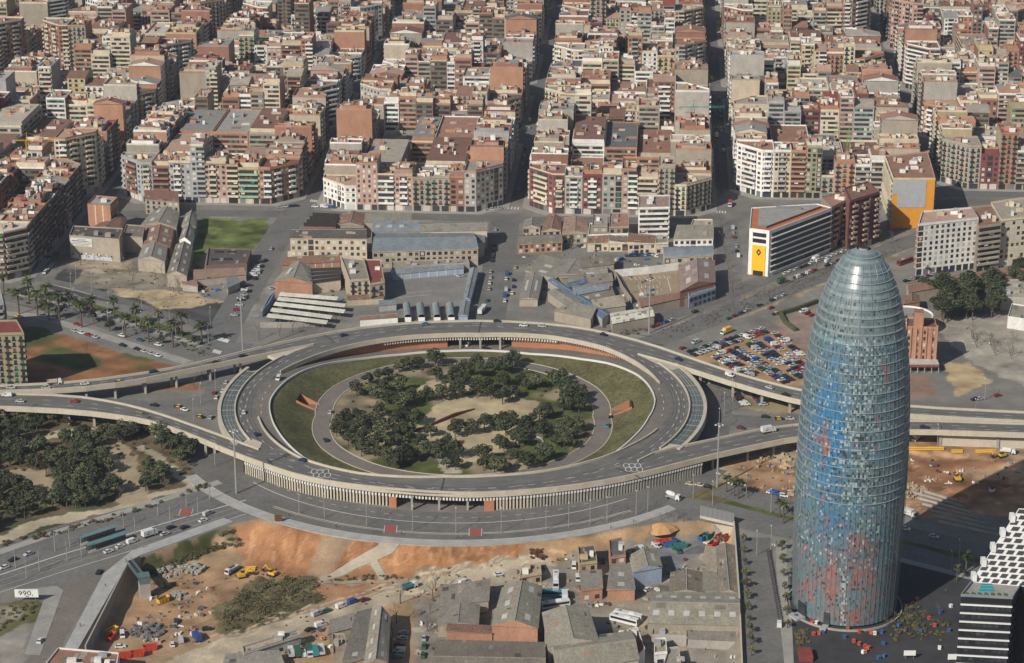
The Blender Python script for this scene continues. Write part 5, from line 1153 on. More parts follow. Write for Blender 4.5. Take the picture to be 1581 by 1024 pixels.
for so_, si in ((1.0, .42),):
    O = [(0, 2.1), (1.5, 0), (0, -2.1), (-1.5, 0)]
    for i in range(4):
        (x1, y1), (x2, y2) = O[i], O[(i + 1) % 4]; mb.face([D_(x1, 13.6 + y1), D_(x2, 13.6 + y2), D_(x2 * si, 13.6 + y2 * si), D_(x1 * si, 13.6 + y1 * si)][::-1], dark_metal)
mb.build('emblem', t)
mb = MB(); q = mid + n_ * .45; mb.box((q[0], q[1], .3), (L_ * .5, .3, 2.6), glass_dark, rz); mb.build('entrance', t)
for z in (19.0, 22.4): mb = MB(); q = mid + n_ * .12; mb.box((q[0], q[1], z), (L_ * .66, .25, 2.2), glass_dark, rz); mb.build('window', t)
mb = MB(); mb.face([(*p, ho + .03) for p in P], mat('roof_orange', (.42, .15, .07), .85, .15, .3)); mb.build('roof', t)
PI_ = poly_in(P, 4.5); mb = MB(); mb.prism(PI_, ho + .04, ho + 1.5, ROOF['red_brown'], ROOF['grey']); mb.build('penthouse', t)
mb = MB()
for i in range(5): wall_along(mb, [P[i], P[(i + 1) % 5]], ho, ho + .6, .4, white_m, side=.5)
mb.build('parapet', t)
c = gp(1218, 322, ho + 2); mb = MB(); mb.box((c[0], c[1], ho + 1.5), (14, 1, 1.6), metal_grey, -.1); mb.build('plant_unit', t)
def single(label, px, h, col, roof, sts, name='apartment_block', bcol=None, huts=1.5, cat='apartment block'):
    Q = quad_w(px, h); s2 = Sink(fine=1); r_ = random.Random(len(label)); n = len(Q); wm = s2('wall')
    for i in range(n): facade(wm, s2, Q[i], Q[(i + 1) % n], 0, h, sts[i], col[i] if isinstance(col, list) else col, r_, shop=sts[i] not in ('blank', 'stripe'), bcol=bcol)
    rm = s2('roof'); rm.face([(*p, h + .02) for p in Q], ROOF[roof]); pm = s2('parapet')
    for i in range(n): wall_along(pm, [Q[i], Q[(i + 1) % n]], h, h + .9, .3, WALL[col[i] if isinstance(col, list) else col], side=.5)
    c = cen(Q)
    for k in range(int(huts * 3)):
        p = np.array(c) + (np.array(Q[r_.randrange(n)]) - np.array(c)) * r_.uniform(.1, .65); mb = s2('stair_hut' if k % 2 == 0 else 'chimney'); mb.box((p[0], p[1], h + .03), (r_.uniform(1, 5), r_.uniform(1, 4), r_.uniform(1.5, 3)), WALL[r_.choice(['white', 'white', 'cream', 'beige'])], -.1, top=ROOF[r_.choice(['terracotta', 'grey', 'pale'])])
    return s2.finish(name, label, None, (*c, 0), cat), Q
single('narrow dark block with balconies beside the white banded office', [(1284, 322), (1312, 308), (1300, 298), (1268, 306)], 25, 'stone', 'terracotta', ['cols', 'blank', 'blank', 'blank'], bcol='beige')
single('red-brown block with rows of projecting balconies and tiled roof by the avenue', [(1312, 312), (1358, 298), (1340, 282), (1304, 292)], 30, 'dark_red', 'red_brown', ['cols', 'cols', 'blank', 'stripe'], bcol='pink')
t, Q = single('orange and grey painted party wall of a terraced block above an empty plot', [(1379, 277), (1444, 277), (1432, 236), (1366, 242)], 30, ['yellow', 'pink', 'pink', 'cream'], 'terracotta', ['blank', 'band', 'blank', 'band'], huts=5)
a, b = np.array(Q[0]), np.array(Q[1]); e = b - a
mb = MB(); wall_along(mb, [tuple(a + e * 0 + (0, -.15)), tuple(b + (0, -.15))], .2, 29.6, .2, mat('paint_orange', (.62, .27, .035), .85, .1, .3)); mb.build('painted_wall', t)
mb = MB(); wall_along(mb, [tuple(a + e * .13 + (0, -.35)), tuple(a + e * .8 + (0, -.35))], 13, 29.8, .2, mat('paint_grey', (.33, .34, .35), .85, .1, .3)); wall_along(mb, [tuple(a + e * .0 + (0, -.35)), tuple(a + e * .13 + (0, -.35))], 21, 29.8, .2, MATS['paint_grey']); mb.build('grey_patch', t)
single('long green shuttered low hall behind the red-brown balcony block', [(1278, 272), (1362, 272), (1356, 262), (1280, 262)], 12, 'pale_green', 'grey', ['stripe', 'blank', 'blank', 'blank'], 'hall', huts=.3, cat='hall')
single('white tall slab block with small square windows beside the avenue trees', [(1418, 348), (1511, 338), (1500, 322), (1424, 328)], 29, ['white', 'grey', 'white', 'white'], 'pinkish', ['punch', 'blank', 'blank', 'band'], bcol='pink', huts=2)
single('brown block with dark loggias next to the white slab', [(1511, 352), (1546, 347), (1532, 318), (1494, 322)], 26, 'stone', 'terracotta', ['band', 'blank', 'blank', 'blank'], bcol='stone')
single('cream corner block with small windows at the edge of the avenue', [(1546, 341), (1640, 330), (1625, 300), (1530, 314)], 27, 'cream', 'beige', ['punch', 'punch', 'blank', 'blank'], huts=2)
single('yellowish corner house with tall shutters and red terrace in deep shade', [(-40, 518), (37, 516), (26, 496), (-50, 498)], 29, 'khaki', 'red', ['french', 'french', 'blank', 'blank'], 'corner_house', huts=1, cat='house')
single('dark curved fronted block cut by the frame beside palm avenue', [(-60, 478), (6, 470), (0, 445), (-70, 450)], 24, 'grey', 'grey', ['band', 'band', 'blank', 'blank'])
# --- brick factory with its two storey base
t, Q = single('ochre brick mill with pilasters and tall windows behind the glass tower', [(1399, 506), (1447, 508), (1443, 494), (1400, 492)], 21, 'orange_brick', 'red_brown', ['punch', 'punch', 'blank', 'blank'], 'mill_building', huts=0, cat='mill')
a, b = np.array(Q[0]), np.array(Q[1]); e = b - a; rz = math.atan2(e[1], e[0])
for k in range(7): mb = MB(); p = a + e * (k / 6) + (0, -.3); mb.box((p[0], p[1], 0), (.7, .7, 21.6 + (k % 3 == 0) * 1.4), WALL['orange_brick'], rz); mb.build('pilaster', t)
p = a + e * .42; mb = MB(); mb.box((p[0], p[1] + 3, 21), (4.6, 6, 8), WALL['orange_brick'], rz, top=ROOF['terracotta']); mb.build('stair_tower', t)
t = thing('porch', 'long pale flat porch roof with red fascia at the foot of the ochre brick mill', 'porch', (*gp(1400, 572), 0))
P = [gp(1396, 562, 5), gp(1450, 562, 5), gp(1446, 552, 5), gp(1396, 550, 5)]; mb = MB(); mb.prism(P, 4.5, 5, concrete_grey, ROOF['pale'], True); mb.build('roof', t)
mb = MB(); wall_along(mb, [P[0], P[1]], 3.3, 4.5, .3, WALL['dark_red']); mb.build('fascia', t)
for k in range(6): mb = MB(); s_ = k / 5; mb.bar((P[0][0] + (P[1][0] - P[0][0]) * s_, P[0][1] + .5, 0), (P[0][0] + (P[1][0] - P[0][0]) * s_, P[0][1] + .5, 3.3), .25, concrete_grey); mb.build('column', t)
mb = MB(); wall_along(mb, [P[3], P[2]], 0, 4.5, .4, recess_shade); mb.build('back_wall', t)
# round roofed pavilion beside it
c = gp(1402, 487, 9); t = thing('pavilion', 'grey round flat roofed pavilion with pink inner ring behind the glass tower', 'pavilion', (*c, 0)); N = 40
mb = MB(); mb.prism([(c[0] + 12.5 * cos(2 * pi * k / N), c[1] + 12.5 * sin(2 * pi * k / N)) for k in range(N)], 0, 9, WALL['white'], ROOF['grey']); mb.build('drum', t)
mb = MB(); wall_along(mb, [(c[0] + 12.5 * cos(2 * pi * k / N), c[1] + 12.5 * sin(2 * pi * k / N)) for k in range(N + 1)], 9, 9.8, .5, WALL['white']); mb.build('parapet', t)
mb = MB(); wall_along(mb, [(c[0] - 6 + 4 * cos(2 * pi * k / 24), c[1] - 2 + 4 * sin(2 * pi * k / 24)) for k in range(25)], 9, 10.2, 1, WALL['pink']); mb.build('inner_ring', t)
mb = MB(); mb.box((c[0] + 5, c[1], 9), (5, 1.6, .8), glass_dark); mb.build('skylight', t)
shed('long low terracotta roofed school wing along the avenue trees', [(1404, 452), (1581, 420), (1578, 408), (1400, 438)], 6, 'stone', 'tile', 'gable', 1.8, name='school_wing', cat='school')
shed('flat grey roofed school wing beyond the pine grove', [(1545, 460), (1600, 462), (1590, 432), (1540, 434)], 7, 'greige', 'beige', 'flat', huts=3, name='school_wing', cat='school')
shed('low white walled school wing at the playground edge', [(1556, 490), (1620, 500), (1615, 478), (1562, 470)], 6, 'white', 'olive', 'flat', name='school_wing', cat='school')
shed('small brick hut with red roof at the foot of the pavilion', [(1395, 470), (1420, 466), (1418, 456), (1396, 458)], 6, 'orange_brick', 'tile', 'gable', 1.5, name='hut', cat='hut')

# ------------------------------------------------------------------ workshops by the lower edge (low ground)
L1 = [('curved ridge olive roofed hall on the dirt lane with pale roof lights', [(562, 1030), (598, 1022), (602, 952), (576, 938)], 8, 'stone', 'olive', 'gable', 2.6, 8), ('grey lean-to roof against the olive roofed hall', [(530, 1026), (563, 1016), (574, 940), (552, 952)], 6, 'stone', 'ash', 'mono', 2, 4),
      ('flat reddish terrace building with white parapet by the truck yard', [(514, 1012), (538, 1008), (532, 980), (513, 980)], 6, 'stone', 'pinkish', 'flat', 0, 0), ('grey corrugated roof beside the flat reddish terrace', [(508, 978), (548, 968), (546, 950), (510, 960)], 5, 'stone', 'ash', 'mono', .8, 0),
      ('long low grey building with brown roof patches along the dirt lane', [(376, 1010), (464, 982), (460, 974), (374, 1000)], 5, 'greige', 'sand', 'flat', 0, 0), ('low grey roof in the corner beside the lane', [(340, 1040), (440, 1030), (430, 1006), (350, 1012)], 4, 'greige', 'ash', 'mono', .6, 0),
      ('rust patched grey roofs of a works behind the bare trees', [(676, 966), (738, 964), (740, 934), (680, 938)], 5, 'stone', 'ash', 'gable', 1.2, 0), ('grey patchwork roof next to the leafless trees', [(678, 936), (754, 928), (756, 898), (684, 908)], 5, 'stone', 'ash', 'mono', 1, 0),
      ('tall olive roofed hall with pale roof lights beside bus yard', [(760, 966), (830, 970), (836, 905), (776, 908)], 9, 'orange_brick', 'olive', 'gable', 3, 6), ('ribbed brick front building below the tall olive hall', [(690, 976), (760, 978), (760, 966), (692, 965)], 6, 'orange_brick', 'tile', 'mono', .5, 0),
      ('widest dark grey gabled roof at the lower edge', [(664, 1060), (842, 1062), (840, 992), (676, 988)], 7, 'brick', 'umber', 'gable', 2.6, 0), ('olive ribbed hall on the corner of the bus yard', [(846, 998), (924, 990), (908, 940), (838, 946)], 9, 'greige', 'olive', 'gable', 2.4, 0),
      ('large olive ribbed hall with red lean-to at lower edge', [(860, 1040), (986, 1018), (974, 975), (852, 988)], 8, 'greige', 'olive', 'gable', 2.4, 0), ('red roofed lean-to on the large olive hall', [(984, 1014), (996, 1004), (984, 970), (968, 974)], 6, 'white', 'red', 'flat', 0, 0),
      ('longest brown roof with two rows of skylights beside street wall', [(1000, 962), (1142, 966), (1140, 916), (1010, 914)], 7, 'stone', 'olive', 'gable', 2.4, 12), ('umber roof behind the longest skylight roof', [(1034, 914), (1086, 916), (1084, 884), (1036, 884)], 6, 'stone', 'umber', 'gable', 1.5, 0), ('narrow brown roof along street wall with blue end', [(1112, 914), (1140, 916), (1132, 842), (1106, 844)], 6, 'stone', 'umber', 'gable', 1.4, 0), ('ash roof between umber and narrow brown roofs', [(1086, 914), (1112, 914), (1106, 884), (1086, 884)], 5.5, 'stone', 'olive', 'mono', .8, 0),
      ('sandy patched shed above the umber roofs by the yard wall', [(1082, 884), (1106, 884), (1106, 845), (1090, 846)], 4.5, 'stone', 'sand', 'mono', .8, 0),
      ('low pale roofs below the longest skylight roof', [(1006, 982), (1060, 984), (1060, 968), (1008, 966)], 4, 'greige', 'sand', 'flat', 0, 0), ('ash roofed low shed below the longest skylight roof', [(1062, 986), (1140, 990), (1140, 970), (1062, 968)], 4, 'greige', 'ash', 'mono', .7, 0),
      ('grey gabled shed with blue end wall facing the yard', [(978, 884), (1022, 876), (1014, 848), (972, 858)], 7, 'blue_grey', 'olive', 'gable', 2, 1), ('patched ash roof beside the blue ended shed', [(938, 912), (980, 910), (974, 866), (944, 866)], 5, 'orange_brick', 'ash', 'mono', 1, 2), ('small patched roof with brick side below ruined houses', [(898, 912), (930, 908), (928, 880), (896, 884)], 5, 'orange_brick', 'ash', 'mono', .8, 0),
      ('ruined ochre house with open rooms and broken walls', [(894, 872), (922, 868), (918, 842), (892, 846)], 7, 'tan', 'dark', 'flat', 0, 0), ('ruined brick house with dark flat roof next to red skips', [(942, 862), (966, 858), (960, 832), (940, 836)], 9, 'orange_brick', 'dark_grey', 'flat', 0, 0),
      ('grey wall building with pale base along lower yard lane', [(802, 892), (836, 886), (834, 870), (806, 876)], 4, 'sand' if False else 'tan', 'sand', 'flat', 0, 0), ('white cubic cabin with pale roof near lower edge', [(1010, 1010), (1030, 1008), (1028, 986), (1010, 988)], 5, 'white', 'sand', 'flat', 0, 0), ('concrete yard roof below white cabin', [(1014, 1060), (1056, 1058), (1048, 1000), (1032, 1002)], 4, 'greige', 'olive', 'flat', 0, 0),
      ('red terrace and white walls of houses under the ramp', [(50, 1052), (176, 1050), (184, 1010), (90, 1002)], 8, 'white', 'terracotta', 'flat', 0, 0)]
for lb, px, h, wl, rf, kd, rh, sky in L1:
    shed(lb, px, h, wl, rf, kd, rh, along='y' if 'curved' in lb or 'narrow' in lb or 'tall olive' in lb else None, sky=sky, huts=9 if 'under the ramp' in lb else (2 if kd == 'flat' else 0), st=['punch', 'blank', 'blank', 'blank'] if any(k in lb for k in ('house', 'cabin', 'long low')) else 'blank', name='house' if 'house' in lb else 'cabin' if 'cabin' in lb else 'workshop', cat='house' if 'house' in lb else 'cabin' if 'cabin' in lb else 'workshop', z0=-6.0)
# ------------------------------------------------------------------ vehicles
PAINT = {}
for k, c in dict(white=(.62, .62, .6), silver=(.42, .43, .44), grey=(.16, .165, .17), black=(.015, .015, .018), red=(.26, .022, .02), maroon=(.12, .015, .02), blue=(.03, .07, .22), navy=(.015, .025, .07), green=(.03, .1, .06), yellow=(.7, .42, .03), teal=(.04, .2, .24), orange=(.6, .2, .03), beige=(.45, .38, .27)).items():
    PAINT[k] = flat('paint_' + k, c, .3, 0, .5, coat=.3)
tyre = flat('tyre', (.02, .02, .02), .8)
carglass = flat('car_glass', (.02, .025, .03), .12, 0, .6)
PROTO = {}
def profile_prism(mb, prof, w0, m, top_in=0.0):
    """side outline (x, z) given a width; upper points drawn in by top_in"""
    zs = [p[1] for p in prof]; z0, z1 = min(zs), max(zs)
    f = lambda p, s: (p[0], s * (w0 / 2 - top_in * (p[1] - z0) / (z1 - z0 + 1e-6)), p[1])
    mb.face([f(p, 1) for p in prof][::-1], m); mb.face([f(p, -1) for p in prof], m)
    n = len(prof)
    for i in range(n): a, b = prof[i], prof[(i + 1) % n]; mb.face([f(a, -1), f(a, 1), f(b, 1), f(b, -1)], m)
def wheel_mesh(r=.32, w_=.22):
    mb = MB(); n = 10
    for s in (-1, 1): mb.face([(r * cos(2 * pi * i / n), s * w_ / 2, r * sin(2 * pi * i / n)) for i in range(n)][::-s], tyre)
    for i in range(n):
        a, b = 2 * pi * i / n, 2 * pi * (i + 1) / n; mb.face([(r * cos(a), -w_ / 2, r * sin(a)), (r * cos(b), -w_ / 2, r * sin(b)), (r * cos(b), w_ / 2, r * sin(b)), (r * cos(a), w_ / 2, r * sin(a))], tyre)
    return mb
def proto(kind, colr):
    k = (kind, colr)
    if k in PROTO: return PROTO[k]
    P_ = PAINT[colr]; parts = []
    b = MB(); g = MB()
    if kind in ('car', 'taxi'):
        profile_prism(b, [(-2.05, .3), (2.0, .3), (2.1, .62), (1.95, .82), (.95, .95), (-1.75, 1.0), (-2.1, .9)], 1.74, P_, .06)
        profile_prism(g, [(-1.75, .98), (1.0, .93), (.25, 1.4), (-1.25, 1.42)], 1.6, carglass, .2)
        r = MB(); profile_prism(r, [(-1.3, 1.41), (.28, 1.39), (.15, 1.47), (-1.15, 1.49)], 1.24, PAINT['yellow'] if kind == 'taxi' else P_, .03)
        parts = [('body', b), ('window', g), ('roof', r)]; wx = (1.3, -1.3); wr = .31; wy = .8
        if kind == 'taxi': 
            s = MB(); s.box((0, 0, 1.48), (.25, .6, .15), white_m); parts.append(('roof_sign', s)); d = MB(); 
            for q in (-.885, .885): d.box((-.2, q, .45), (1.9, .03, .45), PAINT['yellow'])
            parts.append(('door', d))
    elif kind == 'van':
        profile_prism(b, [(-2.4, .35), (2.3, .35), (2.4, .8), (1.75, 1.15), (1.1, 1.95), (.8, 2.05), (-2.35, 2.05), (-2.42, 1.9)], 1.9, P_, .12)
        profile_prism(g, [(1.08, 1.88), (1.78, 1.2), (1.82, 1.2), (1.14, 1.9)], 1.66, carglass, .06)
        for s in (-.93, .93): g.box((.55, s * .97, 1.25), (1.1, .06, .5), carglass)
        parts = [('body', b), ('window', g)]; wx = (1.55, -1.5); wr = .35; wy = .86
    elif kind == 'truck':
        b.box((-.9, 0, .95), (5.0, 2.3, 2.3), P_); c_ = MB(); profile_prism(c_, [(1.75, .5), (3.5, .5), (3.55, 1.3), (3.25, 2.4), (1.8, 2.45)], 2.2, PAINT['white'], .1)
        profile_prism(g, [(3.3, 2.3), (3.58, 1.4), (3.62, 1.4), (3.34, 2.3)], 1.9, carglass, .05); ch = MB(); ch.box((0, 0, .55), (6.6, 1.0, .35), dark_metal)
        parts = [('cargo_box', b), ('cab', c_), ('window', g), ('chassis', ch)]; wx = (2.6, -2.2); wr = .48; wy = 1.0
    elif kind == 'tipper':
        t_ = MB(); t_.box((-1.0, 0, 1.1), (4.8, 2.3, .2), P_, bottom=True)
        for s in (-1.1, 1.1): t_.box((-1.0, s, 1.3), (4.8, .12, .9), P_)
        for s in (-3.35, 1.35): t_.box((s, 0, 1.3), (.12, 2.1, 1.0), P_)
        c_ = MB(); profile_prism(c_, [(1.75, .5), (3.5, .5), (3.55, 1.3), (3.25, 2.5), (1.8, 2.55)], 2.2, PAINT['white'], .1); profile_prism(g, [(3.3, 2.3), (3.58, 1.4), (3.62, 1.4), (3.34, 2.3)], 1.9, carglass, .05); ch = MB(); ch.box((0, 0, .6), (6.6, 1.0, .4), dark_metal)
        parts = [('tipping_bed', t_), ('cab', c_), ('window', g), ('chassis', ch)]; wx = (2.6, -2.0); wr = .5; wy = 1.0
    elif kind == 'mixer':
        t_ = MB(); n = 12; S = [(-3.6, .55), (-2.6, 1.1), (-.8, 1.25), (.8, .8)]
        for (xa, ra), (xb, rb) in zip(S[:-1], S[1:]):
            for i in range(n):
                a, b2 = 2 * pi * i / n, 2 * pi * (i + 1) / n; Z = lambda x: 2.2 - x * .12
                t_.face([(xa, ra * cos(a), Z(xa) + ra * sin(a)), (xa, ra * cos(b2), Z(xa) + ra * sin(b2)), (xb, rb * cos(b2), Z(xb) + rb * sin(b2)), (xb, rb * cos(a), Z(xb) + rb * sin(a))], PAINT['white'])
        t_.face([(-3.6, .55 * cos(2 * pi * i / n), 2.63 + .55 * sin(2 * pi * i / n)) for i in range(n)], dark_metal)
        c_ = MB(); profile_prism(c_, [(1.2, .5), (3.2, .5), (3.25, 1.3), (3.0, 2.6), (1.3, 2.65)], 2.2, PAINT['white'], .1); profile_prism(g, [(3.05, 2.4), (3.28, 1.4), (3.32, 1.4), (3.09, 2.4)], 1.9, carglass, .05); ch = MB(); ch.box((-.3, 0, .55), (7, 1.0, .5), PAINT['grey'])
        parts = [('drum', t_), ('cab', c_), ('window', g), ('chassis', ch)]; wx = (2.3, -2.2); wr = .5; wy = 1.0
    elif kind == 'bus':
        profile_prism(b, [(-5.9, .4), (5.9, .4), (5.95, 1.4), (5.8, 3.0), (-5.85, 3.0), (-5.95, 1.4)], 2.5, P_, .08)
        for s in (-1, 1): g.box((0, s * 1.235, 1.5), (11, .06, .95), carglass)
        g.box((5.93, 0, 1.3), (.06, 2.1, 1.3), carglass); u = MB(); u.box((1.5, 0, 3.0), (2.4, 1.6, .22), PAINT['grey'] if colr != 'white' else white_m); v = MB(); v.box((-3.5, 0, 3.0), (1.2, 1.2, .16), metal_grey)
        parts = [('body', b), ('window', g), ('roof_unit', u), ('hatch', v)]; wx = (3.6, -3.4); wr = .5; wy = 1.12
    e = thing(dict(car='car', taxi='taxi', van='van', truck='box_truck', tipper='tipper_truck', mixer='mixer_truck', bus='coach')[kind], '-', dict(car='car', taxi='taxi', van='van', truck='truck', tipper='truck', mixer='truck', bus='bus')[kind])
    for n, mb in parts: mb.build(n, e)
    w0 = None
    for x in wx:
        for s in (-1, 1):
            if w0 is None: w0 = wheel_mesh(wr).build('wheel', e); o = w0
            else: o = w0.copy(); COL.objects.link(o); o.parent = e
            o.location = (x, s * wy, wr)
    PROTO[k] = e; e['_fresh'] = 1
    return e
def put(kind, colr, x, y, z, rz, label, group):
    e = proto(kind, colr)
    if e.get('_fresh'): o = e; del e['_fresh']
    else: o = copy_tree(e)
    o.location = (x, y, z); o.rotation_euler = (0, 0, rz); o['label'] = label
    if group: o['group'] = group
    elif 'group' in o: del o['group']
    return o
CC_ = ['white'] * 3 + ['silver'] * 4 + ['grey'] * 5 + ['black'] * 5 + ['red'] * 2 + ['navy'] * 4 + ['maroon'] + ['blue', 'maroon', 'green', 'silver', 'beige']
rv_ = random.Random(8)
NV = [0]
def row(px0, px1, n, phrase, end, perp=False, gap=.1, z=0.06, kinds=None, jit=.25, low=False, cols=None, flip=False, group=None, mass=None):
    """n parked vehicles between two points of the photograph; phrase names the row"""
    a = gl(*px0) if low else (*gp(*px0), z); b = gl(*px1) if low else (*gp(*px1), z); dx, dy = b[0] - a[0], b[1] - a[1]; th = math.atan2(dy, dx); nn = 0
    for i in range(n):
        if rv_.random() < gap: continue
        nn += 1
        t = (i + .5) / n; x, y = a[0] + dx * t, a[1] + dy * t; zz = float(hgt(x, y)) + .06 if low else z
        kd = rv_.choice(kinds or ['car'] * 14 + ['van']); cl = rv_.choice(cols or CC_); cl = rv_.choice(['white', 'white', 'silver', 'blue']) if kd == 'van' else cl
        r = th + (pi / 2 if perp else 0) + rv_.uniform(-.05, .05) + (pi if (flip or rv_.random() < (.5 if perp else .06)) else 0)
        x += rv_.uniform(-jit, jit); y += rv_.uniform(-jit, jit)
        if mass is not None:
            for ch in proto(kd, cl).children:
                me_ = ch.data; mt_ = me_.materials[0]; c_, s_ = cos(r), sin(r)
                for p_ in me_.polygons: mass.face([(x + (v[0] + ch.location[0]) * c_ - (v[1] + ch.location[1]) * s_, y + (v[0] + ch.location[0]) * s_ + (v[1] + ch.location[1]) * c_, zz + v[2] + ch.location[2]) for v in (me_.vertices[i].co for i in p_.vertices)], me_.materials[p_.material_index])
            continue
        put(kd, cl, x, y, zz, r, f'{cl} {kd}, {ordn(nn)} from {end} of {phrase}', group or ('vehicles parked along ' + phrase)); NV[0] += 1
def one(kind, colr, px, toward, label, z=None, low=False):
    if z is None: z = .06
    p = gl(*px) if low else (*gp(*px, z), z); q = gl(*toward) if low else (*gp(*toward, z), z)
    NV[0] += 1; o = put(kind, colr, p[0], p[1], p[2] + (.05 if low else 0), math.atan2(q[1] - p[1], q[0] - p[0]), label, None)
    if 'small dark mark' in label:
        mb = MB()
        for x, z, w_, h in ((-1.6, 1.5, .5, .5), (-1.0, 1.6, .9, .3), (-.9, 2.3, .4, .5), (.1, 1.9, .3, .3)): mb.box((x, -1.17, z), (w_, .03, h), PAINT['navy'], bottom=True)
        c = mb.build('emblem'); c.parent = o
D1 = ZD + .05
for k, c, p, q, l in [
    ('van', 'white', (430, 586), (418, 604), 'white van on the ring curve by the pale divider end'), ('car', 'white', (376, 638), (376, 620), 'white car on the ring beside the glazed canopy on the outer avenue side'), ('car', 'navy', (396, 672), (384, 655), 'dark blue car at the lower bend of the ring near the divider'),
    ('car', 'navy', (531, 519), (560, 512), 'dark car on far deck just past the carriageway fork'), ('car', 'teal', (656, 502), (620, 506), 'teal car crossing far deck above the brick wall'), ('car', 'black', (768, 497), (800, 497), 'black car on far deck against the outer parapet'), ('car', 'white', (808, 504), (780, 503), 'white car on far deck, leading a pale second one'), ('car', 'silver', (837, 505), (808, 504), 'silver car on far deck following a white one'),
    ('car', 'black', (932, 518), (960, 526), 'black car on far deck near the road joint'), ('car', 'navy', (1048, 556), (1080, 566), 'dark car on the carriageway leaving above the car park'), ('van', 'white', (1127, 581), (1160, 592), 'white van on the carriageway above the orange car park'), ('car', 'silver', (1188, 600), (1160, 592), 'silver car on carriageway by the car park aisle ends'), ('car', 'black', (1213, 611), (1240, 618), 'black car on carriageway about to pass behind the tower'),
    ('truck', 'white', (1186, 668), (1220, 662), 'white box truck with small dark mark driving towards the tower'), ('car', 'navy', (468, 712), (440, 704), 'dark blue car on near deck before the painted rings'), ('car', 'red', (115, 621), (85, 619), 'red car alone on near carriageway above the pine park'), ('car', 'silver', (31, 621), (0, 620), 'silver car behind the white one on near carriageway'), ('van', 'white', (11, 612), (-20, 611), 'white van at the frame edge on the near carriageway'),
    ('car', 'silver', (17, 600), (50, 599), 'silver car first on far carriageway by the frame edge'), ('car', 'silver', (71, 600), (100, 598), 'pale car beside the small truck on far carriageway'), ('tipper', 'beige', (84, 593), (110, 591), 'small beige flatbed truck on far carriageway near the corner house'), ('car', 'white', (131, 594), (160, 590), 'white car on far carriageway below the reddish field'), ('taxi', 'black', (185, 591), (215, 586), 'black and yellow taxi on far carriageway below reddish field'), ('car', 'navy', (236, 575), (205, 579), 'dark car near parapet end of the reddish field'), ('car', 'black', (334, 561), (365, 553), 'black car on far carriageway above the zebra crossing'), ('car', 'navy', (375, 551), (405, 544), 'dark blue car on far carriageway before the ring fork'),
    ('car', 'navy', (1427, 661), (1460, 662), 'dark teal car on the carriageway beyond the tower')]:
    one(k, c, p, q, l, D1)
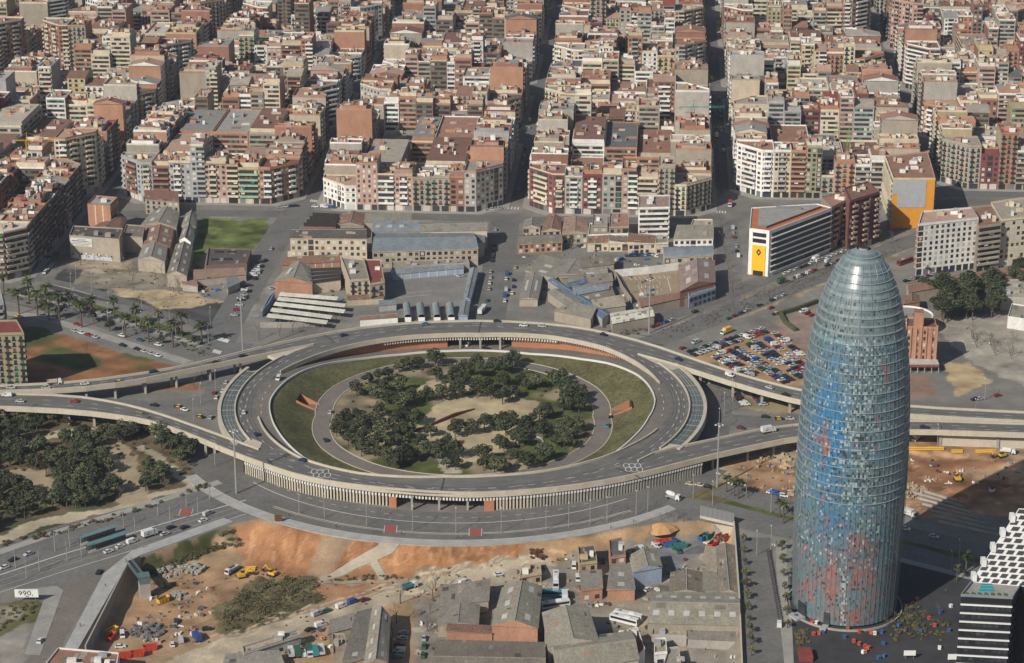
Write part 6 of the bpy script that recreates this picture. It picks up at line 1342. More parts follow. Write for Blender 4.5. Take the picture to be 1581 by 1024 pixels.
for k, c, p, q, l in [
    ('car', 'navy', (503, 681), (496, 672), 'dark blue car on loop road below the grass bank'), ('car', 'silver', (510, 638), (514, 630), 'silver car stopped on loop road near the tunnel mouth'), ('van', 'white', (722, 534), (716, 540), 'white van in the shaded opening under far deck'), ('car', 'black', (752, 541), (760, 541), 'black car leaving the opening under far deck'), ('taxi', 'black', (942, 644), (940, 634), 'black yellow taxi at the tower side tunnel mouth'), ('car', 'teal', (938, 659), (934, 668), 'grey teal car on loop road below the tower side tunnel'),
    ('truck', 'white', (231, 828), (240, 825), 'white box truck on the tram avenue beside the glass shelters'), ('van', 'white', (204, 838), (215, 834), 'white van following the box truck on tram avenue'), ('car', 'white', (186, 845), (197, 841), 'white car third behind the truck on tram avenue'), ('car', 'white', (168, 853), (180, 849), 'white car last in the queue by the tram shelters'), ('car', 'silver', (255, 826), (266, 822), 'pale car just ahead of the box truck'), ('car', 'black', (264, 816), (275, 812), 'black car near the lane arrow ahead of the truck'), ('car', 'black', (285, 816), (296, 812), 'second black car ahead by the crossing'), ('car', 'white', (314, 805), (325, 801), 'white car next to silver van past the red crossing'), ('van', 'silver', (321, 795), (332, 790), 'silver van past the red crossing on tram avenue'),
    ('car', 'silver', (44, 857), (34, 861), 'silver car on far side of tram tracks'), ('car', 'black', (20, 866), (10, 870), 'dark car behind the silver one beyond tram tracks'), ('car', 'white', (6, 878), (-6, 882), 'white car at the frame edge on tram avenue'), ('car', 'black', (153, 885), (160, 876), 'black car at the top of the ramp'), ('car', 'white', (62, 991), (70, 978), 'white car going down the ramp'), ('mixer', 'white', (1040, 771), (1060, 776), 'white concrete mixer truck on the road by the lawn corner'),
    ('car', 'maroon', (346, 662), (352, 655), 'dark car under the ring by the divider'), ('car', 'white', (344, 605), (348, 595), 'white car waiting below the glazed canopy, nearer the street'), ('car', 'white', (334, 615), (338, 606), 'white car waiting below the glazed canopy, second in line'), ('car', 'red', (331, 608), (336, 600), 'red car in the far lane below glazed canopy'), ('car', 'silver', (349, 592), (353, 584), 'silver car first in lane below glazed canopy'), ('taxi', 'black', (275, 629), (262, 627), 'black and yellow taxi on street between the two carriageways'), ('car', 'white', (285, 634), (298, 638), 'white car next to taxi between the two carriageways'), ('car', 'black', (238, 627), (225, 625), 'black car in shade between the two carriageways'), ('taxi', 'black', (310, 645), (322, 648), 'second black and yellow taxi nearer the ring'), ('car', 'grey', (326, 646), (332, 640), 'grey car beside the second taxi near the ring'), ('van', 'white', (112, 641), (130, 642), 'white van under the near carriageway beside pine park'),
    ('bus', 'red', (1397, 407), (1380, 413), 'red and white bus on avenue beyond the tower top'), ('truck', 'yellow', (1121, 515), (1105, 521), 'yellow box truck in the avenue by the car park'), ('van', 'silver', (1074, 530), (1060, 535), 'silver van in the avenue lane before the yellow truck'), ('car', 'red', (1054, 539), (1068, 534), 'red car in the avenue lane nearest the carriageway'), ('car', 'maroon', (1144, 662), (1155, 664), 'dark red car on street between ring and tower'), ('car', 'black', (1182, 645), (1194, 646), 'black four by four by the street under the carriageways'), ('taxi', 'black', (1203, 648), (1215, 648), 'taxi on street under the carriageways next to the tower'), ('car', 'silver', (1220, 648), (1232, 648), 'silver car between the taxi and the tower'),
    ('truck', 'green', (1207, 437), (1222, 431), 'green truck with red cab at the avenue junction'), ('van', 'white', (1233, 429), (1246, 424), 'white van beyond the green truck at the junction'), ('car', 'red', (1190, 477), (1176, 482), 'red car crossing the junction above the hedge'), ('taxi', 'black', (1197, 486), (1184, 490), 'taxi behind the red car above the hedge'), ('van', 'white', (1263, 404), (1276, 399), 'white van in avenue lane below the office'), ('truck', 'white', (1258, 404), (1248, 409), 'white truck parked along the office side of avenue'), ('van', 'white', (1278, 405), (1288, 401), 'second white van ahead in the avenue lane'),
    ('bus', 'yellow', (1106, 214), (1106, 228), 'yellow and white city bus in the long straight street'), ('truck', 'red', (1127, 318), (1126, 330), 'red white truck at the mouth of the long straight street'), ('van', 'white', (1395, 343), (1410, 340), 'white van beside the empty plot'), ('car', 'white', (1398, 818), (1410, 820), 'white car in the shadow of the tower'), ('car', 'silver', (1442, 830), (1455, 833), 'silver car deeper in the shadow of the tower'), ('truck', 'white', (1404, 797), (1412, 800), 'grey white lorry in the shadow beside the tower'), ('car', 'silver', (1513, 617), (1525, 614), 'white car on the side road past the tower'), ('car', 'red', (1540, 612), (1552, 609), 'red car on the side road past the tower'), ('car', 'black', (1505, 618), (1495, 620), 'black car on the side road past the tower'), ('van', 'white', (1203, 966), (1203, 950), 'white van beside the row of motorbikes'), ('tipper', 'white', (1556, 700), (1570, 702), 'white cab tipper truck on the building site below retaining wall'), ('tipper', 'white', (1416, 679), (1410, 683), 'white truck parked under the near carriageway beyond the tower'),
    ('taxi', 'black', (50, 457), (58, 450), 'black yellow taxi turning at the palm avenue corner'), ('taxi', 'yellow', (29, 490), (42, 494), 'yellow taxi on the palm avenue by the curved block')]:
    one(k, c, p, q, l)
for k, c, p, q, l in [
    ('tipper', 'teal', (632, 909), (645, 905), 'grey flatbed lorry with crane driving along the dirt lane'), ('van', 'white', (527, 938), (540, 933), 'white van parked on the dirt lane in front of blue van'), ('van', 'blue', (545, 931), (558, 926), 'blue van parked on the dirt lane'), ('car', 'maroon', (563, 928), (575, 924), 'dark red car first in line on the dirt lane'), ('van', 'silver', (489, 950), (502, 945), 'silver van parked last on the dirt lane'), ('car', 'green', (505, 945), (517, 940), 'pale green car between two vans on the dirt lane'), ('van', 'white', (495, 967), (508, 962), 'white van parked at lower side of dirt lane'), ('car', 'black', (478, 974), (490, 969), 'black car in shade at lower side of dirt lane'), ('van', 'white', (717, 901), (726, 896), 'white van at the works gate on the dirt lane'), ('car', 'white', (771, 888), (782, 884), 'white car on the dirt lane by the bank'),
    ('truck', 'blue', (303, 988), (296, 980), 'blue truck with white cab on the yard track'), ('van', 'silver', (279, 990), (276, 980), 'silver van in the scrap yard track'), ('car', 'white', (266, 997), (264, 988), 'white car beside silver van in the scrap yard'), ('car', 'navy', (273, 961), (276, 950), 'dark blue car parked alone on the dirt by the rubble'), ('van', 'white', (189, 983), (190, 992), 'white van next to the red skip in the scrap yard'), ('car', 'white', (186, 1000), (196, 999), 'white car below the white van in the scrap yard'), ('car', 'black', (320, 973), (330, 972), 'black car half in scrub by the yard track'),
    ('tipper', 'grey', (358, 884), (350, 888), 'tipper truck with brown load by the yellow excavator'),
    ('bus', 'white', (858, 900), (858, 912), 'white coach parked end on in the dirt bus yard'), ('bus', 'teal', (852, 921), (866, 922), 'teal blue coach parked in the dirt bus yard'), ('truck', 'white', (872, 927), (873, 936), 'white truck cab by the teal coach'), ('bus', 'white', (857, 938), (872, 935), 'long white coach with dark roof stripes in bus yard'), ('bus', 'white', (964, 962), (978, 966), 'black sided white coach near red lean-to'), ('bus', 'white', (970, 956), (984, 959), 'white coach with tinted windows behind the black sided one'), ('van', 'white', (886, 877), (886, 886), 'white van at the gate of the bus yard'), ('van', 'white', (892, 896), (893, 905), 'second white van by the small patched roof'), ('car', 'red', (898, 909), (898, 916), 'red car beside second white van in bus yard'), ('car', 'black', (931, 868), (931, 876), 'black car in the shaded gap of ruined houses'), ('van', 'white', (990, 842), (1000, 840), 'white tanker van beside the red skips'), ('van', 'silver', (1014, 845), (1024, 849), 'silver van with blue hood by the skips'), ('van', 'blue', (1043, 840), (1050, 846), 'blue and white van in the middle of the skip yard'), ('car', 'green', (1048, 853), (1052, 859), 'dark buggy in the skip yard'), ('tipper', 'yellow', (1048, 978), (1053, 984), 'yellow truck with white cab below the skylight roof'), ('car', 'white', (1000, 912), (1006, 908), 'white car by the wall of the skip yard lane')]:
    one(k, c, p, q, l, low=True)
# parked rows
MASS = MB()
G1 = 'cars parked in the orange gravel car park'
for px0, px1, n, ph in [((1102, 551), (1160, 584), 11, 'first gravel row from ring'), ((1110, 546), (1168, 579), 11, 'second gravel row from ring'), ((1126, 541), (1214, 593), 17, 'third gravel row from ring'), ((1136, 537), (1224, 590), 17, 'fourth gravel row from ring'),
                        ((1154, 531), (1240, 586), 16, 'fifth gravel row from ring'), ((1163, 527), (1242, 578), 15, 'sixth gravel row from ring'), ((1184, 524), (1246, 571), 12, 'seventh gravel row from ring'), ((1194, 514), (1250, 560), 11, 'eighth gravel row from ring')]:
    row(px0, px1, n, ph, 'avenue end', True, .06, jit=.3, group=G1, mass=MASS if ph[:3] in ('fou', 'thi', 'fif', 'six', 'sev', 'eig') else None)
row((1068, 550), (1184, 513), 17, 'double row beside the gravel car park', 'ring end', True, .04, group='cars parked beside the gravel car park'); row((1062, 545), (1180, 508), 15, 'outer row beside the gravel car park', 'ring end', False, .05, group='cars parked beside the gravel car park')
tag(MASS.build('parked_cars'), 'rows of parked cars filling the far part of the orange gravel car park', 'cars', None, 'stuff')
row((1136, 609), (1152, 628), 5, 'first short row under the far carriageway', 'upper end', True, .0, group='cars parked under the far carriageway'); row((1165, 610), (1180, 628), 5, 'second short row under the far carriageway', 'upper end', True, .0, group='cars parked under the far carriageway'); row((1186, 613), (1232, 630), 5, 'third short row under the far carriageway', 'upper end', False, .1, group='cars parked under the far carriageway')
row((752, 470), (766, 352), 14, 'car wall side of second street', 'ring end', False, .15); row((779, 470), (783, 420), 6, 'middle of second street', 'ring end', False, .1, kinds=['van', 'car', 'van'], cols=['white']); row((788, 480), (797, 400), 8, 'shed side of second street', 'ring end', False, .4)
row((742, 486), (748, 478), 2, 'ring end of second street', 'ring end', False, 0, kinds=['truck', 'van'], cols=['white'])
row((355, 500), (404, 402), 13, 'kerb by grassy lot', 'ring end', True, .15); row((372, 476), (425, 372), 11, 'warehouse side of first street', 'ring end', False, .3)
row((65, 402), (90, 392), 4, 'shaded street mouth', 'avenue end', False, .2); row((68, 424), (82, 408), 5, 'pavement by the wasteland', 'avenue end', False, 0, cols=['white', 'white', 'silver'])
row((100, 508), (250, 552), 14, 'palm avenue lane nearest the field', 'frame end', False, .35); row((60, 487), (280, 543), 16, 'palm avenue middle lane', 'frame end', False, .5); row((25, 452), (230, 497), 15, 'palm avenue lane nearest wasteland', 'frame end', False, .6)
row((1005, 507), (1130, 462), 14, 'avenue kerb below pinkish hall', 'ring end', False, .4); row((1120, 495), (1215, 455), 10, 'avenue inner lane before the tower', 'ring end', False, .3); row((1200, 428), (1360, 368), 20, 'office side kerb of the avenue', 'ring end', False, .12, cols=['white', 'silver', 'white', 'grey', 'black']); row((1215, 436), (1300, 402), 9, 'avenue inner lane below the office', 'ring end', False, .35)
row((1395, 436), (1560, 398), 20, 'kerb between school wing and tree row', 'tower end', False, .1); row((1140, 400), (1130, 350), 7, 'side street by the office', 'office end', False, .2); row((1230, 478), (1258, 490), 4, 'small hedged car park', 'avenue end', True, .2)
row((1010, 394), (965, 396), 8, 'brick walled yard behind white wall', 'hall end', True, .05, cols=['navy', 'blue', 'silver', 'grey']); row((953, 404), (960, 402), 2, 'corner of brick walled yard', 'hall end', False, 0, kinds=['van'])
row((413, 447), (430, 444), 2, 'forecourt of saw-tooth workshop', 'street end', True, 0, cols=['silver', 'maroon']); row((705, 428), (714, 426), 2, 'walled car park', 'shelter end', True, 0, cols=['silver', 'white'])
row((420, 322), (470, 318), 6, 'kerb below brick apartment front', 'grassy end', False, .2); row((480, 320), (520, 322), 3, 'corner of cream apartment block', 'grassy end', False, 0, kinds=['van', 'car'], cols=['white']); row((750, 326), (775, 322), 4, 'corner by second street top', 'warehouse end', False, 0, cols=['white', 'silver'])
row((624, 974), (612, 1020), 5, 'bare tree lane by the curved hall', 'lane end', True, .0, low=True, cols=['navy', 'black', 'maroon', 'silver', 'teal']); row((656, 968), (652, 1020), 4, 'bare tree lane facing the works', 'lane end', False, .2, low=True, cols=['green', 'grey'])
row((446, 1012), (500, 1008), 6, 'truck yard by the reddish terrace', 'lane end', True, .0, low=True, kinds=['truck', 'tipper', 'van'], cols=['teal', 'white', 'silver', 'green'])
row((1188, 762), (1215, 768), 4, 'site office strip by the tower', 'ring end', False, 0, cols=['white']); row((1060, 748), (1100, 754), 3, 'lawn corner lane', 'ring end', False, .3)
row((1100, 300), (1093, 240), 6, 'first stretch of the long straight street', 'near end', False, .2); row((1118, 240), (1110, 150), 9, 'second stretch of the long straight street', 'near end', False, .35); row((800, 300), (812, 225), 6, 'shaded street beyond second street', 'near end', False, .3); row((815, 215), (822, 150), 6, 'crossing stretch of shaded street', 'near end', False, .3); row((1440, 240), (1462, 250), 4, 'sunlit crossing by the orange gables', 'near end', True, 0)
# motorbikes beside the street along the tower
def motorbike():
    e = thing('motorbike', '-', 'motorbike'); b = MB(); b.bar((-.7, 0, .75), (.3, 0, .8), .14, dark_metal, .2); b.bar((.3, 0, .75), (.62, 0, .95), .2, PAINT['maroon'], .08); b.box((0, 0, .3), (.5, .26, .4), metal_grey); b.build('body', e)
    h = MB(); h.bar((.6, -.33, 1.05), (.6, .33, 1.05), .03, dark_metal); h.bar((.6, 0, 1.05), (.75, 0, .32), .04, metal_grey); h.build('handlebar', e)
    w0 = wheel_mesh(.3, .12).build('wheel', e); w0.location = (.75, 0, .3); w1 = w0.copy(); COL.objects.link(w1); w1.parent = e; w1.location = (-.7, 0, .3); return e
mk = motorbike(); e0, e1 = gp(1187, 852), gp(1206, 960)
for i in range(34):
    o = mk if i == 0 else copy_tree(mk); t = i / 33; o.location = (e0[0] + (e1[0] - e0[0]) * t, e0[1] + (e1[1] - e0[1]) * t, .06); o.rotation_euler = (0, 0, pi + rv_.uniform(-.2, .2)); o['label'] = 'dark motorbike in the kerbside row beside the tower'; o['group'] = 'motorbikes parked in a row beside the tower'
for e_ in PROTO.values():
    if e_.get('_fresh'):
        for ch in list(e_.children): bpy.data.objects.remove(ch)
        bpy.data.objects.remove(e_)
print('vehicles', NV[0])
# ------------------------------------------------------------------ machines, skips, street things
def excavator(label, px, rz, low=False):
    p = gl(*px) if low else (*gp(*px), 0); t = thing('excavator', label, 'excavator', p, 0); c_, s_ = cos(rz), sin(rz); T = lambda x, y, z: (p[0] + x * c_ - y * s_, p[1] + x * s_ + y * c_, p[2] + z)
    for s in (-1.1, 1.1): mb = MB(); q = T(0, s, 0); mb.box(q, (3.6, .6, .8), dark_metal, rz); mb.build('track', t)
    mb = MB(); mb.box(T(-.4, 0, .9), (3.0, 2.4, 1.1), yellow_m, rz); mb.build('body', t); mb = MB(); mb.box(T(.5, .6, 1.9), (1.4, 1.1, 1.2), glass_dark, rz, top=yellow_m); mb.build('cab', t)
    mb = MB(); mb.bar(T(1.1, -.4, 1.6), T(3.2, -.4, 4.0), .32, yellow_m, .26); mb.bar(T(3.2, -.4, 4.0), T(4.9, -.4, 1.9), .25, yellow_m, .18); mb.build('boom', t); mb = MB(); mb.box(T(4.8, -.4, .9), (.9, 1.1, 1.0), dark_metal, rz); mb.build('bucket', t)
excavator('yellow excavator beside the brown loaded tipper truck', (374, 892), .4, True); excavator('small yellow excavator with raised arm under the orange bank', (420, 889), 2.6, True); excavator('yellow excavator on building site under retaining wall', (1546, 706), 3.6); excavator('excavator at the edge of the tower shadow', (1478, 742), 1.7)
for i, (px, l) in enumerate([((386, 884), 'pile of yellow pipe sections beside the excavator'), ((1420, 696), 'long yellow pipe run behind the tower base'), ((1478, 700), 'short yellow pipe in the middle of the site'), ((1520, 700), 'yellow pipe pair near the site truck')]):
    p = gl(*px); t = thing('pipe_stack', l, 'pipes', p)
    for k in range(4 if i == 0 else 2): mb = MB(); L_ = (4, 22, 5, 8)[i]; mb.bar((p[0] - L_ / 2, p[1] + k * .9, p[2] + .5 + (k % 2) * .5), (p[0] + L_ / 2, p[1] + k * .9 + .4, p[2] + .5 + (k % 2) * .5), .42, yellow_m, n=8); mb.build('pipe', t)
def skip_(label, px, col, rz=0.0, sz=(5.5, 2.4, 2.2), low=True):
    p = gl(*px) if low else (*gp(*px), 0.05); t = thing('skip', label, 'skip', p, 0); a, b, h = sz; c_, s_ = cos(rz), sin(rz)
    T = lambda x, y, z: (p[0] + x * c_ - y * s_, p[1] + x * s_ + y * c_, p[2] + z)
    mb = MB(); B0 = [T(x * a * .42, y * b * .45, .1) for x, y in ((-1, -1), (1, -1), (1, 1), (-1, 1))]; T0 = [T(x * a * .5, y * b * .5, h) for x, y in ((-1, -1), (1, -1), (1, 1), (-1, 1))]; I0 = [T(x * a * .46, y * b * .44, h) for x, y in ((-1, -1), (1, -1), (1, 1), (-1, 1))]
    for i in range(4): j = (i + 1) % 4; mb.face([B0[i], B0[j], T0[j], T0[i]], col); mb.face([T0[i], T0[j], I0[j], I0[i]], col); mb.face([I0[j], I0[i], (*B0[i][:2], p[2] + .5), (*B0[j][:2], p[2] + .5)], col)
    mb.build('shell', t); mb = MB(); mb.face([(x, y, p[2] + h * .55) for x, y, z in I0], recess_shade); mb.build('load', t)
    for s in (-.3, 0, .3): mb = MB(); mb.box(T(s * a, -b * .5, .3), (.15, .12, h - .4), col, rz); mb.build('rib', t)
for l, px, c, rz in [('dark blue skip nearest the hoarding corner', (1086, 833), blue_m, .9), ('green skip stacked by the hoarding', (1094, 830), green_m, .9), ('red skip at the hoarding', (1101, 826), red_m, 1.0), ('second red skip leaning by the yard wall', (1113, 832), red_m, .8), ('green skip next to yard wall', (1111, 836), green_m, .6), ('rusty red skip against yard wall', (1122, 834), mat('rust_red', (.3, .06, .04)), .7),
                     ('red skip beside the white tanker van', (1018, 838), red_m, .2), ('second red skip next to the blue skip', (1027, 836), red_m, .3), ('blue skip beside two red skips', (1034, 832), blue_m, .2), ('green skip heap behind the blue van', (1046, 828), green_m, .3), ('teal skip at edge of the sand heap', (1052, 826), teal_m, .4),
                     ('tall red container in the scrap yard', (172, 987), red_m, 1.3), ('red ribbed skip at the lower yard', (192, 1016), red_m, .2), ('largest red ribbed skip at the lower yard', (212, 1013), red_m, .25), ('small red skip with white top in scrap yard', (232, 1004), red_m, .3), ('yellow skip above tall red container', (173, 978), yellow_m, .9), ('yellow skip beside the rubble pit', (252, 930), yellow_m, .8)]:
    skip_(l, px, c, rz)
# rubble heaps
def heap(label, px, col, n, rad, hh, low=True):
    p = gl(*px) if low else (*gp(*px), 0); r_ = random.Random(len(label)); mb = MB()
    for i in range(n):
        a, d = r_.uniform(0, 2 * pi), rad * math.sqrt(r_.random()); s = r_.uniform(.5, 1.6); mb.box((p[0] + d * cos(a), p[1] + d * sin(a), p[2] - .1 + hh * (1 - d / rad) * r_.uniform(.4, 1)), (s, s * r_.uniform(.5, 1.2), s * r_.uniform(.4, .9)), col, r_.uniform(0, 3), bottom=True)
    o = mb.build('rubble', None, p); tag(o, label, 'rubble', None, 'stuff')
heap('heap of pale broken concrete blocks under the scrub slope', (258, 884), concrete_grey, 70, 6, 1.6); heap('pale rubble near the scrub on the dirt', (297, 880), concrete_grey, 50, 5, 1.2); heap('grey rubble ring on the dirt', (272, 921), concrete_grey, 40, 3.5, .8); heap('stacked grey lattice steel and rubble in scrap yard', (226, 975), metal_grey, 80, 7, 1.4); heap('rubble on the building site by the tower', (1405, 760), mat('rubble_tan', (.38, .3, .2)), 90, 8, 1.6, False); heap('rubble and debris on the building site under the carriageway', (1195, 715), MATS['rubble_tan'], 40, 12, 1.0, False); heap('broken stones along the site edge', (1235, 760), MATS['rubble_tan'], 50, 6, 1.2, False); heap('scrap heap behind ruined house', (830, 855), rust, 40, 4, 1.0)
LIT = [WALL['white'], SHED['rusty'], SHED['ash'], rust, blue_m, SHED['sand'], concrete_grey, SHED['dark'], SHED['dark'], WALL['orange_brick'], metal_grey, SHED['pale']]
def litter(label, poly, n, low=True, big=1.0):
    W_ = PL(*poly) if low else P0(*poly); r_ = random.Random(n + len(label)); mb = MB(); k = 0; xs = [p[0] for p in poly]; ys = [p[1] for p in poly]
    while k < n:
        x, y = r_.uniform(min(xs), max(xs)), r_.uniform(min(ys), max(ys)); p = gl(x, y) if low else (*gp(x, y), 0)
        if not inpoly([p[0]], [p[1]], W_)[0]: continue
        k += 1; m = r_.choice(LIT); rz = r_.uniform(0, 3)
        for j in range(r_.randint(1, 4)): mb.box((p[0] + r_.uniform(-1.2, 1.2), p[1] + r_.uniform(-1.2, 1.2), p[2] - .05), (r_.uniform(.4, 2.2) * big, r_.uniform(.3, 1.2) * big, r_.uniform(.2, 1.1) * big), m, rz + r_.uniform(-.3, .3))
    tag(mb.build('scrap'), label, 'scrap', None, 'stuff')
litter('scrap and pallets strewn through the workshop yards', [(640, 900), (760, 880), (870, 860), (1010, 825), (1128, 815), (1140, 1010), (640, 1015)], 170); litter('scrap strewn over the dirt below the ramp', [(190, 985), (240, 900), (330, 880), (330, 950), (260, 1000)], 60); litter('pipes and scrap along the truck yard', [(360, 1010), (500, 960), (560, 950), (560, 1015)], 50)
litter('scrap and crates lying among the crowded yard sheds', [(800, 380), (950, 370), (1040, 395), (1000, 480), (900, 490), (806, 460)], 130, False); litter('scrap and crates in the old works yards', [(440, 375), (600, 390), (720, 390), (600, 410), (560, 470), (440, 450)], 80, False); litter('scrap in the plot below the hatch deck', [(285, 445), (300, 425), (380, 425), (370, 450), (330, 460)], 40, False); litter('timber and debris on the dug site behind the tower', [(1395, 700), (1581, 715), (1600, 770), (1480, 760), (1395, 780)], 36, False, .8); litter('debris and materials on the dug site before the tower', [(1110, 730), (1235, 690), (1232, 770), (1130, 760)], 34, False, .8); litter('people and play things dotted over the school playground', [(1460, 500), (1581, 490), (1590, 560), (1490, 550)], 30, False, .4)
p = gl(1022, 812); mb = MB(); mb.smooth = True; n = 20; sm_ = mat('sand_heap', (.46, .26, .12), .95, .15, .5)
for i in range(n):
    a, b = 2 * pi * i / n, 2 * pi * (i + 1) / n; q_ = lambda t: 1 + .16 * sin(3 * t + 1) + .1 * sin(5 * t); R_ = [(5.2, -.4), (3.9, 1.0), (1.9, 2.2), (.01, 2.8)]
    for (r0, z0), (r1, z1) in zip(R_[:-1], R_[1:]): mb.face([*[(p[0] + r_ * cos(t) * 1.2 * q_(t), p[1] + r_ * sin(t) * q_(t), p[2] + z_) for r_, t, z_ in ((r0, a, z0), (r0, b, z0), (r1, b, z1), (r1, a, z1))]], sm_)
tag(mb.build('sand_heap', None, p), 'orange sand heap at the end of the curved pavement', 'sand heap')
# pile field of the building site in the tower shadow: long concrete ground beams
for i in range(7):
    a, b = gp(1400 + i * 8, 752 + i * 9), gp(1478 + i * 12, 775 + i * 9); mb = MB(); wall_along(mb, [a, b], 0, .9, .9, concrete_grey); tag(mb.build('ground_beam', None, (*a, 0)), f'long ground beam on the dug site behind the tower, {ordn(i + 1)} from the carriageway', 'beam', 'ground beams on building site')
# ------------------------------------------------------------------ trees and plants
LEAF = {k: mat('leaf_' + k, c, .85, .25, .6, spec=.2, rnd=.42, fine=.25) for k, c in dict(dark=(.05, .06, .032), mid=(.078, .088, .046), olive=(.115, .115, .062), palm=(.055, .07, .028), shrub=(.075, .08, .032), light=(.12, .14, .05)).items()}
bark = mat('bark', (.11, .085, .065), .95, .2, .8); twig_m = mat('twig', (.17, .135, .105), .95, .25, .8, rnd=.2)
def leaf_ball(mb, c, r, n, size, mats, rnd, flat_=1.0):
    for _ in range(n):
        v = np.array([rnd.gauss(0, 1) for _ in range(3)]); v /= np.linalg.norm(v); rr = r * (rnd.uniform(.45, 1.0) ** .6); p = np.array(c) + v * rr * np.array((1, 1, flat_))
        nn = v * .8 + np.array([rnd.uniform(-1, 1) for _ in range(3)]) * .8; nn /= np.linalg.norm(nn) + 1e-9
        ref = np.array((0, 0, 1.)) if abs(nn[2]) < .9 else np.array((1., 0, 0)); u = np.cross(nn, ref); u /= np.linalg.norm(u); w_ = np.cross(nn, u); s = size * rnd.uniform(.6, 1.3)
        mb.face([tuple(p - u * s), tuple(p - w_ * s * .6), tuple(p + u * s * .9), tuple(p + w_ * s * .7)], rnd.choice(mats))
def make_tree(seed, h, R_, mats, name='tree', trunk_h=.38, nl=9, n=110, size=.46, flat_=.8):
    r_ = random.Random(seed); e = thing(name, '-', dict(holm_oak='evergreen tree', pine_tree='pine tree').get(name, 'street tree')); t = MB(); top = np.array((r_.uniform(-.3, .3), r_.uniform(-.3, .3), h * trunk_h)); t.bar((0, 0, -.2), top, .28, bark, .2, 6)
    cr = MB()
    for i in range(nl):
        a = 2 * pi * i / (nl - 1) + r_.uniform(-.4, .4); d = R_ * r_.uniform(.3, .74) if i < nl - 1 else 0; z = h * (r_.uniform(.5, .72) if i < nl - 1 else .8)
        c = (d * cos(a), d * sin(a), z); t.bar(top, (c[0] * .8, c[1] * .8, c[2] - .2), .13, bark, .06); leaf_ball(cr, c, R_ * r_.uniform(.32, .54), n, size, r_.choice([mats, mats[:1] * 3 + mats, mats]), r_, flat_)
    t.build('trunk', e); cr.build('crown', e); e['_fresh'] = 1; return e
def make_bare(seed, h, name='bare_tree'):
    r_ = random.Random(seed); e = thing(name, '-', 'leafless tree'); t = MB(); c = MB()
    def grow(p, d, l, w_, lv):
        q = p + d * l; (t if lv < 2 else c).bar(p, q, w_, bark if lv < 2 else twig_m, w_ * .6, 3)
        if lv >= 4: return
        for k in range(3 if lv < 3 else 4):
            a = r_.uniform(0, 2 * pi); s = r_.uniform(.45, .95); nd = d + np.array((cos(a) * s, sin(a) * s, r_.uniform(-.1, .35))); nd /= np.linalg.norm(nd); grow(p + d * l * r_.uniform(.65, 1), nd, l * r_.uniform(.55, .75), w_ * .5, lv + 1)
    grow(np.array((0, 0, -.2)), np.array((0, 0, 1.)), h * .36, .24, 0); t.build('trunk', e); c.build('crown', e); e['_fresh'] = 1; return e
def make_palm(seed, h):
    r_ = random.Random(seed); e = thing('palm_tree', '-', 'palm tree'); t = MB(); t.bar((0, 0, -.2), (.15, 0, h), .34, bark, .3, 8); leaf_ball(t, (.15, 0, h), .55, 30, .3, [bark], r_); t.build('trunk', e); c = MB()
    for k in range(34):
        a = 2 * pi * k / 34 * 2.62; el = r_.uniform(-.2, 1.2); L_ = r_.uniform(2.6, 3.6); p = np.array((.15, 0, h + .1)); d = np.array((cos(a) * cos(el), sin(a) * cos(el), sin(el))); s = np.array((-sin(a), cos(a), 0)); w0 = .16
        for i in range(4):
            q = p + d * L_ / 4; w1 = [.42, .5, .36, .05][i]; c.face([tuple(p - s * w0), tuple(p + s * w0), tuple(q + s * w1 - (0, 0, .12)), tuple(q - s * w1 - (0, 0, .12))], LEAF['palm'] if k % 4 else LEAF['olive']); p, w0 = q, w1; d = d + np.array((0, 0, -.33)); d /= np.linalg.norm(d)
    c.build('crown', e); e['_fresh'] = 1; return e
DK = [LEAF['dark'], LEAF['dark'], LEAF['mid']]; MD = [LEAF['dark'], LEAF['mid'], LEAF['mid'], LEAF['olive']]
OAK = [make_tree(i, 7.2 + (i % 4) * .8, 3.3 + .5 * (i % 4), DK if i % 3 else MD + [LEAF['olive']], 'holm_oak') for i in range(7)]
PINE = [make_tree(40 + i, 11 + i, 4.6, DK, 'pine_tree', .5, 10, 120, .5, .7) for i in range(4)]
BROAD = [make_tree(60 + i, 7.0 + i, 3.0, MD, 'street_tree', .4, 7, 85, .45) for i in range(3)]
SMALL = [make_tree(80 + i, 5.0, 1.8, [LEAF['olive'], LEAF['shrub'], LEAF['light']], 'young_tree', .45, 5, 45, .42) for i in range(2)]
BARE = [make_bare(90 + i, 9 + i * .8) for i in range(5)]
PALM = [make_palm(7 + i, 7 + i) for i in range(3)]
rtree = random.Random(99)
def plant(pr, x, y, z, s, label, group):
    e = rtree.choice(pr)
    if e.get('_fresh'): o = e; del e['_fresh']
    else: o = copy_tree(e)
    o.location = (x, y, z); o.rotation_euler = (0, 0, rtree.uniform(0, 6.28)); o.scale = (s * rtree.uniform(.92, 1.08),) * 2 + (s,); o['label'] = label; o['group'] = group
def grove(pr, pts, s, phrase, group, low=False, crown=0.0, z=0.05, rows=14):
    """pts: where the middle of each crown is seen; labels count along bands of the grove"""
    P = []
    for x, y in pts:
        p = gl(x, y, crown) if low else (*gp(x, y, crown), z); P.append(p)
    P.sort(key=lambda p: -p[1]); k = max(1, int(math.ceil(len(P) / rows)))
    for b in range(k):
        B_ = sorted(P[b * rows:(b + 1) * rows], key=lambda p: p[0])
        for i, p in enumerate(B_): plant(pr, *p, s * rtree.uniform(.8, 1.18), (f'{phrase}, {ordn(i + 1)} in {ordn(b + 1)} band from far edge' if k > 1 else f'{phrase}, {ordn(i + 1)} of {NUM[len(B_)] if len(B_) < 19 else len(B_)} counted towards the tower'), group)
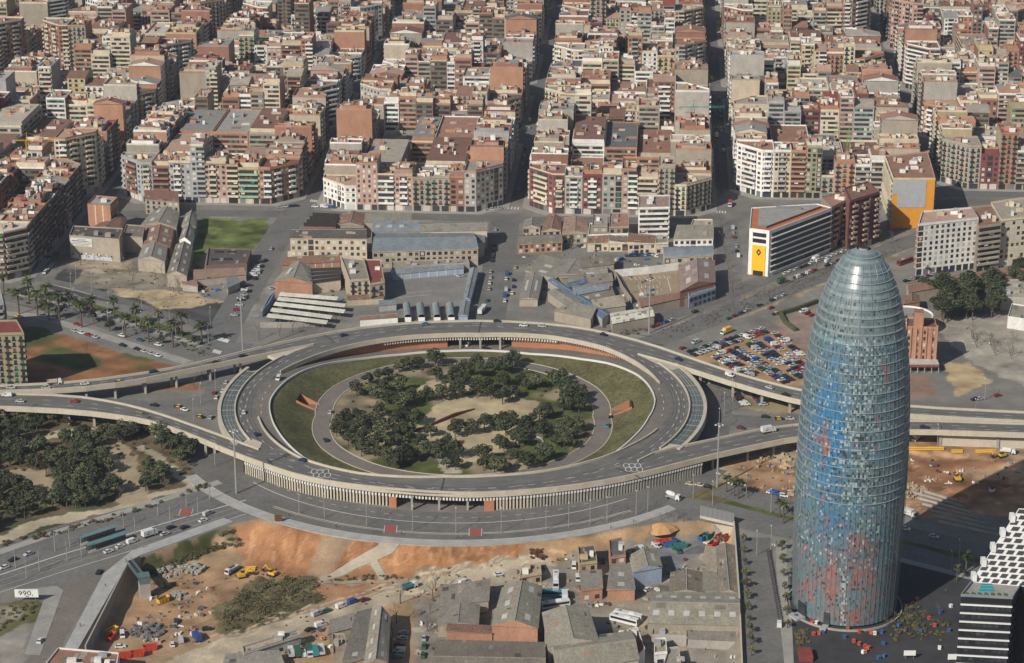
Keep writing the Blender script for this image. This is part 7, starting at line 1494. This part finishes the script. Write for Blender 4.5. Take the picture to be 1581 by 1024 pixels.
z2 = [(665, 315), (725, 300), (780, 290), (850, 240), (900, 230), (975, 220), (1070, 205), (845, 360), (590, 380), (700, 400), (750, 370), (770, 430), (840, 450), (730, 510), (870, 460), (930, 430), (1020, 415), (1080, 295), (1160, 340), (1200, 290), (1250, 260), (1325, 220), (1340, 270), (1420, 230), (1490, 250), (1540, 205), (1230, 320), (1115, 410), (1200, 400), (1325, 390), (1410, 400), (1330, 340), (1390, 350), (1490, 330), (1480, 430), (1540, 400), (530, 520), (590, 540), (620, 590), (510, 580), (560, 620), (490, 600), (470, 625), (540, 680), (610, 680), (640, 650), (680, 570), (730, 590), (740, 640), (830, 570), (870, 600), (920, 610), (950, 560), (880, 540), (770, 690), (840, 680), (890, 660), (690, 720), (720, 760), (780, 800), (830, 820), (620, 745), (900, 740), (940, 780), (880, 790), (980, 700), (1030, 740), (1000, 760), (1045, 630), (1190, 630), (1285, 615), (1370, 600), (1435, 590), (1480, 565), (1530, 560), (1500, 620), (1145, 690), (1185, 760), (1110, 750), (1080, 790), (1140, 820), (1195, 825), (1460, 700), (1490, 720), (1560, 670), (1360, 780), (1365, 830), (1430, 840), (1475, 850), (1550, 760)]
z3 = [(40, 350), (100, 340), (20, 320), (215, 310), (270, 290), (250, 340), (300, 380), (340, 400), (300, 430), (330, 440), (380, 400), (400, 430), (270, 470), (320, 480), (370, 480), (130, 525), (80, 560), (170, 520), (45, 610), (130, 610), (150, 640), (20, 690), (290, 580), (330, 600), (370, 600), (260, 640), (300, 650), (350, 640), (230, 690), (280, 700), (330, 700), (60, 820), (130, 750), (160, 780), (30, 640)]
cpk = [(400 + x / 3.9375, 500 + y / 3.9375) for x, y in z2] + [(800 + x / 3.9375, 500 + y / 3.9375) for x, y in z3]
grove(OAK, cpk, 1.0, 'dark round evergreen in the roundabout park', 'evergreens in the roundabout park', crown=5.0)
lp = []; trails = [P0(*L) for L in ([(-20, 845), (50, 812), (100, 800), (170, 790), (235, 768), (325, 742)], [(172, 690), (185, 715), (195, 745), (205, 770)], [(-20, 738), (50, 735), (70, 760)], [(30, 690), (90, 672), (150, 665)], [(215, 690), (270, 730), (300, 745)])]
PK = P0((-30, 645), (150, 645), (230, 665), (300, 700), (318, 735), (245, 758), (165, 778), (95, 790), (30, 805), (-30, 830))
while len(lp) < 150:
    x, y = rtree.uniform(-30, 320), rtree.uniform(640, 835); w_ = gp(x, y)
    if not inpoly([w_[0]], [w_[1]], PK)[0]: continue
    if min(pdist([w_[0]], [w_[1]], T)[0] for T in trails) < 5.5: continue
    if any(math.hypot(w_[0] - q[0], w_[1] - q[1]) < 3.9 for _, _, q in lp): continue
    lp.append((x, y, w_))
grove(OAK + BROAD, [(x, y) for x, y, _ in lp if rtree.random() < .95], 1.02, 'evergreen in the park beside near carriageway', 'evergreens in the park beside the carriageway')
grove(BARE, [(x + 6, y + 3) for x, y, _ in lp[::6]], .75, 'pale leafless tree among evergreens of the carriageway park', 'leafless trees in the carriageway park')
grove(PINE, [(1428 + (i * 37) % 112, 445 + (i * 23) % 48 - (i * 37 % 112) * .1) for i in range(38)], 1.15, 'dark pine in the grove behind the school wing', 'pines behind the school', crown=4)
grove(PINE, [(1566, 432), (1580, 440), (1574, 420), (1590, 428)], 1.0, 'dark pine at the frame edge past the grove', 'pines at the frame edge', crown=4)
grove(BROAD, [(1420 + i * 11, 412 - i * 2.1 + (i % 2) * 5) for i in range(15)], .9, 'street tree in the row before the white slab', 'tree row before the white slab', crown=3)
grove(SMALL, [(1147 + i * 1.3, 838 + i * 17.5) for i in range(11)], .9, 'small street tree along the yard wall pavement', 'small trees along the yard wall')
grove(SMALL, [(1207 + i * 1.5, 850 + i * 20) for i in range(7)], .9, 'small street tree between motorbikes and tower plaza', 'small trees by the tower plaza')
z5p = [(20, 175), (30, 50), (190, 215), (310, 250), (465, 265), (250, 310), (400, 345), (620, 315), (770, 335), (550, 390), (920, 380), (1075, 415), (1230, 450), (845, 460), (1005, 490), (1365, 500), (1170, 525), (125, 300), (330, 345)]
grove(PALM, [(x * 360 / 1581, 400 + y * 220 / 966) for x, y in z5p], 1.35, 'palm on the strips of the palm avenue', 'palms along the palm avenue', crown=6)
grove(PALM, [(1134, 750), (1122, 744), (1140, 754), (1205, 782), (1492, 868), (1478, 880), (1210, 792), (882, 372)], .95, 'palm on the grass strips around the tower', 'palms around the tower', crown=5)
for lst, s, ph, gr, lw in [([(125, 410), (190, 412), (200, 425), (205, 440), (240, 430), (250, 425), (275, 445), (285, 440), (268, 452), (292, 432), (262, 448), (98, 395), (88, 400), (55, 470), (132, 470), (215, 470), (290, 500)], .9, 'leafless tree on the wasteland by the old works', 'leafless trees on the wasteland', False),
                           ([(1020 + i * 16, 512 - i * 6.2 + (i % 3) * 6) for i in range(20)] + [(1150 + i * 19, 478 - i * 8.6 - (i % 2) * 9) for i in range(13)] + [(1112 + i * 2, 350 + i * 11) for i in range(11)], .85, 'leafless tree along the avenue strips before the office', 'leafless avenue trees', False),
                           ([(1188 + i * 14, 415 - i * 3.8) for i in range(12)], .9, 'leafless tree on the pavement below the banded office', 'leafless trees below the office', False),
                           ([(1500 + (i * 29) % 85, 520 + (i * 13) % 35) for i in range(14)] + [(1470 + i * 12, 490 - (i % 3) * 6) for i in range(7)], .9, 'leafless tree at the school playground', 'leafless playground trees', False),
                           ([(618, 932), (612, 962), (606, 985), (604, 1008), (668, 925), (664, 948), (660, 975), (672, 910)], 1.25, 'large leafless tree on lane beside curved hall', 'leafless trees beside the curved hall', True),
                           ([(400, 525), (452, 512), (520, 500), (585, 488), (432, 520), (560, 470)], .8, 'leafless tree between canopies and far carriageway', 'leafless trees by the canopies', False),
                           ([(1112 + (i % 2) * -2 - i * 1.3, 300 - i * 17) for i in range(16)] + [(815 - i, 285 - i * 12) for i in range(5)] + [(470 + i * 8, 300 - i * 14) for i in range(8)] + [(1452 - i * 5, 225 - i * 12) for i in range(7)], .95, 'leafless street tree between apartment blocks', 'leafless street trees between blocks', False),
                           ([(300, 600), (312, 590), (340, 566), (1100, 590), (1108, 600), (1114, 620), (1128, 600), (885, 350), (875, 365), (898, 358)], .8, 'leafless tree in the gaps beside carriageway', 'leafless trees beside carriageways', False),
                           ([(1392, 935), (1398, 950), (1410, 940), (1425, 958), (1402, 962), (1380, 955), (1440, 965), (1418, 975), (1370, 968), (1235, 985), (1450, 950)], .5, 'thin yellowish shrub tree in the plaza beds', 'shrub trees in the plaza beds', False),
                           ([(1030, 800), (1040, 806), (1048, 800), (1022, 803), (1055, 806)], .6, 'bare shrub at the pavement end by sand heap', 'bare shrubs by the sand heap', False),
                           ([(200 + i * 36, 520 + i * 6) for i in range(0)] + [(134, 548)], 1.0, 'single leafless tree alone in the reddish field', 'lone tree', False)]:
    grove(BARE, lst, s, ph, gr, lw)
def cover(name, label, poly, n, rad, mats, low=False, flat_=.7, leaves=60, size=.3, bare=0):
    mb = MB(); k = 0; xs = [p[0] for p in poly]; ys = [p[1] for p in poly]
    W_ = PL(*poly) if low else P0(*poly)
    while k < n:
        x, y = rtree.uniform(min(xs), max(xs)), rtree.uniform(min(ys), max(ys)); p = gl(x, y) if low else (*gp(x, y), 0)
        if not inpoly([p[0]], [p[1]], W_)[0]: continue
        k += 1; r = rad * rtree.uniform(.5, 1.3); leaf_ball(mb, (p[0], p[1], p[2] + r * .5), r, leaves, size, [rtree.choice(mats)] * 2 + mats, rtree, flat_)
    o = mb.build(name); tag(o, label, 'scrub', None, 'stuff')
brn = mat('dry_scrub', (.16, .12, .07), .95, .25, .6); SH = [LEAF['shrub'], LEAF['mid'], brn]
cover('scrub', 'dark scrub spreading below the orange bank', [(340, 945), (400, 895), (480, 892), (500, 925), (440, 955), (345, 980)], 170, 1.9, SH + [brn], True)
cover('scrub', 'green brown scrub slope under the tram avenue pavement', [(216, 866), (300, 836), (362, 814), (372, 832), (330, 852), (300, 866), (235, 890)], 120, 1.2, SH, True)
cover('scrub', 'low weeds on the bank by the red crossings', [(500, 888), (640, 888), (650, 893), (520, 900)], 26, .8, SH, True); cover('scrub', 'dry bushes along the far pavement of carriageway park', [(0, 838), (120, 812), (240, 776), (332, 742), (335, 748), (240, 782), (120, 818), (0, 848)], 70, 1.0, SH)
cover('scrub', 'weeds at the left foot of the ramp', [(-20, 940), (55, 930), (60, 945), (-20, 990)], 40, .8, SH); cover('scrub', 'undergrowth beneath the evergreens of the roundabout park', [(520, 620), (580, 580), (660, 560), (620, 620), (640, 690), (600, 715), (550, 690)], 90, .9, SH); cover('scrub', 'undergrowth on the tower side of the roundabout park', [(790, 560), (860, 570), (905, 620), (890, 680), (800, 725), (740, 726), (850, 660)], 90, .9, SH)
cover('scrub', 'undergrowth of the park below the near carriageway', [(0, 655), (180, 655), (290, 705), (310, 730), (200, 750), (0, 790)], 170, 1.0, SH); cover('scrub', 'bushy growth behind the crowded yard sheds', [(900, 500), (960, 495), (1000, 510), (980, 520), (900, 505)], 24, 1.1, SH); cover('scrub', 'dry growth on the plaza beds beside the tower', [(1378, 945), (1400, 930), (1470, 965), (1455, 990), (1375, 990)], 110, .8, [brn, LEAF['olive'], LEAF['shrub']]); cover('scrub', 'dry growth by the small plaza bed near motorbikes', [(1228, 975), (1248, 972), (1250, 995), (1230, 998)], 30, .8, [brn, LEAF['olive']])
cover('scrub', 'weeds in the empty plot under the orange wall', [(1372, 318), (1440, 318), (1442, 332), (1380, 330)], 40, 1.0, SH)
cover('weeds', 'weeds scattered over the dirt yards of the low ground', [(240, 900), (420, 880), (640, 890), (830, 850), (1000, 830), (1000, 900), (640, 930), (300, 1000), (190, 985)], 150, .55, [brn, LEAF['shrub'], LEAF['olive']], True, leaves=16, size=.28)
cover('weeds', 'low shrubs between the palms of the palm avenue', [(10, 446), (110, 462), (225, 495), (325, 525), (325, 552), (220, 522), (120, 492), (20, 470)], 150, .8, [LEAF['mid'], LEAF['shrub'], LEAF['dark']], leaves=30, size=.34)
cover('weeds', 'dry weeds along the avenue strips before the office', [(1010, 515), (1110, 478), (1240, 428), (1380, 372), (1400, 384), (1250, 444), (1120, 494), (1030, 525)], 130, .6, [brn, LEAF['shrub'], brn], leaves=16, size=.28)
cover('weeds', 'scrubby growth over the wasteland yards', [(120, 400), (290, 405), (340, 470), (240, 478), (150, 445)], 90, .6, [brn, LEAF['shrub'], brn], leaves=16, size=.28)
grove(BROAD, [(1142 + 0 * i, 0) for i in range(0)] + [(40 + i * 26, 462 + i * 6.4 + (i % 3) * 9) for i in range(11)], .8, 'small dark tree among the palms of palm avenue', 'small trees among the palms')
h_ = MB(); wall_along(h_, P0((1205, 487), (1212, 500), (1228, 512)), 0, 2.2, 1.6, LEAF['mid']); wall_along(h_, P0((1205, 487), (1235, 478), (1262, 468)), 0, 2.2, 1.6, LEAF['mid'])
for L in (P0((1205, 487), (1212, 500), (1228, 512)), P0((1205, 487), (1235, 478), (1262, 468))):
    for p in resample(L, 1.1): leaf_ball(h_, (p[0], p[1], 1.5), 1.1, 10, .4, [LEAF['mid'], LEAF['shrub']], rtree)
tag(h_.build('hedge', None, (*gp(1205, 487), 0)), 'clipped green hedge round the small car park by the tower', 'hedge')
# ------------------------------------------------------------------ lamps, masts, shelters, signs, people
def lamp(kind):
    e = thing(dict(street='street_lamp', mast='light_mast', tram='tram_pole')[kind], '-', 'lamp' if kind != 'tram' else 'pole'); H_ = dict(street=10, mast=30, tram=8.5)[kind]; w_ = dict(street=.11, mast=.3, tram=.14)[kind]
    p = MB(); p.bar((0, 0, -.1), (0, 0, H_), w_ * 1.4, lamp_mat, w_, 6); p.build('pole', e)
    if kind == 'street':
        a = MB(); a.bar((0, 0, H_ - .1), (0, 1.6, H_ + .3), .07, lamp_mat); a.build('arm', e); l = MB(); l.box((0, 1.9, H_ + .22), (.35, 1.0, .16), white_m, bottom=True); l.build('lamp_head', e)
    elif kind == 'mast':
        r = MB()
        for k in range(8): r.bar((1.3 * cos(k * pi / 4), 1.3 * sin(k * pi / 4), H_ - .6), (1.3 * cos(k * pi / 4 + pi / 4), 1.3 * sin(k * pi / 4 + pi / 4), H_ - .6), .07, lamp_mat)
        r.bar((-1.3, 0, H_ - .6), (1.3, 0, H_ - .6), .06, lamp_mat); r.build('ring', e)
        for k in range(4): l = MB(); l.box((1.5 * cos(k * pi / 2), 1.5 * sin(k * pi / 2), H_ - 1.0), (.7, .7, .35), white_m, bottom=True); l.build('lamp_head', e)
    else:
        a = MB(); a.bar((0, -2.6, H_ - 1.2), (0, 2.6, H_ - 1.2), .05, lamp_mat); a.bar((0, -2.6, H_ - 1.2), (0, 0, H_ - .2), .035, lamp_mat); a.bar((0, 2.6, H_ - 1.2), (0, 0, H_ - .2), .035, lamp_mat); a.build('arm', e)
    e['_fresh'] = 1; return e
LP = {k: lamp(k) for k in ('street', 'mast', 'tram')}
def lights(kind, pts, phrase, group, z=.05, rz=None):
    for i, (x, y) in enumerate(pts):
        e = LP[kind]
        if e.get('_fresh'): o = e; del e['_fresh']
        else: o = copy_tree(e)
        p = gp(x, y, z); o.location = (*p, z); o.rotation_euler = (0, 0, rz if rz is not None else 0); o['label'] = f'{phrase}, {ordn(i + 1)} of {NUM[len(pts)] if len(pts) < 19 else len(pts)}' if len(pts) > 1 else phrase; o['group'] = group
lights('street', [(462, 793), (501, 800), (566, 812), (637, 819), (704, 822), (774, 822), (843, 818), (878, 814), (911, 810), (937, 805), (982, 795), (1000, 789)], 'grey street lamp on near ring road median', 'lamps on the ring road median')
lights('street', [(56, 468), (110, 452), (114, 475), (118, 440), (167, 498), (168, 462), (218, 512), (219, 480), (240, 465), (272, 524), (262, 496), (322, 532), (325, 505), (190, 520), (142, 450)], 'slender lamp along the palm avenue', 'lamps along the palm avenue')
lights('street', [(310, 625), (299, 650), (333, 605), (332, 720), (1110, 665), (1118, 640), (1131, 620), (1070, 770), (1100, 780), (1152, 768), (1190, 850), (1168, 858), (1190, 792), (1468, 890), (1480, 872), (1218, 780)], 'grey street lamp in the gaps between carriageways and tower', 'lamps between carriageways and tower')
lights('street', [(1505, 650), (1447, 690), (1520, 618), (1330, 632)], 'tall lamp at the carriageways beyond the tower', 'lamps beyond the tower')
lights('mast', [(365, 762), (1107, 752)], 'tall light mast standing beside the near carriageway', 'light masts')
lights('mast', [(375, 545)], 'light mast beyond far carriageway near the zebra crossing', 'light masts'); lights('mast', [(1002, 515)], 'light mast behind far deck at avenue', 'light masts')
lights('tram', [(24, 877), (41, 893), (61, 881), (85, 851), (104, 866), (108, 846), (126, 860), (191, 815), (209, 826), (244, 796), (263, 809), (288, 781), (306, 795), (324, 772)], 'tram pole along the tracks by the glass shelters', 'tram poles along the tracks', rz=-.3)
for i, (q, l) in enumerate([([(124, 832), (180, 814), (178, 810), (121, 828)], 'blue green glass tram shelter on the far platform'), ([(136, 844), (197, 824), (194, 819), (133, 839)], 'blue green glass tram shelter on the near platform')]):
    Q = [gp(x, y, 3.4) for x, y in q]; t = thing('tram_shelter', l, 'shelter', (*Q[0], 0)); mb = MB(); mb.prism(Q, 3.3, 3.5, mat('shelter_glass', (.13, .21, .21), .2, .1, .5, spec=.6), bottom=True); mb.build('roof', t)
    for k in range(6): s = (k + .3) / 6; mb = MB(); a = (Q[3][0] + (Q[2][0] - Q[3][0]) * s, Q[3][1] + (Q[2][1] - Q[3][1]) * s - 1.2); mb.bar((*a, 0), (*a, 3.3), .1, metal_grey); mb.build('post', t)
    mb = MB(); wall_along(mb, [(Q[3][0], Q[3][1] - .6), (Q[2][0], Q[2][1] - .6)], .4, 2.6, .08, glass_roof); mb.build('glass_screen', t); mb = MB(); wall_along(mb, [(Q[0][0], Q[0][1] + 1), (Q[1][0], Q[1][1] + 1)], 0, .35, 2.4, paving); mb.build('platform', t)
p = gl(224, 922); t = thing('lift_tower', 'glass topped lift tower with footbridge at the ramp wall', 'lift', p); mb = MB(); mb.box((p[0], p[1], p[2]), (4.2, 4.2, 6.5), concrete_grey, .3); mb.build('shaft', t); mb = MB(); mb.box((p[0], p[1], p[2] + 6.5), (4.0, 4.0, 3.2), mat('lift_glass', (.1, .15, .15), .15, .1, .5, spec=.6), .3); mb.build('cabin', t)
mb = MB(); mb.box((p[0], p[1], p[2] + 9.7), (4.5, 4.5, .25), MATS['lift_glass'], .3, bottom=True); mb.build('roof', t); a = gp(198, 866, 1.0); mb = MB(); strip(mb, [(p[0], p[1]), a], 2.4, paving_pale, .6); wall_along(mb, [(p[0] - 1.1, p[1] - .4), (a[0] - 1.1, a[1] - .4)], .6, 2.6, .1, MATS['lift_glass']); wall_along(mb, [(p[0] + 1.1, p[1] + .4), (a[0] + 1.1, a[1] + .4)], .6, 2.6, .1, MATS['lift_glass']); mb.build('footbridge', t)
def billboard(label, px, w_, h, z, txt=None, rz=0.0, low=False, pm=None):
    p = (*gp(*px), 0); t = thing('billboard', label, 'billboard', p)
    for s in (-.35, .35): mb = MB(); mb.bar((p[0] + s * w_ * cos(rz), p[1] + s * w_ * sin(rz) + .3, 0), (p[0] + s * w_ * cos(rz), p[1] + s * w_ * sin(rz) + .3, z + h), .15, metal_grey); mb.build('post', t)
    mb = MB(); mb.box((p[0], p[1], z), (w_, .25, h), pm or white_m, rz, bottom=True); mb.build('panel', t)
    if txt:
        text_obj('lettering', txt, h * .8, (p[0] - .3, p[1] - .16, z + h * .5), (pi / 2, 0, rz), black_m, t, 1.25); mb = MB(); [mb.box((p[0] - 2.6 + k * .62, p[1] - .15, z + h * .86), (.2 + .07 * (k % 4), .06, .2), metal_grey, bottom=True) for k in range(9)]; mb.build('lettering', t); mb = MB(); mb.box((p[0] + .2, p[1] - .15, z + h * .1), (1.4, .08, .28), black_m); mb.build('underline', t)
billboard('white billboard reading 990 at the tip of the ramp pavement', (42, 930), 9.2, 3.4, 2.2, '990,'); billboard('blank white billboard standing in the dark plaza', (1404, 1018), 4.4, 2.0, 1.6); billboard('blank white hoarding board beside the hotel front', (1470, 1022), 3.4, 2.2, 1.0)
billboard('dark backed board at the brow of orange bank', (430, 806), 3.2, 2.6, .6, pm=rust)
for i, (x, y, c) in enumerate([(283, 770, 'red'), (290, 790, 'red'), (328, 853, 'red'), (296, 857, 'red'), (500, 827, 'red'), (570, 843, 'red'), (640, 848, 'red'), (535, 900, 'red'), (570, 915, 'red'), (603, 930, 'red'), (625, 940, 'red'), (605, 960, 'red'), (913, 648, 'red'), (1020, 805, 'red'), (987, 762, 'red'), (190, 750, 'blue'), (350, 848, 'blue'), (705, 845, 'blue'), (480, 875, 'blue'), (805, 805, 'blue'), (935, 840, 'blue'), (1055, 725, 'blue'), (1105, 835, 'blue'), (685, 1000, 'blue'), (715, 990, 'blue'), (712, 915, 'blue'), (312, 790, 'white'), (660, 853, 'white'), (592, 965, 'white'), (1048, 940, 'white'), (1117, 690, 'white')]):
    p = (*gp(1180 + x / 3.878, 760 + y / 3.878), 0.03); M_ = dict(red=flat('stand_red', (.45, .085, .05)), blue=flat('stand_blue', (.04, .11, .27)), white=white_m)[c]
    t = thing('plaza_stand', f'small {c} boxy stand on the dark plaza by the tower', 'stand', p, 0, c + ' boxy stands on the dark plaza'); r0 = i * .7; o8 = len(bpy.data.objects)
    for s in (-.5, .5): mb = MB(); mb.box((p[0] + s * cos(r0), p[1] + s * sin(r0), .03), (.14, 1.1, 1.1), M_, r0); mb.build('side_panel', t)
    mb = MB(); mb.box((p[0], p[1], 1.13), (1.3, 1.25, .18), M_, r0, bottom=True); mb.build('top', t); mb = MB(); mb.box((p[0], p[1], .03), (.86, 1.0, .5), M_, r0); mb.build('counter', t)
p = (*gp(1243, 1016), 0); t = thing('container', 'dull red ribbed container on the plaza edge near the motorbikes', 'container', p); mb = MB(); mb.box((p[0], p[1], .03), (5, 7, 2.6), mat('container_red', (.2, .05, .045))); mb.build('shell', t)
for k in range(9): mb = MB(); mb.box((p[0], p[1] - 3.2 + k * .8, 2.63), (4.9, .14, .12), MATS['container_red']); mb.build('rib', t)
# green tower crane and smaller cranes over the blocks
for px, base, c, l, H_ in [((1068, 250), 0, mat('crane_teal', (.05, .22, .2)), 'teal tower crane above the block by the long straight street', 36), ((1306, 296), 0, mat('crane_green', (.14, .3, .07)), 'green tower crane beside the tall brick party wall', 38), ((48, 300), 0, yellow_m, 'yellow tower crane among the shaded corner blocks', 34)]:
    p = (*gp(*px), 0); t = thing('tower_crane', l, 'crane', p); mb = MB()
    for a, b in ((-.8, -.8), (.8, -.8), (.8, .8), (-.8, .8)): mb.bar((p[0] + a, p[1] + b, 0), (p[0] + a, p[1] + b, H_), .14, c)
    for k in range(int(H_ / 2)): s = 1 if k % 2 else -1; mb.bar((p[0] - .8 * s, p[1] - .8, k * 2), (p[0] + .8 * s, p[1] - .8, k * 2 + 2), .08, c); mb.bar((p[0] - .8, p[1] - .8 * s, k * 2), (p[0] - .8, p[1] + .8 * s, k * 2 + 2), .08, c)
    mb.build('mast', t); mb = MB()
    for dz in (0, 1.2): mb.bar((p[0] - 9, p[1], H_ + (0 if dz == 0 else .3)), (p[0] + 20, p[1] - 1, H_ + dz), .14, c)
    for k in range(14): mb.bar((p[0] - 9 + k * 2, p[1], H_), (p[0] - 8 + k * 2, p[1], H_ + 1.0), .08, c)
    mb.build('jib', t); mb = MB(); mb.box((p[0] - 8, p[1], H_ - 1.5), (2, 1.2, 1.6), concrete_grey, bottom=True); mb.build('counterweight', t); mb = MB(); mb.bar((p[0], p[1], H_), (p[0], p[1], H_ + 5), .4, c, .1); mb.bar((p[0], p[1], H_ + 5), (p[0] + 14, p[1], H_ + 1), .06, c); mb.bar((p[0], p[1], H_ + 5), (p[0] - 8, p[1], H_ + .3), .06, c); mb.build('tower_head', t)
# people: one skinned figure in two poses, with hair and clothes as children
skin_m = flat('skin', (.45, .27, .19), .7); CL = [flat('cloth_' + k, c, .9) for k, c in dict(dark=(.02, .02, .03), jeans=(.05, .08, .16), red=(.3, .03, .03), grey=(.2, .2, .2), tan=(.35, .27, .18)).items()]
def tube(mb, rings, m, n=8):
    k = len(mb.v)
    for (x, y, z, rx, ry) in rings:
        for i in range(n): mb.v.append((x + rx * cos(2 * pi * i / n), y + ry * sin(2 * pi * i / n), z))
    for j in range(len(rings) - 1):
        for i in range(n): a = k + j * n + i; b = k + j * n + (i + 1) % n; mb.f.append((a, b, b + n, a + n)); mb.m.append(m)
    mb.f.append(tuple(range(k + n - 1, k - 1, -1))); mb.m.append(m); e = k + (len(rings) - 1) * n; mb.f.append(tuple(range(e, e + n))); mb.m.append(m)
def person(st, ctop, cleg):
    e = thing('person', '-', 'person'); vs = {'pel': (0, 0, .95, .14, .11), 'che': (0, 0, 1.32, .17, .11), 'nec': (0, 0, 1.5, .055, .055), 'hea': (0, .01, 1.62, .09, .1), 'top': (0, .01, 1.74, .06, .07)}
    V_ = []; E_ = []; RR_ = []
    def add(p, r, par=None): V_.append(p); RR_.append(r); (E_.append((par, len(V_) - 1)) if par is not None else None); return len(V_) - 1
    pel = add((0, 0, .95), .14); ch = add((0, 0, 1.3), .16, pel); nk = add((0, 0, 1.5), .06, ch); hd = add((0, .02, 1.64), .1, nk); add((0, .02, 1.74), .07, hd)
    for s in (-1, 1):
        f = st * s; hp = add((s * .1, 0, .88), .1, pel); kn = add((s * .11, f * .5 + .03, .5), .07, hp); an = add((s * .11, f - .04 * abs(s), .09), .045, kn); add((s * .11, f + .14, .04), .04, an)
        sh = add((s * .2, 0, 1.4), .06, ch); el = add((s * .26, -f * .35, 1.13), .045, sh); wr = add((s * .25, -f * .8 + .06, .9), .035, el); add((s * .24, -f * .9 + .1, .8), .03, wr)
    me = bpy.data.meshes.new('body'); me.from_pydata(V_, E_, []); o = bpy.data.objects.new('body', me); COL.objects.link(o); md = o.modifiers.new('skin', 'SKIN'); o.modifiers.new('sub', 'SUBSURF').levels = 1
    for i, r in enumerate(RR_): me.skin_vertices[0].data[i].radius = (r, r)
    me.skin_vertices[0].data[0].use_root = True
    dg = bpy.context.evaluated_depsgraph_get(); m2 = bpy.data.meshes.new_from_object(o.evaluated_get(dg)); bpy.data.objects.remove(o); m2.materials.clear()
    for m in (skin_m, ctop, cleg): m2.materials.append(m)
    for p in m2.polygons: z = p.center[2]; p.material_index = 0 if z > 1.47 or (z < .92 and abs(p.center[0]) > .2) else (1 if z > .93 else 2)
    b = bpy.data.objects.new('body', m2); COL.objects.link(b); b.parent = e
    h = MB(); tube(h, [(0, -.02, 1.62, .1, .11), (0, -.015, 1.72, .1, .115), (0, 0, 1.78, .05, .06)], CL[0]); h.build('hair', e); e['_fresh'] = 1; return e
bpy.context.view_layer.update()
FOLK = [person(.3, CL[0], CL[1]), person(-.22, CL[2], CL[0]), person(.05, CL[3], CL[0])]; FT = ['walking person in dark top and jeans', 'walking person in red top and dark trousers', 'standing person in grey top and dark trousers']
for i, (x, y, w_) in enumerate([(519, 816, 'on curved pavement above orange bank'), (577, 824, 'on curved pavement before first red crossing'), (605, 806, 'at the kerb of first red crossing'), (620, 827, 'on curved pavement after first red crossing'), (704, 832, 'on curved pavement between the red crossings'), (712, 832, 'in a pair between the red crossings'), (745, 829, 'at the second red crossing'), (943, 817, 'on pavement towards the sand heap'), (978, 807, 'near pavement end by the sand heap'), (163, 907, 'on the ramp pavement half way'), (124, 968, 'lower on the ramp pavement'), (222, 846, 'at the tram avenue kerb by lift bridge'), (446, 798, 'beside the dark board at the brow'), (1443, 908, 'on the pavement at the edge of tower shadow'), (1460, 916, 'on the pavement near hotel'), (1440, 905, 'in a pair by the tower shadow'), (270, 800, 'at the tram crossing'), (1505, 912, 'beside hotel on the avenue pavement')]):
    k = i % 3; e = FOLK[k]
    if e.get('_fresh'): o = e; del e['_fresh']
    else: o = copy_tree(e)
    o.location = (*gp(x, y), .14); o.rotation_euler = (0, 0, i * 1.9); o['label'] = f'{FT[k]} {w_}'.replace('on the pavement', 'on pavement'); o['group'] = 'people on foot'
for e_ in OAK + PINE + BROAD + SMALL + BARE + PALM + FOLK + list(LP.values()):
    if e_.get('_fresh'):
        for ch in list(e_.children): bpy.data.objects.remove(ch)
        bpy.data.objects.remove(e_)
print('objects', len(bpy.data.objects))
# ------------------------------------------------------------------ the air
hz = MB(); hz.prism([(-1300, -60), (1300, -60), (1300, 2500), (-1300, 2500)], -7.5, 425, asphalt, bottom=True)
ho_ = hz.build('haze'); tag(ho_, 'thin blue haze filling the air over the whole city', 'haze', None, 'stuff')
hm = bpy.data.materials.new('haze_air'); hm.use_nodes = True; N_ = hm.node_tree.nodes; N_.remove(N_['Principled BSDF']); pv = N_.new('ShaderNodeVolumePrincipled'); pv.inputs['Color'].default_value = (.72, .82, 1, 1); pv.inputs['Density'].default_value = .00005; pv.inputs['Anisotropy'].default_value = .2
hm.node_tree.links.new(pv.outputs[0], N_['Material Output'].inputs['Volume']); ho_.data.materials.clear(); ho_.data.materials.append(hm)
